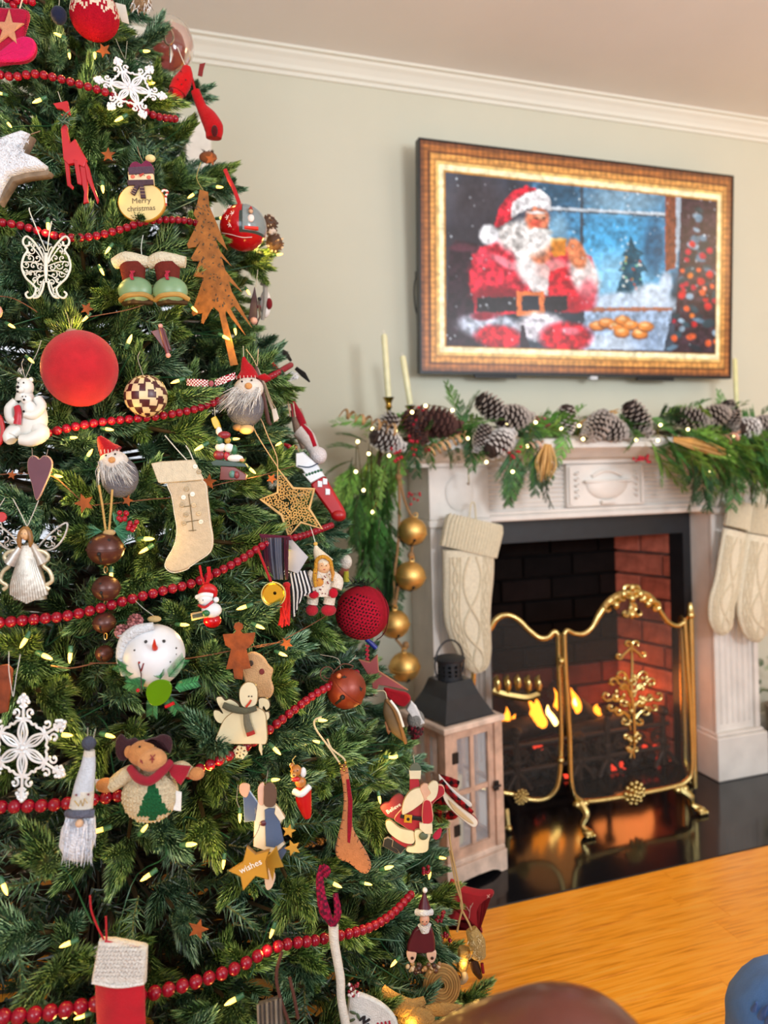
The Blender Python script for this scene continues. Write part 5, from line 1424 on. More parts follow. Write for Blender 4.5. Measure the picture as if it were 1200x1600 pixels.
# -- red reindeer
o = Orn('reindeer_ornament', 'flat red wooden reindeer ornament with long thin legs', 'ornament', 118, 240)
RD = hx('c8202c')
b = B().plate([(96, 202), (105, 202), (110, 225), (118, 218), (130, 240), (136, 250), (132, 262), (118, 256), (108, 258), (100, 250)], 6, RD); o.part('body', b, 'satin')
o.part('head', B().plate([(84, 163), (106, 159), (111, 182), (103, 176), (98, 172), (90, 171)], 5, RD, z=1), 'satin'); o.part('neck', B().plate([(96, 178), (106, 180), (106, 210), (97, 210)], 4, RD), 'satin')
for pts in ([(100, 246), (107, 248), (110, 286), (115, 292), (113, 296), (105, 290)], [(116, 250), (123, 252), (128, 282), (128, 290), (122, 288)], [(124, 240), (133, 256), (137, 292), (136, 308), (138, 316), (130, 318), (131, 300), (126, 280)], [(130, 244), (139, 262), (146, 290), (154, 312), (152, 318), (146, 302), (136, 280)]):
    o.part('leg', B().plate(pts, 4, hx('bb1a28'), z=rnd.uniform(-3, 2)), 'satin')
b = B(); hairs(b, lambda q: (100 + q.uniform(-6, 10), 190 + q.uniform(-4, 6), 3), lambda q, p: (p[0] + q.uniform(-16, 18), p[1] + q.uniform(-14, 14), q.uniform(3, 10)), 40, .8, ['2c5a3c', '4c7c54', '8ca890'], 5); o.part('collar_greenery', b, 'leaf', kind='stuff'); o.string([(96, 160, 0), (88, 140, -6)], col='c8c8b8')
# -- white fleece star
o = Orn('fleece_star_ornament', 'large white fleece star with brown glitter edge, cut by the left side', 'ornament', 22, 262, off=.035)
sp_ = [(-22, 224), (0, 226), (18, 216), (42, 208), (52, 212), (40, 236), (44, 242), (62, 254), (80, 268), (76, 274), (44, 278), (22, 284), (12, 300), (0, 320), (-8, 300), (-24, 290), (-50, 296), (-36, 262)]
o.part('edge', B().puff([(x + 1, y + 2) for x, y in sp_], 16, hx('8c7a66'), z=-5, e=2), 'rust'); o.part('fleece', B().puff([(x - 3 if x > 10 else x, y - (1 if y < 250 else 6)) for x, y in sp_], 22, hx('e8ecf2'), z=4, e=5), 'fur')
b = B(); hairs(b, lambda q: (q.uniform(-6, 48), q.uniform(222, 262), 13), lambda q, p: (p[0] + q.uniform(-7, 7), p[1] + q.uniform(-6, 8), q.uniform(12, 18)), 130, .7, ['f2f4f8', 'dce2ea'], 4); o.part('pile', b, 'fur', kind='stuff')
o.string([(48, 210, 0), (60, 202, -6)], col='8c7050', r=1)
# -- snowman "Merry Christmas"
o = Orn('snowman_ornament', 'yellowed wooden snowman plaque lettered Merry Christmas, plum hat with bobble', 'ornament', 222, 300)
o.part('body', B().plate(circ(222, 317, 37, 31, 36), 7, hx('e2cb8c'), side=hx('c89438'), bev=1.5), 'satin'); o.part('face', B().plate([(201, 270), (240, 268), (241, 290), (203, 291)], 7, hx('e8d0a8'), z=1), 'satin')
o.part('hat', B().plate(sm([(206, 268), (206, 258), (214, 254), (222, 258), (230, 252), (238, 258), (239, 268)], 3), 7, hx('7c3050'), z=2), 'felt'); o.part('hat_brim', B().plate([(202, 264), (240, 262), (241, 273), (203, 275)], 9, hx('5c4858'), z=2.5), 'felt')
o.part('bobble', B().ball((236, 249, 3), (8, 6, 6), hx('e6d49c')), 'felt')
o.part('scarf', B().plate([(201, 284), (241, 283), (242, 291), (226, 292), (230, 312), (222, 312), (220, 293), (212, 308), (206, 304), (213, 292), (202, 292)], 3, lambda c: hx('54434c'), z=6), 'cloth')
b = B()
for y in (296, 301, 306): b.tube([(221, y, 8), (229, y, 8)], .7, hx('9a8474'), n=4)
for k in range(3): b.tube([(209 + k * -1.5, 296 + k * 3.5, 8), (216 - k * 1.5, 299 + k * 3.5, 8)], .7, hx('9a8474'), n=4)
o.part('scarf_stripe', b, 'matte')
o.part('nose', B().lathe((220, 277, 6), [(0, 2.2), (9, .5)], hx('c04a3a'), n=8, ang=-PI / 2 - .5), 'matte'); b = B(); b.ball((209, 278, 5), (3.5, 3, .8), hx('d8745c')); b.ball((234, 279, 5), (3.5, 3, .8), hx('d8745c')); o.part('cheek', b, 'matte')
b = B(); [b.ball((x, y, 5), .8, hx('2c2420'), n=6) for x, y in ((214, 275), (227, 276), (214, 284), (217, 285.5), (221, 286), (225, 285.5))]; o.part('face_dots', b, 'matte', kind='stuff')
o.text('Merry', 222, 315, 12, -3, '6a5a3c', 4); o.text('christmas', 222, 327, 11.5, -3, '6a5a3c', 4)
o.part('candy_cane', B().tube([(259, 322, 0), (259, 306, 0), (262, 300, 0), (256, 297, 0), (252, 302, 0)], 2, lambda p: hx('e8dcd0') if int(p[1] / 3) % 2 else hx('b84030'), n=7, smooth=4), 'gloss'); o.string([(224, 254, 0), (217, 240, -3), (212, 226, -8)], col='8c7458', r=.8)
# -- small rusty stars of the wire garland (upper ones)
o = Orn('tin_star_garland', 'brown wire garland with small rusty tin stars looping across the whole tree', 'garland', 120, 500, off=.012)
SW = [[(-10, 462), (20, 466), (50, 482), (58, 488)], [(140, 495), (200, 484), (240, 470), (262, 462)], [(-10, 742), (30, 740), (66, 741), (86, 746), (105, 762), (135, 788), (160, 788), (200, 784), (235, 780), (270, 778)],
      [(300, 770), (345, 756), (385, 748), (420, 740), (460, 728)], [(140, 1036), (190, 1036), (240, 1034), (300, 1028), (360, 1017), (420, 1006), (440, 1004)], [(400, 1012), (430, 1005), (470, 985), (500, 968), (520, 955)], [(80, 1040), (110, 1044), (150, 1036)]]
def onskin(o, px, py, off=.014):
    p, _ = surf(px, py, off); q = p - o.e.matrix_world.translation
    return Vector((q.dot(cx_) / o.k + o.px, -q.dot(cy_) / o.k + o.py, q.dot(-VIEW) / o.k))
for W_ in SW:
    o.part('wire', B().tube([onskin(o, v.x, v.y, .014) for v in catmull(W_, 4)], .8, hx('7c5038'), n=5), 'rust')
for (x, y, R, a) in ((170, 243, 13, 0), (137, 483, 11, .4), (68, 740, 15, .2), (133, 786, 15, .9), (327, 753, 13, .1), (425, 748, 10, .5), (262, 462, 8, 0), (310, 1450, 14, .3), (448, 1005, 11, .7), (200, 782, 9, .3), (20, 742, 7, .2), (163, 80, 14, .8), (330, 250, 13, .2)):
    c = onskin(o, x, y, .018); b = B().plate([(px_, py_) for px_, py_ in star(c.x, c.y, R * o.k and R, R * .45, rot=-PI / 2 + a)], 1.2, hx('a85a24'), z=c.z + 3, bev=.3); o.part('tin_star', b, 'rust')
# -- rusty tin fir tree
o = Orn('tin_tree_ornament', 'tall rusty brown tin fir tree ornament with punched marks and long trunk', 'ornament', 345, 420, off=.035)
L = [(312, 296), (325, 300), (327, 322), (335, 340), (344, 362), (356, 392), (336, 372), (344, 392), (362, 416), (346, 402), (352, 422), (378, 456), (358, 440), (362, 455), (394, 512), (366, 478), (360, 482), (384, 524), (362, 498), (353, 485), (352, 490), (372, 570), (360, 572), (342, 488), (334, 480), (330, 484), (318, 506), (314, 505), (316, 490), (310, 490), (302, 494), (299, 490), (318, 434), (302, 432), (312, 408), (302, 408), (298, 404), (314, 376), (306, 386), (294, 388), (292, 382), (310, 346), (304, 338), (302, 334), (308, 318)]
o.part('tree_plate', B().plate(L, 2, lambda p: hx('a4692f'), bev=.5), 'rust', smooth=False)
b = B(); q_ = random.Random(8)
for _ in range(95):
    y = q_.uniform(310, 480); x = 312 + (y - 300) * .13 + q_.uniform(-1, 1) * (8 + (y - 300) * .13); b.ball((x, y, 1.6), (q_.uniform(1, 3), q_.uniform(.6, 1.2), .6), hx(q_.choice(['5c4a34', '4c4438', '7c6444'])), n=5, rot=Matrix.Rotation(q_.uniform(0, 3), 3, 'Z'))
o.part('punched_marks', b, 'rust', kind='stuff'); o.string([(318, 298, 0), (306, 276, -5), (312, 250, -8)], col='b09a5c', r=.6)
# -- clear/red ball
o = Orn('glass_ball_ornament', 'shiny red glass ball with snowflakes and a clear window holding a tiny scene', 'ornament', 380, 355, off=.02, push=-.05)
def rb(la, lo, d): return hx('b81620') if not (d.x > .05 and d.y < .45 and d.z > 0) else hx('3a4440')
b = B(); pball(b, (380, 356, 0), 36, 56, rb); o.part('ball', b, 'gloss')
b = B(); cl_ = flat_mat('clear_dome', (.9, .95, .95), .03, alpha=.22)
dm = B().ball((380, 356, 0), 36.8, (1, 1, 1), n=40); dm.f = [f for f in dm.f if all(dm.v[i].x > 382 and dm.v[i].y < 374 for i in f)]; dm.c = dm.c[:len(dm.f)]; o.part('clear_window', dm, cl_)
b = B(); b.tube([(374, 318, 0), (366, 296, 3), (358, 280, 0), (350, 262, -6)], 3, hx('c01c28'), n=6, flat=.3, smooth=3); o.part('ribbon', b, 'velvet')
b = B()
for (x, y) in ((363, 331), (370, 345), (362, 350), (366, 362), (356, 338)):
    R_ = math.sqrt(max(1, 36 ** 2 - (x - 380) ** 2 - (y - 356) ** 2))
    for k in range(3):
        a = k * PI / 3; b.tube([(x - 4 * math.cos(a), y - 4 * math.sin(a), R_), (x + 4 * math.cos(a), y + 4 * math.sin(a), R_)], .6, hx('f0d8d0'), n=4)
b.tube([(352, 372, 25), (366, 376, 31), (384, 380, 29), (398, 378, 24)], .5, hx('f0d8d0'), n=4, smooth=4); o.part('painted_snowflakes', b, 'matte', kind='stuff')
b = B().ball((398, 352, 33), (5, 6, 3), hx('e8d8d0')); b.ball((398, 342, 34), 3.5, hx('d0a888')); b.lathe((398, 334, 34), [(0, .5), (5, 3.5)], hx('b02028'), n=10); b.tube([(388, 366, 33), (408, 366, 27)], 3, hx('e03010'), n=6); o.part('tiny_figure', b, 'matte')
o = Orn('pine_cone_ornament', 'brown and cream furry pine cone ornament peeking behind the red glass ball', 'ornament', 424, 365, off=-.01)
for x, y, r_ in ((420, 348, 12), (428, 378, 13), (424, 362, 8)):
    b = B(); b.ball((x, y, -4), r_, hx('4c3424' if r_ > 10 else 'e0d0c0')); q_ = random.Random(x)
    for k in range(60):
        a, e_ = q_.uniform(0, 6.28), q_.uniform(-1.4, 1.4); d = Vector((math.cos(a) * math.cos(e_), math.sin(e_), math.sin(a) * math.cos(e_))); b.tube([Vector((x, y, -4)) + d * r_ * .9, Vector((x, y, -4)) + d * r_ * 1.2], [2, .8], hx(q_.choice(['6c4c34', '54382a', 'c8b49c'])), n=5)
    o.part('cone' if r_ > 10 else 'bow', b, 'wood')
# -- green boots
o = Orn('boots_ornament', 'pair of small resin boots, green toes and cream fur cuffs', 'ornament', 240, 436, off=.03)
for dx, w_ in ((0, 0), (54, -4)):
    cuff = B().tube([(179 + dx, 412, 0), (200 + dx, 406, 4), (232 + dx - w_, 410, 0)], [9, 12, 9], hx('d8d0b8'), n=14, smooth=5); o.part('cuff', cuff, 'fur')
    o.part('shaft', B().tube([(207 + dx, 412, 0), (209 + dx, 440, 0)], [21, 17], hx('6c2c24'), n=18, flat=.7), 'cloth')
    o.part('toe', B().ball((222 + dx - 8, 456, 6), (27, 22, 18), hx('7c9a74'), n=24), 'satin')
    b = B().tube([(190 + dx, 470, 4), (206 + dx, 466, 20), (230 + dx, 464, 18), (241 + dx, 468, 2)], 4, hx('b09050'), n=8, smooth=4); o.part('welt', b, 'wood')
    o.part('sole', B().tube([(194 + dx, 474, 0), (214 + dx, 472, 12), (238 + dx, 472, 0)], [5, 7, 5], hx('40301c'), n=8, smooth=3), 'satin')
    b = B()
    for k in range(3): b.tube([(210 + dx + k * 3, 428, 17), (214 + dx - k * 2, 436, 20), (212 + dx + k * 2, 442, 22)], 1.4, hx('b01c40'), n=5, smooth=3)
    o.part('lace', b, 'matte')
o.string([(222, 404, 0), (220, 385, -2), (221, 365, -8)], col='b8c0b8', r=.8)
# -- butterfly
o = Orn('butterfly_ornament', 'white filigree butterfly ornament with curled wings', 'ornament', 73, 415, off=.03)
WC = hx('dcdcd0')
for s_ in (-1, 1):
    X = lambda x: 73 + s_ * x
    b = B()
    b.tube([(X(2), 412, 2), (X(8), 395, 2), (X(20), 378, 2), (X(30), 370, 2), (X(36), 376, 2), (X(34), 384, 2), (X(27), 384, 2), (X(26), 378, 2)], 1.7, WC, n=7, smooth=4)
    b.tube([(X(33), 386, 2), (X(29), 392, 2), (X(35), 402, 2), (X(38), 418, 2), (X(32), 434, 2), (X(22), 444, 2), (X(16), 452, 2), (X(20), 463, 2), (X(28), 466, 2), (X(32), 460, 2), (X(28), 456, 2)], 1.7, WC, n=7, smooth=4)
    b.tube([(X(3), 440, 2), (X(6), 454, 2), (X(12), 464, 2), (X(20), 466, 2)], 1.7, WC, n=7, smooth=4); o.part('wing_rim', b, 'satin')
    b = B(); q_ = random.Random(9)
    for (x, y, r_) in ((22, 392, 6), (14, 404, 6), (25, 404, 6), (9, 418, 6), (20, 416, 6), (31, 414, 6), (12, 430, 6), (24, 428, 6), (31, 424, 4), (9, 442, 5), (18, 438, 5), (15, 452, 4), (20, 384, 4), (28, 396, 4), (14, 462, 3)):
        b.tube(curl(X(x), y, r_, q_.uniform(0, 6), s_ * 6, z=1.5), .9, WC, n=5)
        b.ball((X(x), y, 1.5), 1.2, WC, n=6)
    for (x0, y0, x1, y1) in ((3, 412, 28, 380), (3, 416, 36, 410), (3, 424, 32, 430), (3, 430, 20, 444), (3, 436, 12, 460)): b.tube([(X(x0), y0, 1.5), (X((x0 + x1) / 2), (y0 + y1) / 2 - 3, 1.5), (X(x1), y1, 1.5)], 1, WC, n=5, smooth=3)
    o.part('filigree', b, 'satin', kind='stuff')
    o.part('antenna', B().tube([(X(2), 400, 2), (X(5), 390, 2), (X(9), 386, 2), (X(10), 390, 2)], .9, WC, n=5, smooth=3), 'satin')
o.part('body', B().tube([(73, 396, 2), (73, 405, 3), (73, 425, 3), (73, 442, 2)], [2, 3.4, 3.2, 1.2], WC, n=10, smooth=3), 'satin')
o.string([(72, 392, 0), (60, 366, -2), (44, 330, -6), (42, 322, -8)], [(74, 392, 0), (76, 366, -2), (78, 344, -6)], col='d4d4c4', r=1)
# -- red mitten / boot at silhouette
o = Orn('felt_elf_boots_ornament', 'pair of bright red felt boots hanging at the right edge near the top', 'ornament', 308, 165, off=.0, push=-.07)
b = B().tube([(292, 104, 0), (290, 118, 0), (284, 132, 2), (278, 146, 4)], [6, 12, 15, 14], hx('c40c18'), n=20, smooth=5, flat=.8); b.ball((276, 150, 4), (12, 10, 11), hx('c40c18')); o.part('boot', b, 'felt')
b = B().tube([(304, 140, -4), (314, 165, -4), (325, 182, -2), (334, 200, 0), (334, 216, 0)], [7, 8, 13, 15, 12], hx('b80c18'), n=20, smooth=5, flat=.8); o.part('boot', b, 'felt')
b = B(); b.ball((272, 149, 13), (3.5, 4.5, 3), hx('5c0810')); b.ball((338, 210, 12), (5, 9, 4), hx('4c0810')); o.part('opening', b, 'felt')
b = B(); [b.ball((x, y, z), 1.2, hx('5c0810'), n=6) for x, y, z in ((286, 118, 12), (288, 140, 16), (294, 132, 14), (282, 132, 16))]; o.part('stitch_knots', b, 'matte', kind='stuff')
o.part('cord', B().tube([(296, 106, 0), (304, 140, -3)], 2, hx('b00c18'), n=6), 'felt'); o.string([(289, 102, 0), (283, 88, -2), (276, 71, -5)], col='d8d0c0', r=.8)
# -- ring candy ornament, mouse
o = Orn('silver_charm_ornament', 'tiny silver ring and charm hanging high on the right edge', 'ornament', 266, 75, off=.005)
o.part('ring', B().tube(circ(264, 58, 7, 12, 20), 1.6, hx('d8c8b8'), n=6, closed=True), 'metal'); o.part('charm', B().tube([(266, 74, 0), (268, 86, 2), (266, 98, 0)], [1.5, 3.4, 1], hx('e4e4e0'), n=8), 'metal'); o.string([(264, 46, 0), (268, 30, -2)])
o = Orn('glass_bauble_ornament', 'translucent reddish bauble half hidden behind the highest right branches', 'ornament', 272, 76, off=-.02, push=.16)
o.part('bauble', B().ball((264, 72, 0), (38, 46, 36), lambda p: hx('b06058') if p[1] > 55 else hx('b8b8a0'), n=32), vc_mat('tinted_glass', .08, vary=.1, trans=.75))
o = Orn('ribbon_ornament', 'short dusty red ribbon end sticking out of the upper right edge', 'ornament', 315, 108, off=-.01)
o.part('ribbon', B().plate([(312, 100), (321, 98), (318, 108), (316, 120), (309, 118)], 1, hx('8c3838'), bev=.2), 'cloth')
o = Orn('brown_bonnet_ornament', 'small brown felt bonnet showing above the red hanging ribbon', 'ornament', 327, 243, off=.0)
o.part('bonnet', B().ball((325, 246, 0), (14, 9, 9), hx('8a5230')), 'felt'); b = B(); hairs(b, lambda q: (326 + q.uniform(-10, 10), 242, 0), lambda q, p: (p[0] + q.uniform(-5, 5), p[1] - q.uniform(4, 9), 3), 20, .8, ['5c3c24', '3c2818'], 3); o.part('fringe', b, 'wood', kind='stuff')
# -- ornaments on the silhouette near (400,480)
o = Orn('skate_ornament', 'dark plum sled shaped ornament behind the tin fir tree', 'ornament', 400, 478, off=-.005)
o.part('plank', B().plate([(398, 448), (402, 470), (402, 500), (396, 506), (388, 500), (392, 470)], 4, hx('3c1c24')), 'satin'); o.part('runner', B().tube([(404, 470, 0), (406, 495, 0), (400, 508, 0)], 1.5, hx('2c1418')), 'satin')
o.part('end_cap', B().ball((397, 502, 3), 6, hx('d8a898')), 'satin'); o.string([(400, 448, 0), (402, 420, -5)])
o = Orn('penguin_ornament', 'small white and black figure with grey scarf hanging at the edge beside the plum sled', 'ornament', 414, 470, off=-.01)
o.part('scarf', B().tube([(408, 446, 2), (414, 440, 2), (415, 470, 3), (410, 500, 0)], [2, 4, 4, 3], hx('a8a49c'), n=8, smooth=3), 'cloth'); o.part('body', B().ball((414, 474, -4), (9, 22, 8), hx('e4e0dc')), 'satin'); o.part('muff', B().ball((421, 475, 2), (5, 9, 5), hx('7c1c24')), 'felt')
b = B(); b.ball((406, 468, 4), 3, hx('181418')); b.ball((405, 480, 4), 3, hx('b02030')); o.part('button', b, 'gloss')
# -- little sled figure
o = Orn('sled_ornament', 'tiny plum wooden sled with pink tips among the branches', 'ornament', 258, 530)
o.part('deck', B().plate([(236, 518), (256, 512), (262, 530), (268, 548), (256, 545)], 4, hx('5c2c34')), 'satin', smooth=False); o.part('runner', B().tube([(251, 512, 3), (258, 535, 5), (264, 556, 3)], 3.2, hx('6c343c'), n=8), 'satin'); b = B(); b.ball((252, 510, 4), 3.6, hx('d09a90')); b.ball((264, 556, 4), 4, hx('d09a90')); o.part('tip', b, 'satin')
# ================================================================== ornaments, middle of the tree
# -- big red ball
o = Orn('ball_ornament', 'very large plain red velvety ball with a pearl cap', 'ornament', 125, 576, off=.03)
o.part('ball', B().ball((125, 576, 0), (57, 59.5, 57), hx('c9202e'), n=64), 'velvet'); o.part('cap', B().lathe((112, 514, 0), [(0, 1), (1, 8), (5, 11), (8, 12)], hx('e8dcc8'), n=18, ang=-.1), 'metal'); o.string([(110, 514, 0), (105, 498, -4), (100, 486, -8)], [(111, 514, 0), (111, 496, -5)], col='c8b48c', r=.5)
# -- checker ball
o = Orn('checkered_ball_ornament', 'brown and cream checkered ball ornament beside the large red ball', 'ornament', 228, 618)
tl_ = Matrix.Rotation(.25, 3, 'X') @ Matrix.Rotation(.1, 3, 'Z')
def ck(la, lo, d): return hx('4a1a22') if (math.floor(la / (PI / 8) + 100) + math.floor(lo / (PI / 8) + 100)) % 2 else hx('dcc8a0')
b = B(); pball(b, (228, 619, 0), 33, 64, ck, tl_); o.part('ball', b, 'satin'); o.string([(224, 587, 0), (214, 560, -4), (216, 548, -8)], col='a8a090')
# -- polar bears
o = Orn('polar_bear_ornament', 'white polar bear with a red scarf hugging a cub, hanging under wire', 'ornament', 46, 650, off=.03)
WB = hx('dcdcd6')
o.part('body', B().ball((48, 655, 0), (26, 34, 18), WB, n=24).tube([(40, 625, 2), (40, 612, 4)], [15, 11], WB, n=16), 'satin')
o.part('head', B().ball((42, 606, 6), (13, 15, 12), WB, n=20).ball((40, 610, 15), (7, 6, 6), WB).ball((32, 594, 4), (4, 4, 3), WB).ball((50, 594, 4), (4, 4, 3), WB), 'satin')
o.part('arm', B().tube([(28, 628, 4), (19, 640, 8), (24, 656, 14), (34, 660, 18)], [8, 8, 7, 6], WB, n=12, smooth=4), 'satin'); o.part('arm', B().tube([(60, 624, 4), (68, 636, 8), (60, 650, 16), (48, 648, 20)], [8, 8, 7, 6], WB, n=12, smooth=4), 'satin')
for q in ([(32, 668, 4), (22, 682, 12), (26, 690, 16)], [(60, 668, 4), (70, 678, 10), (56, 688, 16), (40, 688, 18)]): o.part('leg', B().tube(q, [12, 12, 8], WB, n=12, smooth=4), 'satin')
o.part('cub', B().ball((54, 640, 16), (10, 12, 9), hx('e4e4e0')).ball((50, 626, 18), (8, 8, 7), hx('e4e4e0')), 'satin')
o.part('scarf', B().tube([(34, 636, 16), (38, 648, 20), (36, 664, 20)], [5, 6, 7], hx('c02438'), n=10, flat=.5, smooth=3), 'satin')
b = B(); [b.ball((x, y, z), r_, hx('181818'), n=8) for x, y, z, r_ in ((37, 600, 17, 1.3), (45, 600, 17, 1.3), (38, 607, 21, 2.4), (37, 614, 19.5, 1.8), (47, 622, 25, 1), (52, 622, 25, 1), (50, 627, 26, 1.8), (50, 645, 27, 2))]; o.part('eyes_and_noses', b, 'gloss', kind='stuff')
o.string([(39, 590, 0), (33, 570, -2), (35, 560, -4)], [(40, 590, 0), (50, 565, -2), (56, 548, -6), (60, 530, -10)], col='b8b4a4')
# -- heart
o = Orn('heart_ornament', 'long mauve brown wooden heart with a rusty star wire crossing it', 'ornament', 62, 742)
hp = sm([(62, 717), (68, 712), (76, 713), (82, 722), (80, 736), (72, 756), (58, 782), (50, 756), (44, 736), (44, 720), (50, 712), (57, 713)], 4); o.part('heart', B().plate(hp, 4, hx('6c4450'), side=hx('c8a490'), bev=1), 'matte'); o.string([(52, 716, 3), (50, 700, 0)], [(73, 716, 3), (75, 702, 0)], col='8c7c70')
# -- green/red disc at left edge, pink disc
o = Orn('round_plaque_ornament', 'red rimmed green round plaque mostly cut by the left edge below the ball', 'ornament', -6, 672, off=.03)
o.part('disc', B().plate(circ(-6, 672, 13, 27, 28), 5, hx('c03030')), 'satin'); o.part('inlay', B().plate(circ(-7, 672, 9, 22, 24), 1, hx('3c9c6c'), z=3, bev=.2), 'satin')
o = Orn('round_plaque_ornament', 'pinkish round ornament edge at the left, level with the butterfly curls', 'ornament', -4, 487, off=.03); o.part('disc', B().plate(circ(-6, 487, 9, 11, 24), 5, hx('d8a090')), 'satin')
o = Orn('button_ornament', 'small red button ornament on a white thread at the left edge above the angel', 'ornament', 4, 807, off=.03); o.part('button', B().plate(circ(2, 808, 8, 8, 24), 3, hx('c83c40')), 'satin'); o.string([(0, 790, 0), (6, 778, -3)], [(2, 816, 0), (5, 834, 0)], col='d8d4c8')
# -- gnomes
def gnome(label, cx, cy, sc, hatpts, face, hair_dir, seed, balls=None):
    o = Orn('gnome_ornament', label, 'ornament', cx, cy, off=.026)
    o.part('body', B().ball((cx, cy + 8 * sc, 0), (28 * sc, 32 * sc, 24 * sc), hx('77757a'), n=28), 'fur'); o.part('face', B().ball((face[0], face[1] + 6, 8), (22 * sc, 17 * sc, 18 * sc), hx('dcd2c6'), n=22), 'felt')
    o.part('hat', B().tube([(x, y, z) for x, y, z, r in hatpts], [r for x, y, z, r in hatpts], hx('b4121e'), n=22, smooth=5, flat=.85), 'felt')
    b = B(); hairs(b, lambda q: (face[0] + q.uniform(-20, 20) * sc, face[1] + q.uniform(4, 20) * sc, 22 * sc), lambda q, p: (p[0] + hair_dir * q.uniform(6, 24) * sc + (p[0] - face[0]) * .4, p[1] + q.uniform(12, 30) * sc, q.uniform(14, 26) * sc), 190, .7, ['e4e0da', 'cfcac4', 'b8b4b0', 'f0eeea'], seed); o.part('beard', b, 'fur', kind='stuff')
    o.part('nose', B().ball((face[0] + 3, face[1] + 4, 25 * sc), (5.5 * sc, 5 * sc, 4.5 * sc), hx('d8a068')), 'felt')
    b = B(); b.ball((face[0] - 7 * sc, face[1] - 3, 23 * sc), 1.6, hx('201c1c'), n=8); b.ball((face[0] + 7 * sc, face[1] - 5, 23 * sc), 1.6, hx('201c1c'), n=8); o.part('eyes', b, 'gloss')
    b = B()
    for k in range(6): b.tube([(face[0] - 16 * sc + k * 5.5 * sc, face[1] - 12 * sc, 20 * sc), (face[0] - 15 * sc + k * 5.5 * sc, face[1] - 6 * sc, 21 * sc)], .5, hx('e8c8c0'), n=4)
    o.part('stitching', b, 'matte', kind='stuff')
    return o
o = gnome('grey felt gnome with a red pointed hat, left of the linen stocking', 188, 738, 1.0, [(157, 682, 4, 3), (160, 688, 4, 7), (168, 700, 4, 13), (176, 710, 4, 19)], (181, 715), .6, 1)
o = gnome('grey wool gnome with red hat and wooden foot, beside the gingham ribbon', 383, 626, 1.05, [(381, 558, 2, 2), (383, 568, 2, 6), (387, 580, 2, 12), (388, 592, 2, 19)], (390, 602), -1.0, 2)
o.part('foot', B().ball((386, 671, 6), (12, 8, 9), hx('d8b078')), 'wood'); o.part('foot', B().ball((374, 668, 4), (10, 6, 8), hx('b88a58')), 'wood'); o.string([(381, 558, 0), (379, 540, -5)])
b = B().tube([(405, 590, 6), (414, 590, 6), (424, 592, 6)], [3, 6, 1.5], hx('b4121e'), n=10); o.part('hat_flap', b, 'felt')
# -- gingham ribbon
o = Orn('gingham_ribbon_ornament', 'red and white gingham ribbon loop beside the checkered ball', 'ribbon', 330, 598)
gg = lambda p: hx('e8dcd8') if (int(p[0] / 2.6) + int(p[1] / 2.6)) % 2 else hx('a82034')
for A_, C_, up_ in (((292, 598), (326, 600), -4), ((336, 600), (368, 588), -3)):
    b = B()
    nx_, ny_ = 26, 5
    vs = []; 
    for i in range(nx_ + 1):
        for j in range(ny_ + 1):
            t = i / nx_; x = A_[0] + (C_[0] - A_[0]) * t; y = A_[1] + (C_[1] - A_[1]) * t; vs.append((x, y - 6 + 12 * j / ny_ * (1 - .3 * abs(t - .5)), 2 + 4 * math.sin(PI * t)))
    b.add(vs, [(i * (ny_ + 1) + j, (i + 1) * (ny_ + 1) + j, (i + 1) * (ny_ + 1) + j + 1, i * (ny_ + 1) + j + 1) for i in range(nx_) for j in range(ny_)], gg); o.part('ribbon', b, 'cloth')
o.part('knot', B().ball((331, 600, 4), (4, 5, 3), hx('b06068')), 'cloth')
# -- linen stocking
o = Orn('linen_stocking_ornament', 'beige linen stocking ornament with small pearl buttons in a tree shape', 'ornament', 288, 805, off=.04)
sp_ = sm([(262, 754), (290, 752), (320, 752), (326, 780), (330, 815), (334, 842), (330, 862), (312, 876), (290, 890), (270, 894), (258, 886), (260, 874), (268, 860), (274, 845), (276, 825), (272, 800), (268, 775)], 5)
o.part('boot', B().puff(sp_, 9, hx('cdbb9f'), e=3), 'cloth'); o.part('cuff', B().puff([(237, 724), (252, 721), (290, 719), (304, 718), (319, 748), (318, 751), (252, 756), (248, 754)], 11, hx('d9cdb4'), z=2, e=2), 'cloth')
b = B(); b.tube([(x + (1.2 if x < 295 else -1.2), y, 4) for x, y in sp_], .6, hx('f0e6d4'), n=4, closed=True); o.part('piping', b, 'cloth')
for (x, y) in ((293, 764), (288, 777), (302, 772), (286, 789), (304, 789), (292, 804), (312, 802), (289, 817), (315, 815), (307, 729), (313, 737)):
    b = B().lathe((x, y, 4.5 if y > 750 else 8), [(0, 0.5)], hx('e4d6bc'), n=8) if False else B().plate(circ(x, y, 3.8, 3.8, 14), 2, hx(rnd.choice(['e6dac4', 'd0b890', 'f0e8d8', 'b09c78'])), z=5.5 if y > 750 else 8.5, bev=.7)
    for s_ in (-1, 1): b.ball((x + s_, y, 6.6 if y > 750 else 9.6), .5, hx('5c4830'), n=5)
    o.part('button', b, 'satin')
b = B(); b.tube([(296, 772, 5), (300, 800, 5), (303, 830, 5)], .8, hx('7c6c4c'), n=4); b.tube([(286, 792, 5), (300, 790, 5), (308, 788, 5)], .7, hx('7c6c4c'), n=4); b.tube([(289, 816, 5), (301, 814, 5), (314, 812, 5)], .7, hx('7c6c4c'), n=4); b.tube([(296, 829, 5), (308, 828, 5)], .7, hx('7c6c4c'), n=4); o.part('embroidered_tree', b, 'matte')
o.string([(293, 720, 0), (274, 700, -2), (256, 680, -6)], [(302, 719, 0), (296, 706, -2), (289, 696, -6)], col='d8d4c4', r=.9)
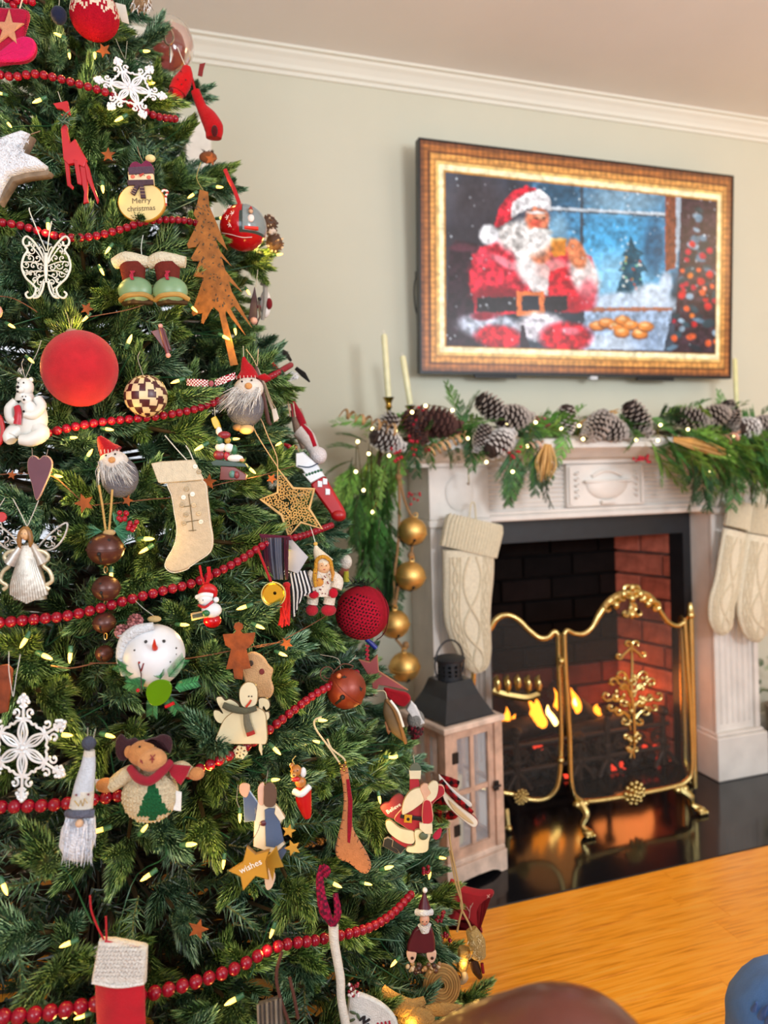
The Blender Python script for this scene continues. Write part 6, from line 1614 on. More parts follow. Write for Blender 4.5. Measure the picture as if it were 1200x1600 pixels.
# -- stacked santa/birds
o = Orn('stacked_figures_ornament', 'little resin stack of bird, figures and sled on a brown slope', 'ornament', 356, 702)
o.part('slope', B().plate([(346, 728), (368, 730), (386, 742), (384, 750), (344, 750)], 10, hx('7c4440')), 'satin'); o.part('sled', B().plate([(330, 722), (340, 718), (384, 724), (388, 730), (334, 728)], 14, hx('2c4438')), 'satin')
o.part('candle_hat', B().plate([(330, 654), (337, 650), (342, 658), (345, 668), (336, 670), (332, 662)], 6, hx('d8b830')), 'satin')
for x, y, rx, ry, c in ((343, 674, 5, 7, 'e0dcd4'), (352, 680, 10, 6, '8c2430'), (344, 688, 6, 7, '3c6c50'), (356, 688, 5, 6, 'c09840'), (346, 699, 9, 7, 'e4e0dc'), (359, 700, 8, 7, 'e4e0dc'), (367, 703, 5, 8, '2c6c48'), (343, 711, 9, 8, '8c2834'), (355, 712, 5, 8, 'b03040'), (368, 716, 13, 6, 'dcdcd8'), (379, 719, 4, 3, 'd8a070')):
    o.part('figure', B().ball((x, y, rnd.uniform(2, 8)), (rx, ry, 5), hx(c), n=14), 'satin')
b = B(); b.ball((364, 741, 6), (5, 6, 4), hx('5c8880')); b.ball((371, 742, 6), (4, 6, 4), hx('8c3c44')); o.part('parcel', b, 'satin'); o.string([(336, 650, 0), (334, 636, -4)])
# -- wooden skis ornament at (410,610)
o = Orn('skis_ornament', 'pair of thin brown wooden skis crossed with twine right of the gnome', 'ornament', 414, 615, off=.01)
o.part('ski', B().tube([(400, 572, 0), (404, 590, 1), (412, 620, 2), (420, 660, 2), (424, 664, 4)], [1.5, 3, 3.4, 3.2, 2.5], hx('5c3c38'), n=8, flat=.4), 'wood'); o.part('ski', B().tube([(402, 574, -3), (412, 600, -3), (424, 635, -2), (433, 658, -2)], [1, 2, 2.4, 2], hx('b8a898'), n=8, flat=.4), 'wood')
b = B().plate([(424, 640), (431, 638), (436, 654), (428, 660)], 3, hx('dcd4c8')); o.part('tag', b, 'satin', smooth=False); o.string([(401, 572, 0), (395, 560, -2), (384, 545, -5)], [(402, 572, 0), (403, 545, -5)], [(414, 598, 0), (424, 626, 0), (432, 640, 0)], col='b8a488', r=.7)
# -- black branches & red ribbon end
o = Orn('red_ribbon_ornament', 'narrow bright red ribbon poking out between the upper right shoots', 'ribbon', 436, 578, off=.0); o.part('ribbon', B().tube([(424, 566, 0), (434, 580, 2), (447, 597, 0)], [2.5, 4, 3.5], hx('d0121e'), n=8, flat=.3), 'velvet')
o = Orn('black_bird_ornament', 'black feathered bird ornament jutting past the tree edge above the ski pair', 'ornament', 450, 565, off=.0)
o.part('body', B().tube([(432, 543, 0), (445, 552, 0), (455, 564, 0)], [2, 4.5, 2], hx('2a2620'), n=8, smooth=3), 'felt'); o.part('tail', B().tube([(462, 575, 0), (474, 585, 0), (484, 597, 0)], [3, 4.5, 1.2], hx('1c1a18'), n=8, flat=.4), 'felt'); b = B(); hairs(b, lambda q: (462 + q.uniform(-6, 6), 586 + q.uniform(-6, 6), 0), lambda q, p: (p[0] - q.uniform(4, 14), p[1] + q.uniform(0, 9), 2), 30, .8, ['e8e8e4', 'f4f4f4'], 4); o.part('white_feathers', b, 'fur', kind='stuff')
# -- filigree gold star
o = Orn('lattice_star_ornament', 'pale gold wooden star ornament with a fretwork lattice', 'ornament', 456, 788, off=.02)
so_ = [(434, 732), (462, 762), (491, 763), (486, 797), (501, 826), (466, 818), (450, 838), (440, 800), (407, 780), (434, 771)]
so_ = [(434, 732), (458, 763), (491, 764), (483, 795), (503, 826), (470, 816), (451, 838), (440, 805), (407, 780), (434, 770)]
cxs, cys = 459, 789
b = B(); b.tube([(x, y, 0) for x, y in so_], 2.3, hx('d4b078'), n=6, closed=True); o.part('rim', b, 'wood')
ins = [(cxs + (x - cxs) * .93, cys + (y - cys) * .93) for x, y in so_]
def inside(x, y, P=ins):
    c = False
    for i in range(len(P)):
        (x1, y1), (x2, y2) = P[i], P[(i + 1) % len(P)]
        if (y1 > y) != (y2 > y) and x < (x2 - x1) * (y - y1) / (y2 - y1) + x1: c = not c
    return c
b = B(); q_ = random.Random(12); pts_ = []
for _ in range(1400):
    x, y = q_.uniform(405, 505), q_.uniform(730, 840)
    if inside(x, y) and all((x - a) ** 2 + (y - c) ** 2 > 15 for a, c in pts_): pts_.append((x, y))
for x, y in pts_: b.tube(curl(x, y, 2.8, q_.uniform(0, 6), 5.4, 7, k=.25), .95, hx('d0a868'), n=4)
o.part('fretwork', b, 'wood', kind='stuff')
o.string([(434, 732, 0), (432, 712, 0), (418, 680, 0), (408, 655, 2), (400, 655, 2), (396, 668, 0), (414, 700, -1), (434, 730, 0)], col='c0a078', r=.9)
# -- stocking cap with pompom (figure at 480,680)
o = Orn('elf_cap_ornament', 'grey capped figure with crimson striped scarf and large white pompom at the edge', 'ornament', 480, 680, off=-.005)
o.part('body', B().tube([(462, 640, 0), (470, 670, 0), (478, 700, 0)], [9, 12, 8], hx('a08878'), n=14, smooth=3), 'felt'); o.part('cap', B().tube([(468, 672, 3), (480, 684, 4), (492, 706, 3)], [13, 13, 9], hx('c8c0bc'), n=16, smooth=4), 'felt')
o.part('pompom', B().ball((497, 712, 2), 14, hx('dcd4d4'), n=20), 'fur'); o.part('scarf', B().tube([(457, 628, 6), (468, 650, 8), (474, 664, 9)], [4, 6, 6], hx('a0182c'), n=10, flat=.6, smooth=3), 'felt'); o.part('band', B().tube([(472, 664, 12), (484, 678, 14), (493, 698, 12)], [3, 5, 3.5], hx('a8122a'), n=8, flat=.5, smooth=3), 'felt')
b = B(); [b.tube([(451 + k * 4, 628 + k, 9), (455 + k * 4, 652, 10)], 1, hx(['d8b090', 'a82838', 'e0c8b0', 'a82838'][k]), n=5) for k in range(4)]; o.part('stripe', b, 'felt', kind='stuff')
b = B(); b.tube([(444, 694, 4), (452, 698, 6), (460, 702, 4)], [2, 4, 2], hx('b82430'), n=8); b.ball((462, 699, 4), 3.5, hx('b82430'), n=8); o.part('ribbon', b, 'satin')
# -- house boot
o = Orn('house_stocking_ornament', 'red boot shaped house ornament with a snowy white roof at the right edge', 'ornament', 500, 760, off=.0)
o.part('roof', B().puff([(462, 708), (474, 706), (498, 728), (504, 740), (480, 744), (472, 734), (462, 730)], 12, hx('d4dae4'), z=1, e=2), 'satin'); o.part('snow_band', B().puff([(472, 740), (502, 734), (508, 744), (486, 756)], 14, hx('dce4ea'), z=2, e=2), 'satin')
o.part('boot', B().puff(sm([(486, 756), (506, 744), (516, 758), (528, 778), (540, 800), (538, 812), (524, 814), (514, 800), (504, 786), (494, 772)], 4), 14, hx('b41a22'), e=4), 'satin')
o.part('toe', B().ball((529, 805, 3), (12, 9, 9), hx('a8141e')), 'satin')
b = B()
for x, y in ((500, 756), (508, 752), (512, 768)): b.plate([(x - 3, y - 5), (x + 4, y - 4), (x + 4, y + 5), (x - 3, y + 5)], 2, hx('e0e8f0'), z=8)
o.part('window', b, 'satin'); b = B(); [b.ball((480 + k * 4.5, 742 - k * 1.5, 9), 2.2, hx('2c6448'), n=6) for k in range(6)]; o.part('greenery', b, 'matte', kind='stuff'); o.part('roof_trim', B().tube([(466, 728, 8), (484, 730, 9), (498, 724, 8)], 1, hx('3c5068'), n=5, smooth=3), 'satin'); o.string([(467, 706, 0), (462, 696, -3)], col='c8a060')
# -- dark tassel, striped bow, brass bell & red tassel
o = Orn('striped_ribbon_ornament', 'black and white striped ribbon bow with grey card behind the brass bell', 'ornament', 465, 890, off=.012)
for k in range(11):
    x0 = 452 + k * 2.6; o.part('stripe', B().tube([(x0, 896 - k * .5, 2), (x0 + 4 + k * .6, 925, 4), (x0 + 6 - k * .8, 968 - k * 5.2, 1)], 1.5, hx('e6e6ea' if k % 2 else '26262c'), n=5, smooth=3), 'cloth')
o.part('card', B().plate([(443, 838), (456, 842), (482, 870), (466, 896), (450, 890)], 2, hx('a8a8b0'), z=4, bev=.3), 'satin', smooth=False)
for x, y, a in ((448, 890, 0), (470, 898, 1), (476, 918, 2)): o.part('loop', B().tube(curl(x, y, 9, a, 5), 2.6, lambda p: hx('26262c') if int(p[0] * .7 + p[1] * .6) % 3 else hx('e8e8ec'), n=6, flat=.5, smooth=2), 'cloth')
o = Orn('tassel_ornament', 'dark violet and black glass fringe tassel under the lattice star', 'ornament', 430, 875, off=.006)
o.part('top_bar', B().plate([(405, 834), (452, 838), (456, 844), (408, 842)], 5, hx('5c2438')), 'cloth')
q_ = random.Random(2)
for k in range(12): o.part('fringe', B().tube([(408 + k * 3.8, 840, 2), (412 + k * 3.4, 870, 4), (418 + k * 2.8 + q_.uniform(-2, 2), 905, 2)], 1.9, hx(q_.choice(['1c1820', '3c2c3c', '4a2030', '2c3040', '5c6070'])), n=5, smooth=2), 'gloss')
o = Orn('brass_bell_ornament', 'brass hand bell seen from its mouth, on a red cord', 'ornament', 428, 928, off=.03)
GB = hx('f0cc50')
o.part('bell', B().lathe((428, 928, 4), [(0, 19), (1.2, 18.4), (.4, 16), (-3, 13), (-7, 9), (-12, 6), (-14, 1)], GB, n=32, tilt=PI / 2 - .05), 'metal'); o.part('rim', B().tube([(x, y, 5) for x, y in circ(428, 928, 18.6, 19, 28)], 1.3, hx('e8d890'), n=6, closed=True), 'metal'); o.part('clapper', B().ball((430, 926, 1), 4.2, hx('2a2010'), n=12), 'metal')
o.part('cord', B().tube([(403, 858, 0), (412, 880, 2), (424, 908, 4)], 2, hx('b0121c'), n=7, smooth=3), 'velvet')
o = Orn('red_tassel_ornament', 'bright red silky tassel hanging beside the brass bell', 'ornament', 448, 945, off=.025)
b = B(); q_ = random.Random(5)
for k in range(26): b.tube([(448 + q_.uniform(-4, 4), 915 + q_.uniform(0, 4), q_.uniform(-2, 3)), (446 + q_.uniform(-7, 7), 945, q_.uniform(-3, 6)), (444 + q_.uniform(-9, 8), 976 + q_.uniform(-4, 4), q_.uniform(-3, 4))], 1.4, hx(q_.choice(['d81818', 'c01014', 'e42820'])), n=5, smooth=2)
o.part('threads', b, 'velvet', kind='stuff'); o.part('neck', B().ball((448, 914, 0), (6, 5, 5), hx('c81418')), 'velvet')
# -- doll with braids
o = Orn('doll_ornament', 'doll with yellow yarn braids, cream coat and hat and red mittens and boots', 'doll', 502, 905, off=.025)
CR = hx('ddd2c4')
o.part('coat', B().lathe((502, 888, 0), [(0, 9), (6, 15), (20, 21), (34, 25), (42, 24)], CR, n=22, flat=.7), 'fur'); o.part('hat', B().tube([(493, 852, 0), (496, 862, 0), (503, 874, 0), (508, 882, 0)], [2, 7, 12, 15], hx('dccfb8'), n=20, smooth=4), 'felt'); o.part('hat_tip', B().ball((493, 850, 0), 3.5, hx('d8b060'), n=10), 'felt')
o.part('head', B().ball((507, 884, 5), (12, 12, 10), hx('e0b48c'), n=18), 'felt'); b = B(); b.tube([(494, 890, 8), (496, 874, 12), (506, 868, 14), (516, 874, 12), (519, 886, 9)], 3, hx('cf9a40'), n=7, smooth=4)
b.tube([(494, 888, 9), (493, 900, 13), (495, 915, 15)], [3.5, 3.5, 3], hx('cf9a40'), n=8, smooth=3); b.tube([(518, 884, 10), (521, 895, 12), (520, 906, 13)], [3, 3, 2], hx('c8904a'), n=8, smooth=3); o.part('braids', b, 'knit')
o.part('muff', B().ball((500, 908, 14), (7, 7, 4), hx('d09448')), 'felt')
for q in ([(490, 894, 4), (480, 908, 8), (486, 924, 14), (496, 928, 16)], [(514, 894, 4), (528, 906, 8), (526, 918, 12)]): o.part('sleeve', B().tube(q, [7, 9, 9, 6][:len(q)], CR, n=12, smooth=4), 'fur')
o.part('mitten', B().ball((492, 926, 20), (8, 6, 5), hx('b8102c')), 'felt'); o.part('mitten', B().ball((522, 924, 16), (7, 8, 5), hx('b8102c')), 'felt')
for x, w_ in ((488, 10), (514, 12)): o.part('leg', B().tube([(x + 2, 930, 2), (x, 944, 4)], 9, CR, n=12), 'fur'); o.part('boot', B().ball((x, 952, 7), (w_, 9, 9), hx('b0102a'), n=16), 'velvet')
b = B(); q_ = random.Random(3); [b.ball((q_.uniform(484, 520), q_.uniform(892, 928), 17 + q_.uniform(-2, 1)), 1.1, hx('7c3038'), n=6) for _ in range(26)]; o.part('print_dots', b, 'matte', kind='stuff')
b = B(); b.ball((504, 882, 15), .8, hx('302018'), n=6); b.ball((511, 882, 15), .8, hx('302018'), n=6); b.ball((508, 888, 15), (2, .8, .6), hx('b04848'), n=6); o.part('face', b, 'matte')
o.string([(493, 850, 0), (488, 832, -2), (484, 822, -5)], col='d0ccc0', r=.7)
# -- white thing behind
o = Orn('snowman_clip_ornament', 'small white capped figure with a yellow scarf at the edge above the houndstooth ball', 'ornament', 540, 885, off=-.01)
o.part('cap', B().ball((540, 878, 0), (10, 12, 9), hx('e0d8cc')), 'fur'); o.part('body', B().ball((536, 892, -2), (9, 12, 8), hx('8c5040')), 'felt'); o.part('scarf', B().tube([(541, 892, 4), (541, 908, 4)], [4, 5], hx('b8b040'), n=8), 'felt')
# -- houndstooth ball
o = Orn('houndstooth_ball_ornament', 'crimson and black houndstooth fabric ball with velvet red sides', 'ornament', 566, 956, off=.01)
def ht(la, lo, d):
    if (d - Vector((-.25, .1, .96))).length > .95: return hx('9c1228')
    u = (d.x * 1.0 + d.y * .25) * 8; v = (d.y - d.x * .25) * 8; fu, fv = u % 1, v % 1
    return hx('14080c') if (fv < .56 and (fu + .4 * fv + .5 * (math.floor(v) % 2)) % 1 < .5) else hx('b01230')
b = B(); pball(b, (566, 957, 0), 42, 150, ht); o.part('ball', b, 'cloth'); b = B(); hairs(b, lambda q: (562 + q.uniform(-12, 16), 914, q.uniform(-4, 6)), lambda q, p: (p[0] + q.uniform(-16, 20), p[1] + q.uniform(-16, 4), p[2] + 4), 46, 1, ['1c2c1c', '2c4a2c', '121812'], 4); o.part('greenery_tuft', b, 'leaf', kind='stuff')
o.part('seam', B().tube([(566 + 42.4 * math.sin(a) * .62 + 14, 957 - 42.4 * math.cos(a), 42 * .72 * math.sin(a)) for a in np.linspace(.3, 2.8, 14)], .8, hx('5c0818'), n=5), 'cloth')
o = Orn('blue_clip_ornament', 'tiny royal blue wooden peg poking out beneath the houndstooth ball', 'ornament', 580, 1007, off=-.005); o.part('peg', B().tube([(575, 1001, 0), (582, 1007, 0), (588, 1013, 0)], [3.5, 4, 3.5], hx('1c2c88'), n=10), 'satin')
o.part('clip_head', B().ball((574, 1000, 0), 4, hx('26389c'), n=10), 'satin')
# ================================================================== ornaments, lower part of the tree
BELL = hx('5a332a')
def jbell(o, cx, cy, r, col, mat, tilt=0, stars=True, nm='bell', slotx=None, wide=1.0):
    b = B(); prof = [(-r * math.cos(PI * i / 18), max(.01, r * wide * math.sin(PI * i / 18))) for i in range(19)]
    b.lathe((cx, cy, 0), prof, col, n=32, ang=tilt)
    t_ = r * .06; b.lathe((cx, cy, 0), [(-t_, r * wide), (-t_ * .8, r * wide * 1.05), (t_ * .8, r * wide * 1.05), (t_, r * wide)], col, n=32, ang=tilt)
    q = o.part(nm, b, mat)
    b = B(); R2 = Matrix.Rotation(tilt, 3, 'Z')
    def on(u, v):  # point of the sphere facing the viewer, u,v in radii
        return Vector((cx, cy, 0)) + R2 @ Vector((u * r * wide, v * r, r * math.sqrt(max(0, 1 - u * u - v * v)) * wide + .2))
    b.tube([on(.0, .22), on(.02, .45), on(.02, .7)], r * .07, hx('0c0706'), n=7); b.ball(on(0, .2), r * .13, hx('0c0706'), n=10)
    o.part('slot', b, 'matte', q)
    if stars:
        for u, v in ((.42, -.62), (-.55, -.5)) if r > 22 else ((-.1, -.5),):
            c = on(u, v); b = B().plate(star(c.x, c.y, r * .15, r * .07), .8, hx('0c0706'), z=c.z, bev=.2); o.part('star_hole', b, 'matte', q)
    return q
o = Orn('bell_string_ornament', 'string of four brown metal jingle bells getting smaller downwards, with greenery and berries', 'bells', 165, 858, off=.03)
bm2 = vc_mat('brown_enamel', .35, .3, bump=(80, .05), vary=.12)
for c_ in ((165, 858, 25, 1.12), (166, 919, 19.5, 1.1), (163, 973, 16, 1.1), (163, 1021, 13, 1.05)): jbell(o, c_[0], c_[1], c_[2], BELL, bm2, wide=c_[3])
for y in (890, 943, 994): o.part('link', B().tube(circ(165, y, 2.6, 5.5, 12), .9, hx('c8a878'), n=5, closed=True), 'metal')
for pts in ([(153, 758, -4), (160, 790, 0), (166, 830, 2)], [(174, 765, -4), (173, 800, 0), (171, 830, 2)]): o.part('twine', B().tube(pts, 1.8, hx('c8a468'), n=7, smooth=4), 'cloth')
o.part('bow_knot', B().ball((172, 832, 3), (10, 5, 5), hx('c8a878')), 'cloth')
def pinefan(o, cx, cy, a0, a1, L, n, seed, z=3, col=('2c6a4c', '3c7c58', '5c9a78'), nm='pine_sprig'):
    q = random.Random(seed); b = B()
    for _ in range(n):
        a = math.radians(q.uniform(a0, a1)); l_ = L * q.uniform(.6, 1)
        b.tube([(cx, cy, z), (cx + l_ * .5 * math.cos(a), cy + l_ * .5 * math.sin(a), z + q.uniform(0, 6)), (cx + l_ * math.cos(a), cy + l_ * math.sin(a), z + q.uniform(-3, 5))], [.5, .8, .2], hx(q.choice(col)), n=4)
    o.part(nm, b, 'leaf', kind='stuff')
pinefan(o, 180, 826, -35, 60, 36, 50, 1); pinefan(o, 160, 830, 150, 215, 26, 26, 2); pinefan(o, 184, 822, -110, -60, 24, 16, 3)
for gx, gy, k in ((196, 806, 7), (212, 820, 6)):
    b = B(); q_ = random.Random(gx); [b.ball((gx + q_.uniform(-8, 8), gy + q_.uniform(-7, 7), 6 + q_.uniform(0, 6)), 4.2, hx('a8142c'), n=10) for _ in range(k)]; o.part('berries', b, 'gloss')
# -- angel
o = Orn('angel_ornament', 'pewter and gold angel with blond hair, pleated gown and wire scroll wings', 'angel', 45, 885, off=.035)
AN = hx('b8b0a4'); pew = vc_mat('antique_pewter', .35, .55, bump=(150, .3), vary=.25, vscale=50)
for s_ in (-1, 1):
    X = lambda x: 45 + s_ * x
    b = B(); b.tube([(X(12), 856, -4), (X(30), 836, -4), (X(52), 819, -4), (X(59), 820, -4), (X(54), 838, -4), (X(42), 854, -4), (X(28), 860, -4), (X(14), 860, -4)], 1.6, hx('c4c0ba'), n=6, closed=True, smooth=4)
    for (x, y, r_, a0) in ((28, 850, 7, 0), (38, 842, 6, 2), (47, 832, 5, 1), (36, 852, 4, 4)): b.tube(curl(X(x), y, r_, a0, s_ * 5.5, z=-4), 1, hx('c4c0ba'), n=5)
    o.part('wing', b, pew)
b = B()
for k in range(15):
    a = -1 + 2 * k / 14; b.tube([(45 + a * 7, 852, 6 * math.cos(a)), (45 + a * 14, 880, 12 * math.cos(a)), (45 + a * 24 + 2, 910, 14 * math.cos(a)), (49 + a * 27, 940 - abs(a) * 12, 14 * math.cos(a))], [2, 2.6, 3.4, 3.2], AN, n=7, smooth=3)
o.part('gown_pleats', b, pew, kind='stuff'); o.part('gown', B().lathe((47, 848, 0), [(0, 7), (20, 13), (55, 23), (88, 26)], hx('a09888'), n=24, flat=.55), pew)
for s_ in (-1, 1):
    X = lambda x: 45 + s_ * x
    o.part('sleeve', B().tube([(X(9), 852, 4), (X(18), 866, 6), (X(26), 880, 6)], [5, 7, 10], hx('c8c2ba'), n=12, smooth=4), pew)
    o.part('scroll_sash', B().tube([(X(12), 858, 8), (X(28), 862, 8), (X(34), 870, 8), (X(26), 882, 8), (X(36), 892, 8), (X(40), 906, 8), (X(30), 914, 8), (X(36), 920, 8)], 3.2, hx('c8bfa4'), n=8, smooth=4, flat=.7), pew)
o.part('head', B().ball((43, 834, 6), (7.5, 9.5, 8), hx('d8b084'), n=18), 'satin'); b = B(); b.tube([(43, 824, 6), (36, 832, 8), (34, 846, 8), (36, 856, 8)], [4, 4, 4, 2], hx('8c6434'), n=8, smooth=3); b.tube([(43, 824, 6), (50, 832, 8), (52, 846, 8), (51, 854, 8)], [4, 4, 4, 2], hx('8c6434'), n=8, smooth=3); o.part('hair', b, 'satin')
b = B(); b.ball((40.5, 833, 13.6), .7, hx('302018'), n=6); b.ball((45.5, 833, 13.6), .7, hx('302018'), n=6); b.ball((43, 839, 13), (1.4, .5, .5), hx('a04848'), n=6); o.part('face', b, 'matte')
o.string([(42, 822, 0), (30, 800, -2), (18, 780, -5)], [(43, 822, 0), (52, 800, -2), (58, 782, -5)], col='d0ccc0', r=.7)
# -- snowman head ball
o = Orn('snowman_ball_ornament', 'round white snowman head ball with carrot nose, pine cones and greenery', 'ornament', 240, 1022, off=.035)
o.part('ball', B().ball((240, 1024, 0), 48, hx('dadcdf'), n=48), 'satin'); o.part('woolly_cap', B().tube([(200, 1050, 16), (197, 1020, 22), (204, 994, 24), (222, 980, 24), (246, 974, 20)], [5, 8, 9, 9, 6], hx('d4d8dc'), n=12, smooth=4), 'fur')
b = B(); hairs(b, lambda q: (196 + q.uniform(0, 14), 990 + q.uniform(-4, 50), 24), lambda q, p: (p[0] + q.uniform(-6, 6), p[1] + q.uniform(-5, 5), p[2] + q.uniform(2, 6)), 90, .8, ['e4e8ee', 'c8ccd0'], 7); o.part('cap_pile', b, 'fur', kind='stuff')
o.part('nose', B().tube([(255, 1003, 42), (257, 996, 52), (259, 986, 58)], [4.5, 3.2, .8], hx('d83424'), n=10), 'satin')
b = B(); [b.ball((x, y, z), r_, hx('3c3c3c'), n=8) for x, y, z, r_ in ((240, 994, 38, 2.6), (265, 995, 30, 2.6), (224, 1006, 42, 1.5), (230, 1014, 44, 1.5), (281, 1008, 20, 1.5), (281, 1017, 22, 1.5), (275, 1026, 32, 1.5))]; o.part('coal_dots', b, 'matte', kind='stuff')
for x, y in ((196, 984), (216, 968)):
    b = B(); b.ball((x, y, 14), 8, hx('6c3c3c'))
    q_ = random.Random(x)
    for k in range(46):
        a = k * 2.4; e_ = 1 - k / 23; d = Vector((math.cos(a) * math.sqrt(max(0, 1 - e_ * e_)), math.sin(a) * math.sqrt(max(0, 1 - e_ * e_)), e_)); b.ball(Vector((x, y, 14)) + d * 10, (2.8, 2.2, 1.8), hx(q_.choice(['a06464', '7c4444', 'b47c7c'])), n=6)
    o.part('mini_cone', b, 'wood')
o.part('bow', B().ball((243, 966, 6), (11, 5, 6), hx('c0a878')), 'cloth')
for (cx, cy, a) in ((262, 1050, -100), (275, 1046, -50), (240, 1052, 160), (238, 1064, 190), (252, 1078, 100), (285, 1062, -10), (222, 1042, 200), (270, 1075, 60)): 
    q_ = random.Random(cx + cy); b = B(); A_ = math.radians(a)
    for k in range(34):
        t = k / 34; px_, py_ = cx + 30 * t * math.cos(A_), cy + 30 * t * math.sin(A_); s_ = (-1) ** k; a2 = A_ + s_ * .9; b.tube([(px_, py_, 40 - 14 * t), (px_ + 11 * math.cos(a2), py_ + 11 * math.sin(a2), 42 - 14 * t)], [.8, .3], hx(q_.choice(['3c8c54', '56a468', '2c7044'])), n=4)
    b.tube([(cx, cy, 40), (cx + 32 * math.cos(A_), cy + 32 * math.sin(A_), 26)], .8, hx('2c5c34'), n=4); o.part('pine_sprig', b, 'leaf', kind='stuff')
o.part('leaf', B().puff(sm([(244, 1070), (248, 1056), (262, 1048), (278, 1050), (283, 1060), (278, 1076), (266, 1086), (252, 1086)], 4), 2.5, hx('5c8c10'), z=50, e=1), 'gloss')
o.part('twig_arm', B().tube([(236, 1070, 46), (236, 1040, 48), (232, 1024, 48)], .9, hx('402024'), n=5), 'matte'); b = B(); b.tube([(236, 1036, 48), (240, 1024, 48)], 1.2, hx('7c1824'), n=5); b.ball((232, 1064, 50), 3, hx('c01c2c'), n=8); b.ball((291, 1058, 34), 3, hx('c01c2c'), n=8); b.tube([(270, 1092, 40), (283, 1086, 40)], 2.6, hx('d01c2c'), n=8); b.ball((233, 1023, 48), 1.8, hx('9c1828'), n=8); o.part('berries', b, 'gloss', kind='stuff'); o.string([(240, 962, 0), (222, 950, -3), (210, 940, -6)], col='a8a8a0')
# -- small red santa snowman
o = Orn('snowman_bell_ornament', 'small white resin snowman in a red hat riding a red jingle bell', 'ornament', 325, 945, off=.03)
o.part('bell', B().ball((332, 970, 0), (14, 11, 12), hx('b80c18'), n=20), 'gloss'); o.part('body', B().ball((332, 952, 6), (16, 12, 11), hx('dadada')), 'satin'); o.part('head', B().ball((322, 934, 6), (12, 12, 10), hx('dcdcdc')), 'satin')
o.part('hat', B().tube([(314, 928, 5), (324, 919, 5), (334, 922, 4), (337, 932, 4)], [5, 9, 7, 3], hx('c01420'), n=14, smooth=4), 'satin'); o.part('hat_brim', B().tube([(309, 932, 8), (322, 927, 13), (334, 929, 8)], 3.6, hx('e4e4e4'), n=8, smooth=4), 'satin'); o.part('hat_bobble', B().ball((339, 936, 6), 4.5, hx('e8e8e8')), 'satin')
o.part('scarf', B().tube([(313, 944, 10), (324, 946, 15), (335, 938, 10)], 2.2, hx('b81828'), n=8, smooth=3), 'satin'); o.part('sign', B().plate([(301, 956), (327, 951), (328, 962), (303, 967)], 5, hx('c8a878'), z=12), 'wood', smooth=False); o.part('sign_panel', B().plate([(304, 958), (320, 954.5), (321, 960), (305, 964)], 1, hx('2c3830'), z=15, bev=.2), 'matte'); o.part('mitten', B().ball((326, 955, 17), (6, 5, 4), hx('1c6838')), 'satin')
b = B(); [b.ball((x, y, 16), .9, hx('202020'), n=6) for x, y in ((314, 937), (321, 935))]; b.ball((314, 943, 15.5), (2.6, .5, .5), hx('903838'), n=6); o.part('face', b, 'matte')
o.part('ribbon', B().tube([(322, 918, 3), (315, 900, 0), (311, 884, -4)], 1.8, hx('c80c18'), n=6, flat=.5), 'velvet'); o.part('ribbon', B().tube([(322, 918, 3), (327, 900, 0), (325, 886, -4)], 3, hx('c80c18'), n=6, flat=.4), 'velvet')
# -- tin angel
o = Orn('tin_angel_ornament', 'flat rusty tin angel silhouette in front of a gingerbread figure', 'ornament', 372, 1015, off=.03)
o.part('silhouette', B().plate([(348, 991), (365, 990), (369, 986), (365, 980), (367, 974), (373, 972), (379, 975), (380, 981), (376, 986), (380, 990), (399, 988), (396, 1004), (388, 1012), (385, 1014), (392, 1044), (380, 1046), (379, 1062), (366, 1060), (364, 1045), (353, 1046), (361, 1014), (352, 1008)], 1.4, hx('a4521e'), bev=.3), 'rust', smooth=False); o.part('embossing', B().tube(circ(373, 1008, 9, 10, 16), .7, hx('8c441a'), n=4, closed=True), 'rust')
# -- gingerbread
o = Orn('gingerbread_ornament', 'tan gingerbread figure with two dark buttons behind the tin angel', 'ornament', 405, 1050, off=.018)
o.part('body', B().puff(sm([(385, 1022), (398, 1018), (412, 1026), (420, 1038), (427, 1046), (424, 1060), (428, 1076), (422, 1090), (408, 1092), (396, 1080), (386, 1070), (378, 1050), (380, 1034)], 4), 9, hx('cda67c'), e=3), 'felt')
for x, y, c in ((393, 1035, '4c4038'), (410, 1048, '7c2824')): o.part('button', B().plate(circ(x, y, 4, 4.6, 14), 2.5, hx(c), z=5.5), 'satin')
# -- snowman angel with snowflakes
o = Orn('wooden_snowman_ornament', 'cream wooden snowman angel with curly arms, scarf and dangling snowflakes', 'ornament', 382, 1115, off=.035)
WC2 = hx('d8ccaa')
o.part('body', B().plate(sm([(338, 1158), (340, 1146), (350, 1124), (364, 1112), (380, 1106), (400, 1104), (414, 1112), (417, 1130), (417, 1160), (400, 1162), (360, 1162)], 4), 5, WC2, side=hx('8c7450'), bev=1), 'satin'); o.part('head', B().plate(sm([(375, 1090), (376, 1074), (386, 1064), (398, 1066), (404, 1078), (402, 1098), (390, 1104), (380, 1102)], 4), 5, hx('dacfae'), z=4, side=hx('8c7450'), bev=1), 'satin')
for pts in ([(372, 1116), (356, 1128), (342, 1130), (334, 1120), (334, 1110), (342, 1110), (348, 1114), (340, 1100), (338, 1090), (346, 1088), (352, 1094), (360, 1092), (374, 1102)], [(404, 1104), (404, 1092), (412, 1090), (420, 1094), (422, 1104), (416, 1110), (412, 1104), (411, 1112), (420, 1112), (421, 1122), (412, 1128), (402, 1120)]):
    o.part('arm', B().plate(sm(pts, 4), 5, hx('d4caa8'), z=-2, side=hx('3c3020'), bev=.8), 'satin')
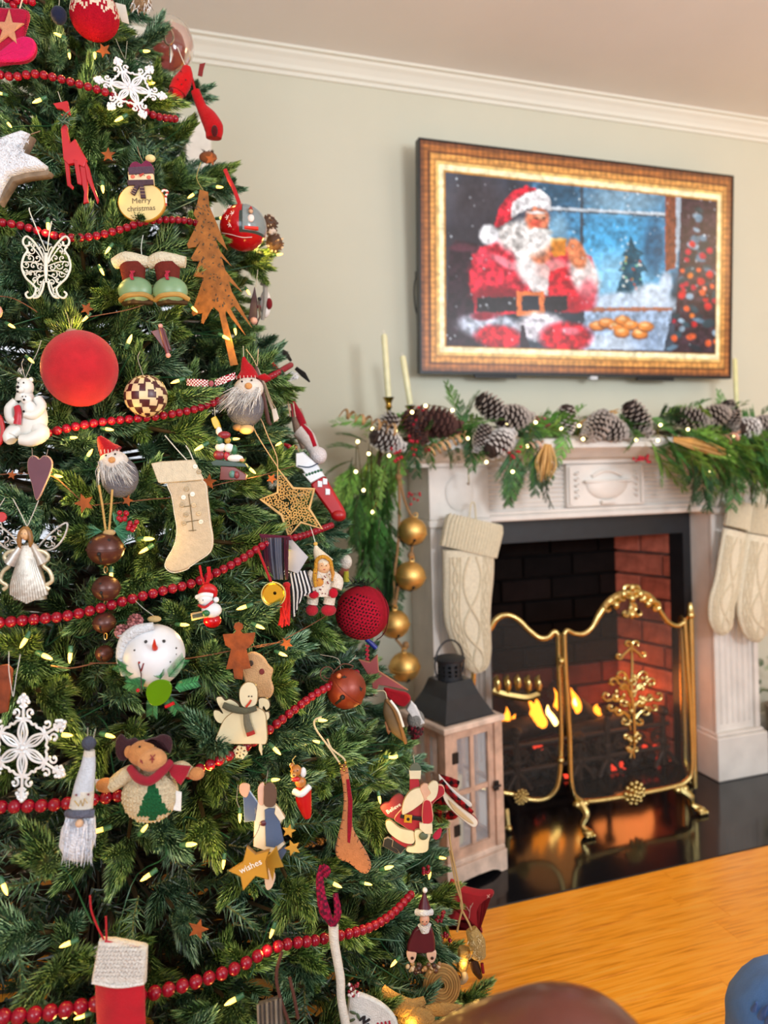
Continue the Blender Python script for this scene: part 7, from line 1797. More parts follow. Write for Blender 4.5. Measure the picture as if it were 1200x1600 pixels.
o.part('scarf', B().tube([(350, 1100, 5), (362, 1104, 8), (384, 1108, 10), (402, 1104, 9)], [5, 6, 5, 4], hx('5c5c4c'), n=10, flat=.5, smooth=3), 'cloth'); o.part('scarf_tail', B().tube([(386, 1108, 10), (388, 1128, 8), (394, 1146, 8)], [4, 6, 7], lambda p: hx('a83a34') if p[1] > 1140 else hx('747060'), n=8, flat=.3, smooth=3), 'cloth')
o.part('nose', B().tube([(386, 1102, 8), (391, 1096, 9), (394, 1091, 9)], [1.6, 1.8, 1.2], hx('c8402c'), n=8), 'satin'); b = B(); b.ball((390, 1086, 7), 1.3, hx('202020'), n=6); b.ball((394.5, 1086, 7), 1.3, hx('202020'), n=6); o.part('eyes', b, 'gloss')
for cx, cy in ((346, 1178), (376, 1175)):
    b = B()
    for k in range(6):
        a = k * PI / 3 + .2; b.tube([(cx, cy, 0), (cx + 11 * math.cos(a), cy + 11 * math.sin(a), 0)], 2, WC2, n=6); 
        for s_ in (-1, 1): b.tube([(cx + 6.5 * math.cos(a), cy + 6.5 * math.sin(a), 0), (cx + 9.5 * math.cos(a + s_ * .42), cy + 9.5 * math.sin(a + s_ * .42), 0)], 1.5, WC2, n=6)
    o.part('snowflake_charm', b, 'satin')
o.part('drop_charm', B().tube([(407, 1160, 0), (407, 1170, 0), (409, 1180, 0)], [2.5, 3, .8], WC2, n=8), 'satin'); o.string([(350, 1160, 0), (348, 1168, 0)], [(382, 1160, 0), (378, 1168, 0)], [(407, 1154, 2), (407, 1162, 0)], col='4c4438')
# -- rusty bell
o = Orn('rusty_bell_ornament', 'large rust orange jingle bell tilted on curled wire, right of the wooden snowman', 'bells', 541, 1076, off=.012)
jbell(o, 541, 1076, 31, hx('8c3a24'), vc_mat('rust_enamel', .4, .25, bump=(120, .2), vary=.2), tilt=.75, wide=1.0)
o.part('wire_curl', B().tube(curl(512, 1052, 14, 0, 9, n=26, k=.5), 1, hx('6c4838'), n=5), 'rust'); o.part('wire_curl', B().tube([(520, 1050, 2), (536, 1036, 6), (552, 1040, 4), (545, 1046, 2)], 1, hx('6c4838'), n=5, smooth=4), 'rust'); o.part('bead', B().ball((531, 1050, 22), (4, 4, 4), hx('c87848')), 'satin')
o.string([(532, 1046, 0), (528, 1030, -3), (500, 1024, -5)], [(545, 1036, 0), (552, 1030, 0), (556, 1024, 0)], col='a8a090')
# -- mauve wooden star & felt heart & grey gnome at silhouette
o = Orn('wooden_star_ornament', 'large dusty rose wooden star ornament at the edge under the houndstooth ball', 'ornament', 598, 1055, off=.0)
o.part('star', B().plate([(560, 1030), (578, 1034), (590, 1022), (592, 1048), (620, 1066), (638, 1078), (606, 1072), (592, 1070), (584, 1088), (580, 1062)], 5, hx('984a4c'), side=hx('b07858'), bev=1), 'matte')
b = B()
for k in range(7): b.tube([(571 + (k % 2) * 4, 1008 + k * 3.4, 2), (577 - (k % 2) * 4, 1010 + k * 3.4, 2)], 1.6, hx('c03a4c'), n=5)
o.part('beaded_hanger', b, 'gloss', kind='stuff')
o = Orn('felt_mitten_ornament', 'red felt mitten with a white cuff and grey wool at the right edge', 'ornament', 642, 1100, off=-.01)
o.part('mitten', B().puff(sm([(600, 1074), (620, 1078), (636, 1082), (642, 1092), (632, 1104), (618, 1100), (604, 1088)], 4), 9, hx('a81828'), e=3), 'felt'); o.part('cuff', B().puff([(642, 1094), (650, 1102), (664, 1130), (654, 1134), (634, 1108)], 8, hx('dcdcdc'), e=2), 'felt'); o.part('wool', B().ball((650, 1126, -4), (14, 16, 10), hx('8c8c88')), 'fur')
o = Orn('plaid_cone_ornament', 'small dark red plaid pine cone shaped ornament below the felt mitten', 'ornament', 648, 1140, off=-.008)
b = B(); b.ball((648, 1142, -2), 12, hx('3c1018')); q_ = random.Random(4)
for _ in range(50):
    a, e_ = q_.uniform(0, 6.28), q_.uniform(-1.5, 1.5); b.ball((648 + 12 * math.cos(a) * math.cos(e_), 1142 + 12 * math.sin(e_), -2 + 12 * abs(math.sin(a)) * math.cos(e_)), 2.6, hx(q_.choice(['7c1828', '2c2018', '5c1420'])), n=6)
o.part('cone', b, 'felt')
# -- canoe / snowshoe
o = Orn('canoe_ornament', 'little brown birch canoe ornament standing on end beside the rose star', 'ornament', 616, 1122, off=.004)
o.part('hull', B().tube([(604, 1092, 0), (608, 1110, 3), (618, 1135, 3), (634, 1158, 0)], [3, 10, 11, 3], hx('6c5638'), n=14, smooth=4, flat=.6), 'wood'); o.part('gunwale', B().tube([(604, 1092, 4), (616, 1106, 9), (626, 1132, 9), (634, 1160, 4)], 2.6, hx('8c6438'), n=8, smooth=4), 'wood'); o.part('white_edge', B().tube([(610, 1092, 8), (622, 1108, 12), (630, 1132, 10)], 2, hx('e4e0d8'), n=8, smooth=4), 'satin'); o.part('paddle', B().tube([(602, 1126, 4), (606, 1140, 6), (609, 1142, 6)], [1.5, 2, 4], hx('8c5c38'), n=8), 'wood'); o.string([(605, 1092, 0), (600, 1080, -2), (582, 1082, -3)], col='d8c8a8', r=.8)
# -- grey tall gnome
o = Orn('tall_gnome_ornament', 'slim white and grey gnome with tall pompom hat and long white beard', 'ornament', 128, 1245, off=.055)
o.part('hat', B().tube([(140, 1172, 0), (138, 1195, 0), (133, 1225, 2), (128, 1260, 3)], [8, 11, 15, 18], lambda p: hx('d4cfc4') if p[1] > 1235 or p[1] < 1182 else hx('c6ccd4'), n=24, smooth=5, flat=.8), 'felt'); o.part('pompom', B().ball((139, 1161, 0), (11, 11, 10), hx('565a68'), n=20), 'fur')
o.part('hat_band', B().tube([(109, 1268, 6), (126, 1264, 18), (150, 1267, 8)], 6.5, hx('686a78'), n=12, smooth=5), 'knit')
b = B(); hairs(b, lambda q: (129 + q.uniform(-20, 20), 1274 + q.uniform(-4, 14), q.uniform(8, 16)), lambda q, p: (118 + (p[0] - 124) * 1.1 + q.uniform(-6, 6), p[1] + q.uniform(36, 66), q.uniform(2, 12)), 260, 1.3, ['e8ecf4', 'd4dae4', 'f4f6fa', 'c8d0dc'], 8, 3); o.part('beard_strands', b, 'fur', kind='stuff'); o.part('beard', B().tube([(130, 1272, 2), (124, 1300, 2), (118, 1325, 0), (116, 1342, 0)], [20, 28, 26, 13], hx('e2e6ee'), n=20, smooth=4, flat=.5), 'fur')
o.part('nose', B().ball((133, 1276, 22), 6.2, hx('d8b494'), n=14), 'felt'); b = B(); b.tube([(123, 1244, 16), (130, 1252, 17), (133, 1243, 17), (136, 1252, 17), (139, 1240, 17), (143, 1248, 16)], .8, hx('c8a850'), n=5); b.plate(star(126, 1235, 2.4, 1.1), 1, hx('84404c'), z=17, bev=.2); b.plate(star(144, 1235, 2.4, 1.1), 1, hx('84404c'), z=15, bev=.2); o.part('embroidery', b, 'matte', kind='stuff'); o.string([(137, 1150, 0), (136, 1138, -3)], [(144, 1172, 6), (148, 1140, -4)], col='b8b0a0', r=.5)
# -- moose
o = Orn('moose_ornament', 'plush moose in a knitted sweater with a green tree, crimson scarf and brown antlers', 'plush', 235, 1220, off=.035)
SK = hx('c48a58'); KN = hx('cfc0a2')
def sweater(p):
    x, y = p[0], p[1]
    if p[2] > 4 and ((1212 <= y <= 1262 and abs(x - 246) < (y - 1206) * .42) or (1262 < y < 1274 and abs(x - 246) < 6)): return hx('24603a')
    return hx('c89a3c') if y > 1278 and x < 246 else KN
o.part('body', B().ball((235, 1242, 0), (44, 41, 30), sweater, n=72), 'knit')
o.part('sleeve', B().tube([(222, 1205, 4), (205, 1206, 6), (190, 1214, 10), (176, 1224, 14)], [11, 13, 12, 10], KN, n=18, smooth=5), 'knit'); o.part('sleeve', B().tube([(268, 1206, -2), (284, 1202, -2), (298, 1206, 0)], [12, 12, 8], KN, n=18, smooth=5), 'knit')
o.part('paw', B().ball((171, 1221, 14), (16, 11, 10), SK, n=18), 'felt'); o.part('paw', B().ball((307, 1208, 2), (13, 10, 9), SK, n=18), 'felt')
o.part('head', B().ball((228, 1174, 8), (25, 20, 20), SK, n=24).ball((243, 1180, 18), (23, 18, 17), hx('cf9868'), n=24).ball((205, 1172, 8), (8, 10, 7), SK, n=14), 'felt')
AT = hx('3c2026')
o.part('antler', B().puff(sm([(182, 1156), (190, 1146), (200, 1154), (212, 1152), (222, 1162), (214, 1166), (204, 1172), (202, 1184), (190, 1188), (182, 1176)], 4), 9, AT, z=2, e=3), 'felt'); o.part('antler', B().puff(sm([(222, 1158), (232, 1152), (246, 1148), (256, 1144), (268, 1148), (272, 1160), (268, 1174), (262, 1168), (256, 1158), (240, 1154), (228, 1162)], 4), 9, AT, z=8, e=3), 'felt')
o.part('scarf', B().tube([(208, 1194, 14), (225, 1204, 28), (245, 1206, 34), (262, 1194, 26), (270, 1186, 12)], [6, 7, 7, 7, 6], hx('a01230'), n=12, smooth=5), 'velvet'); o.part('scarf_tail', B().puff([(262, 1188), (280, 1190), (302, 1192), (296, 1206), (286, 1222), (270, 1206)], 6, hx('a81430'), z=12, e=2), 'velvet')
b = B(); b.ball((226, 1158, 24), 1.8, hx('181010'), n=8); b.ball((252, 1154, 32), 1.4, hx('181010'), n=8); o.part('eyes', b, 'gloss')
b = B(); [b.tube(q, .9, hx('8c3434'), n=5) for q in ([(246, 1166, 35), (252, 1174, 36)], [(253, 1166, 34), (245, 1174, 36)], [(249, 1172, 36), (249, 1178, 36)], [(230, 1178, 33), (233, 1176, 34)], [(234, 1180, 34), (230, 1174, 34)])]; o.part('stitched_nose', b, 'matte', kind='stuff')
o.part('care_tag', B().plate([(277, 1232), (286, 1234), (285, 1264), (273, 1262)], .8, hx('e8e8e4'), z=8, bev=.2), 'cloth', smooth=False); o.part('wrist_tag', B().plate([(150, 1216), (162, 1216), (160, 1234), (152, 1234)], .8, hx('dcdce0'), z=4, bev=.2), 'cloth', smooth=False)
b = B()
for r_ in range(11):
    y = 1206 + r_ * 7
    for c in range(15):
        x = 196 + c * 5.6; dd = ((x - 235) / 44) ** 2 + ((y - 1242) / 41) ** 2
        if dd < .86: z = 30 * math.sqrt(1 - dd); b.ball((x, y, z), (2.1, 3, 1.2), sweater(Vector((x, y, z))), n=6)
o.part('knit_stitches', b, 'knit', kind='stuff')
# -- blue angel with star
o = Orn('blue_angel_ornament', 'wooden angel in a slate blue coat seen from behind, one arm raised', 'ornament', 412, 1275, off=.03)
BL = hx('4c5f80')
o.part('wing_panel', B().plate([(380, 1240), (388, 1232), (398, 1246), (404, 1254), (400, 1282), (382, 1284)], 4, BL, side=hx('9ab0c8')), 'matte'); o.part('raised_hand', B().plate(sm([(375, 1236), (375, 1226), (382, 1223), (390, 1226), (390, 1236), (386, 1244), (380, 1243)], 4), 4, hx('d0a890'), z=2), 'matte')
o.part('gown', B().plate([(398, 1262), (404, 1250), (428, 1252), (438, 1264), (446, 1276), (440, 1284), (432, 1300), (446, 1318), (430, 1334), (396, 1322)], 4, hx('d8cebc'), side=hx('a89478')), 'matte'); o.part('coat_panel', B().plate([(414, 1264), (420, 1261), (434, 1262), (438, 1284), (444, 1312), (430, 1322), (416, 1320)], 3, BL, z=4), 'matte'); o.part('hair', B().plate(sm([(413, 1238), (414, 1226), (422, 1221), (430, 1226), (433, 1240), (430, 1256), (420, 1259), (413, 1254)], 4), 4, hx('5c4438'), z=4), 'matte')
o.part('face', B().plate(sm([(403, 1244), (404, 1228), (412, 1223), (414, 1240), (412, 1256), (406, 1256)], 4), 4, hx('d4b0a0'), z=1), 'matte'); o.part('skirt_stripe', B().plate([(434, 1330), (446, 1322), (448, 1330), (438, 1346)], 3, BL, z=-1), 'matte'); o.part('lower_robe', B().plate([(424, 1320), (442, 1312), (440, 1330), (430, 1340), (422, 1336)], 3, hx('c89c80'), z=-2), 'matte'); o.part('boot', B().plate(sm([(413, 1372), (416, 1362), (426, 1362), (430, 1372), (424, 1388), (416, 1390)], 4), 4, hx('d0b8a4'), z=-2), 'matte'); o.part('leg', B().plate([(420, 1336), (430, 1336), (426, 1366), (418, 1366)], 3, hx('c4a894'), z=-3), 'matte')
o.part('heart_button', B().ball((412, 1284, 5), (5, 4.5, 2.5), hx('5c2c34')), 'satin'); o.part('arm_cuff', B().plate([(432, 1256), (438, 1262), (446, 1276), (438, 1280), (430, 1268)], 3, hx('ddd4c0'), z=6), 'matte')
o.string([(372, 1226, 0), (370, 1250, 0), (374, 1262, 0)], [(416, 1222, 0), (418, 1206, -4)], col='8c8880')
for i, (cx, cy, R, a) in enumerate(((452, 1296, 11, .2), (458, 1322, 13, .9))):
    o.part('hand_star', B().plate(star(cx, cy, R, R * .45, rot=-PI / 2 + a), 2.5, hx('c8983c'), z=6), 'matte')
o = Orn('wishes_star_ornament', 'yellow wooden star lettered wishes hanging in front of the blue angel', 'ornament', 394, 1355, off=.045)
o.part('star', B().plate([(386, 1321), (400, 1333), (422, 1327), (416, 1344), (420, 1374), (400, 1368), (380, 1391), (376, 1369), (358, 1360), (380, 1346)], 6, hx('d09a3c'), side=hx('9c7028'), bev=1.2), 'satin'); o.text('wishes', 392, 1352, 14, -25, 'f0ece4', 3.3); o.string([(388, 1322, 0), (400, 1305, -6), (405, 1292, -10)], col='4c4438')
o = Orn('mustard_star_ornament', 'small mustard wooden star overlapping the right side of the lettered star', 'ornament', 428, 1345, off=.036); o.part('star', B().plate([(414, 1340), (424, 1332), (432, 1322), (436, 1338), (443, 1354), (430, 1356), (426, 1376), (420, 1356), (412, 1352)], 4, hx('a8822c'), bev=1), 'satin')
# -- teddy in stocking
o = Orn('teddy_stocking_ornament', 'tiny teddy bear in a red resin stocking right of the blue angel', 'ornament', 472, 1238, off=.028)
o.part('stocking', B().tube([(473, 1232, 0), (475, 1252, 0), (479, 1270, 0), (481, 1278, 0)], [13.5, 12, 8, 5], hx('c4141c'), n=20, smooth=4, flat=.75), 'satin'); o.part('cuff', B().tube([(460, 1236, 2), (472, 1236, 11), (484, 1228, 2)], 5, hx('dedede'), n=10, smooth=4), 'satin')
b = B().ball((463, 1203, 3), (9, 9, 8), hx('b8783c'), n=14); b.ball((456, 1196, 0), 4, hx('b8783c'), n=10); b.ball((460, 1207, 10), (5, 4, 4), hx('d09858'), n=10); b.ball((470, 1221, 3), (9, 9, 7), hx('b8783c'), n=12); o.part('teddy', b, 'satin'); o.part('bow', B().ball((463, 1214, 8), (7, 4, 4), hx('c01c24')), 'satin'); o.part('white_mitt', B().ball((474, 1206, 2), (5, 8, 5), hx('dcdcdc')), 'satin')
b = B(); b.ball((460, 1201, 11), 1, hx('181010'), n=6); b.ball((466, 1200, 10.5), 1, hx('181010'), n=6); b.ball((461, 1206, 14), 1.2, hx('181010'), n=6); o.part('face', b, 'gloss', kind='stuff'); o.string([(460, 1194, 0), (457, 1188, 0), (462, 1182, -3)], col='c8b068', r=.8)
# -- primitive stocking
o = Orn('blanket_stitch_stocking_ornament', 'long narrow tan felt stocking with dark blanket stitching and a red stripe', 'ornament', 550, 1270, off=.028)
PT = hx('bc8058'); sp_ = sm([(531, 1198), (542, 1196), (546, 1220), (548, 1250), (551, 1290), (560, 1310), (574, 1334), (580, 1352), (574, 1364), (562, 1362), (545, 1348), (530, 1342), (524, 1330), (528, 1306), (534, 1280), (537, 1250), (535, 1224)], 4)
o.part('boot', B().puff(sp_, 7, PT, e=2.5), 'felt'); o.part('red_stripe', B().plate([(541, 1216), (546, 1216), (551, 1250), (550, 1290), (547, 1316), (543, 1314), (543, 1280), (544, 1250)], 2.5, hx('94102a'), z=3.5), 'felt')
b = B(); q_ = sp_
for i in range(0, len(q_), 2):
    x, y = q_[i]; cx_m, cy_m = (540, y) if y < 1300 else (553, 1330); dx, dy = cx_m - x, cy_m - y; L_ = math.hypot(dx, dy) or 1; b.tube([(x, y, 2.5), (x + dx / L_ * 4.5, y + dy / L_ * 4.5, 4)], .55, hx('3c2018'), n=4)
o.part('blanket_stitching', b, 'matte', kind='stuff'); b = B(); [b.ball((x, y, 4), 2.2, hx('c8a858'), n=6) for x, y in ((531, 1192), (535, 1196), (540, 1190), (533, 1200), (538, 1202), (541, 1197))]; o.part('jingle_trim', b, 'metal', kind='stuff')
o.part('hanging_cord', B().tube([(532, 1194, 0), (512, 1165, 0), (494, 1140, 0), (491, 1127, -4), (502, 1122, -6)], 1.5, hx('d0c0a0'), n=6, smooth=4), 'cloth'); o.part('hanging_cord', B().tube([(540, 1192, 0), (536, 1184, 0), (518, 1170, -1), (511, 1156, -4)], 1.5, hx('d0c0a0'), n=6, smooth=4), 'cloth')
# -- believe santa
o = Orn('believe_santa_ornament', 'flat wooden Santa holding a scroll, sack lettered Believe, waving one arm', 'ornament', 640, 1272, off=.012, push=-.07)
RS = hx('a4182c'); CB = hx('d6ccb0')
o.part('sack', B().plate(sm([(594, 1262), (600, 1256), (608, 1254), (614, 1246), (624, 1242), (632, 1248), (636, 1262), (628, 1280), (608, 1278), (600, 1272)], 4), 5, hx('84242e'), z=-3), 'matte'); o.text('Believe', 615, 1263, 9, -32, 'ece0d4', 0)
o.part('coat', B().plate(sm([(628, 1262), (645, 1240), (668, 1230), (690, 1226), (694, 1240), (676, 1256), (676, 1280), (652, 1300), (624, 1286), (616, 1278)], 4), 5, RS, z=0, side=hx('d4a48c')), 'matte'); o.part('coat_trim', B().plate(sm([(602, 1284), (610, 1280), (626, 1292), (648, 1298), (646, 1316), (628, 1314), (608, 1300)], 4), 5, CB, z=2, side=hx('a89470')), 'matte')
o.part('raised_arm', B().plate([(640, 1216), (654, 1216), (656, 1230), (648, 1236), (640, 1234)], 5, RS), 'matte'); o.part('cuff', B().plate([(639, 1203), (658, 1203), (657, 1216), (640, 1216)], 6, CB, z=1), 'matte'); o.part('raised_mitten', B().plate(sm([(641, 1203), (642, 1195), (650, 1192), (656, 1196), (657, 1203)], 4), 5, hx('5c6454')), 'matte')
o.part('beard', B().plate(sm([(628, 1270), (630, 1250), (640, 1234), (656, 1228), (664, 1236), (666, 1246), (652, 1258), (640, 1266)], 4), 5, CB, z=4, side=hx('a89470')), 'matte'); o.part('face', B().plate(sm([(656, 1228), (664, 1222), (672, 1228), (672, 1240), (664, 1248), (660, 1240)], 4), 5, hx('d0a890'), z=5), 'matte'); o.part('hat_fur', B().plate(sm([(668, 1226), (676, 1218), (684, 1222), (682, 1240), (672, 1250), (666, 1244), (672, 1236)], 4), 5, CB, z=6), 'matte')
o.part('arm', B().plate(sm([(660, 1254), (664, 1246), (672, 1248), (675, 1262), (675, 1280), (660, 1282)], 4), 5, hx('ac1a2e'), z=7, side=hx('d4a48c')), 'matte'); o.part('arm_cuff', B().plate([(655, 1282), (675, 1283), (675, 1298), (664, 1298), (655, 1290)], 6, CB, z=8), 'matte'); o.part('scroll', B().plate(sm([(648, 1294), (672, 1296), (670, 1312), (668, 1326), (656, 1330), (636, 1328), (636, 1320), (648, 1316)], 4), 4, hx('d8d0ae'), z=5, side=hx('9c8c68')), 'matte'); o.part('holding_mitten', B().ball((661, 1302, 9), (7, 6, 3), hx('54604c')), 'matte')
o.part('belt', B().plate([(626, 1271), (660, 1275), (659, 1281), (625, 1276)], 3, hx('14141c'), z=4), 'satin'); o.part('belt_buckle', B().plate([(632, 1270), (644, 1271), (643, 1283), (631, 1282)], 3, hx('d09c30'), z=6), 'satin'); o.part('buckle_hole', B().plate(circ(637.5, 1276.5, 2.6, 2.6, 10), 1, hx('14141c'), z=7.6, bev=.2), 'satin')
for dx in (0, 14): o.part('boot', B().plate([(600 + dx, 1311), (606 + dx, 1308), (624 + dx * .8, 1316), (634, 1324), (620 + dx * .4, 1334), (606 + dx, 1326), (598 + dx, 1322)], 4, hx('14181f'), z=-1 + dx * .1, side=hx('b0a090')), 'matte')
o.part('leg', B().plate(sm([(612, 1306), (630, 1312), (644, 1318), (636, 1324), (618, 1314)], 4), 4, RS, z=1), 'matte'); o.part('red_tassel', B().puff(sm([(684, 1296), (690, 1294), (688, 1308), (680, 1312), (676, 1306)], 4), 4, hx('b02c44'), e=1.5), 'felt'); o.string([(648, 1194, 0), (646, 1180, -3)], col='b8a890')
# -- plaid bow & snowshoes beside
o = Orn('plaid_bow_ornament', 'red and black buffalo plaid bow behind the wooden Santa', 'ribbon', 688, 1268, off=.0)
plaid = lambda p: hx(['a8141e', '6c0e16', '150a0c'][(int(p[0] / 6) % 2) + (int(p[1] / 6) % 2)])
for pts, r_ in (([(676, 1262, 0), (690, 1250, 6), (708, 1258, 4), (706, 1272, 2), (690, 1276, 0)], [5, 9, 11, 9, 4]), ([(684, 1262, 4), (690, 1280, 8), (686, 1296, 6)], [6, 9, 5]), ([(686, 1212, 0), (702, 1220, 2), (716, 1226, 0)], [3, 7, 6])):
    o.part('loop', B().tube(pts, r_, plaid, n=18, smooth=7, flat=.45), 'cloth')
o.part('knot', B().ball((684, 1266, 8), (7, 7, 5), plaid, n=20), 'cloth')
o = Orn('skates_ornament', 'pair of long white edged tan snowshoes with a plaid strap sticking out to the right', 'ornament', 712, 1250, off=-.005, push=-.06)
o.part('snowshoe', B().plate(sm([(690, 1232), (696, 1236), (716, 1256), (740, 1274), (747, 1284), (742, 1292), (732, 1288), (708, 1268), (694, 1250)], 4), 4, hx('e2dcd2'), side=hx('8c1824')), 'satin'); o.part('tan_centre', B().plate(sm([(700, 1248), (714, 1260), (734, 1278), (740, 1286), (730, 1282), (710, 1266)], 4), 2, hx('cbb491'), z=3), 'satin'); o.part('snowshoe', B().plate(sm([(686, 1212), (694, 1220), (714, 1240), (736, 1256), (735, 1262), (722, 1256), (700, 1238), (688, 1224)], 4), 4, hx('dedad4'), z=-4), 'satin')
o.part('strap', B().tube([(688, 1218, 4), (704, 1238, 5), (722, 1254, 5), (738, 1268, 4)], [4, 4, 4, 3], plaid, n=12, smooth=8, flat=.4), 'cloth')
# -- bottom-left stocking
o = Orn('red_stocking_ornament', 'bright red stocking ornament with white ribbed cuff, lowest at the left', 'ornament', 188, 1530, off=.04)
o.part('leg', B().tube([(187, 1520, 0), (188, 1560, 0), (190, 1600, 0), (196, 1650, 0)], [38, 39, 38, 36], hx('c40c28'), n=28, smooth=3, flat=.3), 'velvet'); o.part('foot', B().tube([(196, 1650, 0), (216, 1690, 0), (240, 1700, 0)], [36, 30, 20], hx('c40c28'), n=24, smooth=4, flat=.35), 'velvet')
o.part('cuff', B().puff([(156, 1466), (180, 1467), (226, 1476), (231, 1480), (229, 1534), (188, 1536), (148, 1532), (145, 1526)], 22, hx('dedad2'), z=1, e=4), 'knit'); b = B()
for k in range(13):
    for j in range(8): b.tube([(152 + k * 5.6 + (j % 2) * 2, 1474 + j * 6.4, 12), (156 + k * 5.6 + (j % 2) * 2, 1471 + j * 6.4, 12.3)], .8, hx('bdbab6'), n=4)
o.part('weave_stitches', b, 'knit', kind='stuff'); o.part('cuff_hem', B().tube([(148, 1528, 10), (188, 1532, 14), (228, 1530, 10)], 2.4, hx('e8e4de'), n=8, smooth=4), 'knit'); o.part('red_lining', B().tube([(166, 1467, 6), (190, 1472, 6), (222, 1478, 6)], 2, hx('b81030'), n=6, smooth=3), 'velvet'); o.part('cord', B().tube([(138, 1402, -6), (142, 1424, -2), (152, 1448, 0), (164, 1466, 4)], 1.6, hx('b80c20'), n=6, smooth=4), 'velvet'); o.part('cord', B().tube([(164, 1434, -4), (166, 1452, 0), (168, 1466, 4)], 1.6, hx('b80c20'), n=6, smooth=3), 'velvet')
# -- candy cane with plaid ribbon
o = Orn('stick_ornament', 'long crooked white felt stick topped with a magenta plaid ribbon bow', 'ornament', 524, 1470, off=.03)
o.part('stick', B().tube([(521, 1446, 0), (522, 1470, 0), (527, 1500, 0), (532, 1530, 0), (533, 1560, 0), (540, 1600, 0), (544, 1625, 0)], [8, 7.5, 7, 7, 6.5, 7, 6], hx('dad6cc'), n=16, smooth=4), 'felt')
pl2 = lambda p: hx(['8c1238', '5c1c30', 'a82048'][(int(p[0] / 3) + int(p[1] / 3)) % 3])
for pts, r_ in (([(520, 1446, 2), (508, 1420, 6), (502, 1395, 4), (500, 1372, 0), (504, 1354, -3)], [4, 9, 7, 6, 5]), ([(521, 1446, 2), (528, 1424, 4), (524, 1396, 0)], [4, 6, 4]), ([(504, 1354, 0), (512, 1358, 4), (508, 1368, 4)], [5, 6, 3])): o.part('ribbon', B().tube(pts, r_, pl2, n=16, smooth=6, flat=.35), 'cloth')
# -- red fabric star
o = Orn('fabric_star_ornament', 'plump red cloth star with embroidered twigs at the lowest right edge', 'ornament', 735, 1415, off=-.01, push=-.14)
o.part('star', B().puff(sm([(704, 1373), (720, 1382), (732, 1386), (752, 1390), (770, 1390), (770, 1400), (752, 1414), (750, 1436), (754, 1456), (744, 1452), (724, 1438), (704, 1446), (694, 1452), (696, 1436), (706, 1420), (694, 1404), (700, 1398)], 3), 16, hx('a01020'), e=6), 'velvet'); b = B(); [b.tube(q, .6, hx('c8a098'), n=4) for q in ([(732, 1430, 8.5), (734, 1410, 8.5)], [(733, 1420, 8.5), (728, 1412, 8.5)], [(733, 1416, 8.5), (738, 1406, 8.5)], [(760, 1394, 8), (764, 1398, 8)], [(764, 1393, 8), (760, 1399, 8)])]; o.part('embroidery', b, 'matte', kind='stuff')
# -- burlap bird / teardrop with twine
o = Orn('burlap_bundle_ornament', 'pair of burlap wrapped clogs with dark shiny tips hanging from long twine', 'ornament', 738, 1488, off=-.005, push=-.16)
for pts, r_ in (([(736, 1452, 0), (744, 1470, 3), (748, 1492, 3)], [9, 14, 11]), ([(726, 1484, -4), (724, 1500, -3), (722, 1516, -3)], [9, 10, 8])): o.part('burlap', B().tube(pts, r_, hx('b89c68'), n=18, smooth=4), 'fur')
for pts, r_, c in (([(738, 1496, 4), (744, 1512, 5), (750, 1524, 5)], [7, 7.5, 4], '30201c'), ([(752, 1500, 8), (754, 1514, 9)], [2.5, 2.5], '8c1828'), ([(722, 1514, 0), (726, 1526, 2), (720, 1534, 0)], [4, 6, 5], 'b8a890'), ([(716, 1524, 2), (718, 1536, 2)], [3, 3.5], '40282c')): o.part('clog_tip', B().tube(pts, r_, hx(c), n=12, smooth=3), 'gloss')
b = B(); hairs(b, lambda q: (741 + q.uniform(-12, 12), 1462 + q.uniform(-8, 28), 14), lambda q, p: (p[0] + q.uniform(-5, 5), p[1] + q.uniform(-7, 7), 16), 70, .6, ['cdb484', 'a88c58', 'd8c498'], 3); o.part('loose_fibres', b, 'wood', kind='stuff')
for pts in ([(702, 1296, -4), (704, 1320, 0), (712, 1360, 2), (720, 1400, 3), (720, 1416, 4), (732, 1440, 3), (738, 1456, 3)], [(703, 1330, -2), (712, 1380, 2), (722, 1412, 4), (718, 1434, 3), (714, 1454, 3)]): o.part('twine', B().tube(pts, 1.6, hx('c0a070'), n=7, smooth=4), 'cloth')
# -- thin santa
o = Orn('thin_santa_ornament', 'slender wooden Santa in maroon robe with white beard and spotted boots', 'ornament', 660, 1445, off=.008, push=-.04)
o.part('hat', B().lathe((663, 1394, 0), [(0, 1.5), (10, 5), (24, 10)], hx('4c1828'), n=16), 'satin'); o.part('hat_bobble', B().ball((664, 1391, 0), 4, hx('e4e4e4')), 'fur'); o.part('hat_brim', B().tube([(651, 1425, 0), (662, 1421, 9), (674, 1425, 0)], 5, hx('dcdcdc'), n=10, smooth=4), 'fur'); o.part('face', B().ball((663, 1434, 4), (8, 9, 7), hx('d0a088')), 'satin')
o.part('beard', B().tube([(663, 1442, 5), (664, 1454, 5)], [11, 6], hx('dedede'), n=14, flat=.6), 'fur'); o.part('robe', B().puff(sm([(650, 1450), (664, 1446), (676, 1452), (680, 1484), (668, 1490), (640, 1488), (636, 1480), (642, 1462)], 4), 9, hx('541a28'), z=-2, e=3), 'satin')
for x, y in ((643, 1494), (674, 1494)): o.part('boot', B().plate(sm([(x - 7, y - 8), (x + 7, y - 8), (x + 6, y + 4), (x, y + 10), (x - 6, y + 3)], 4), 5, hx('d8b4a0')), 'satin'); o.part('boot_dot', B().ball((x + 1, y + 1, 3.5), (2.6, 2.6, 1), hx('3c2420'), n=10), 'gloss')
b = B(); [b.ball((x, 1434, 10.5), 1, hx('281c18'), n=6) for x in (660, 666)]; b.ball((663, 1438, 11), 1.6, hx('c07868'), n=6); o.part('eyes_and_nose', b, 'matte', kind='stuff')
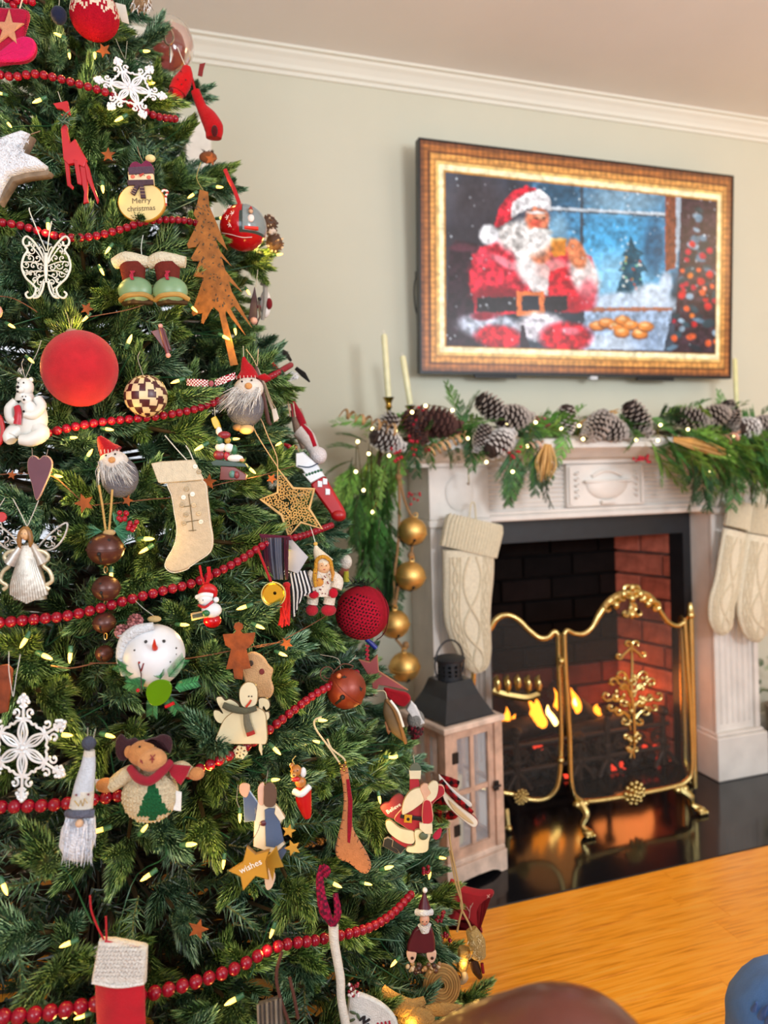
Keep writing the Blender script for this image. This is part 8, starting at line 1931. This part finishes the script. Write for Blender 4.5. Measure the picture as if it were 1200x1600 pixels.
b = B(); q_ = random.Random(6); [b.ball((q_.uniform(636, 690), 1508 + q_.uniform(-6, 8), q_.uniform(0, 6)), q_.uniform(2.5, 4.5), hx(q_.choice(['a07850', '5c3c2c', 'c8b090', '3c2420', 'b08858'])), n=7) for _ in range(30)]; o.part('bead_fringe', b, 'satin', kind='stuff')
# -- berry pick beside
for i, (x, y, lab) in enumerate(((665, 1356, 'tiny red glitter berries by the bulb under the wooden Santa'), (688, 1432, 'tiny red berries right of the slender Santa'), (696, 1462, 'pale red twig berries beside the burlap clogs'))):
    o = Orn('berry_pick', lab, 'berries', x, y, off=.0); b = B(); q_ = random.Random(i); [b.ball((x + q_.uniform(-7, 7), y + q_.uniform(-7, 7), q_.uniform(0, 5)), 3, hx('8c1028'), n=8) for _ in range(8)]; o.part('berries', b, 'gloss', kind='stuff')
    o.part('stem', B().tube([(x, y, 0), (x - 6, y + 12, -6)], .8, hx('4c3828'), n=5), 'wood')
# -- bottom items
o = Orn('burlap_basket_ornament', 'coiled tan straw hat shape at the foot of the tree by the floor', 'ornament', 690, 1540, off=.0)
b = B()
for k in range(7): b.tube(circ(690, 1540, 6 + k * 3.6, 7 + k * 4.4, 26), 2.2, hx('bc9458' if k % 2 else 'a8824c'), n=6, closed=True)
o.part('coil', b, 'wood')
o = Orn('burlap_ribbon', 'wide bow of loose tan burlap around the tree foot', 'ribbon', 640, 1572, off=.0)
for pts, r_ in (([(596, 1545, 0), (618, 1562, 8), (640, 1570, 6), (664, 1562, 0)], [8, 16, 15, 6]), ([(622, 1590, 4), (650, 1586, 8), (676, 1592, 2)], [8, 20, 12]), ([(660, 1580, 0), (692, 1574, 4), (722, 1574, 0)], [8, 11, 4]), ([(640, 1600, 0), (668, 1606, 6), (700, 1600, 0)], [12, 16, 8])): o.part('loop', B().tube(pts, r_, hx('b08c58'), n=16, smooth=5, flat=.5), 'fur')
o = Orn('printed_ornament', 'white printed ornament with green leaves and black strokes at the bottom edge', 'ornament', 585, 1590, off=.015)
o.part('panel', B().puff(sm([(545, 1552), (560, 1550), (590, 1562), (612, 1580), (622, 1600), (624, 1640), (548, 1640)], 4), 10, hx('d8d8d4'), e=3), 'cloth'); b = B()
for x, y, a in ((552, 1578, .4), (550, 1590, -.4), (560, 1584, 1.2), (553, 1602, .6)): b.ball((x, y, 6), (6, 2.4, .8), hx('54664c'), n=8, rot=Matrix.Rotation(a, 3, 'Z'))
o.part('printed_leaf', b, 'matte', kind='stuff'); b = B(); [b.tube(q, 2, hx('1c1c24'), n=6, smooth=3) for q in ([(562, 1590, 6), (570, 1584, 6), (568, 1594, 6), (578, 1588, 6)], [(566, 1602, 6), (576, 1596, 6), (574, 1606, 6)])]; o.part('printed_stroke', b, 'matte'); b = B(); [b.tube([(590 + k * 6, 1594 - k, 6), (593 + k * 6, 1604, 6)], 1.6, hx('b0203c'), n=5) for k in range(4)]; o.part('red_print', b, 'matte', kind='stuff')
o = Orn('plaid_gift_ornament', 'dark plaid and grey basket weave ornament low in the branches at the bottom', 'ornament', 425, 1580, off=.0)
o.part('weave', B().puff([(404, 1566), (436, 1556), (446, 1596), (440, 1625), (400, 1625)], 10, lambda p: hx('5c5650'), e=2), 'cloth')
for k in range(6): o.part('cane', B().tube([(404 + k * 7, 1566 - k * 2, 6), (406 + k * 7, 1624, 6)], 2.2, hx(['8c8478', '6c645c'][k % 2]), n=6), 'wood')
for pts in ([(440, 1490, -4), (432, 1520, 0), (436, 1550, 2), (452, 1596, 4)], [(452, 1530, -4), (460, 1560, 0), (466, 1590, 2)]): o.part('cord', B().tube(pts, 2.6, hx('5c3c34'), n=8, smooth=4), 'cloth')
o = Orn('wooden_plaque_ornament', 'rusty brown square plaque edge on silver threads at the left above the silver snowflake', 'ornament', 4, 1062, off=.02)
o.part('plaque', B().plate([(-14, 1042), (12, 1038), (20, 1046), (18, 1070), (12, 1112), (-14, 1118)], 4, hx('8c4424')), 'rust')
# -- charcoal leaves seen deep in the tree
o = Orn('greenery_clip_ornament', 'round cluster of tiny berries showing at the bottom left of the printed ornament', 'berries', 553, 1545, off=.01)
b = B(); q_ = random.Random(4); [b.ball((553 + q_.uniform(-9, 9), 1545 + q_.uniform(-9, 9), q_.uniform(0, 5)), 2.6, hx(q_.choice(['7c1828', 'e4d8d8', '9c2838'])), n=7) for _ in range(18)]; o.part('berries', b, 'gloss', kind='stuff')
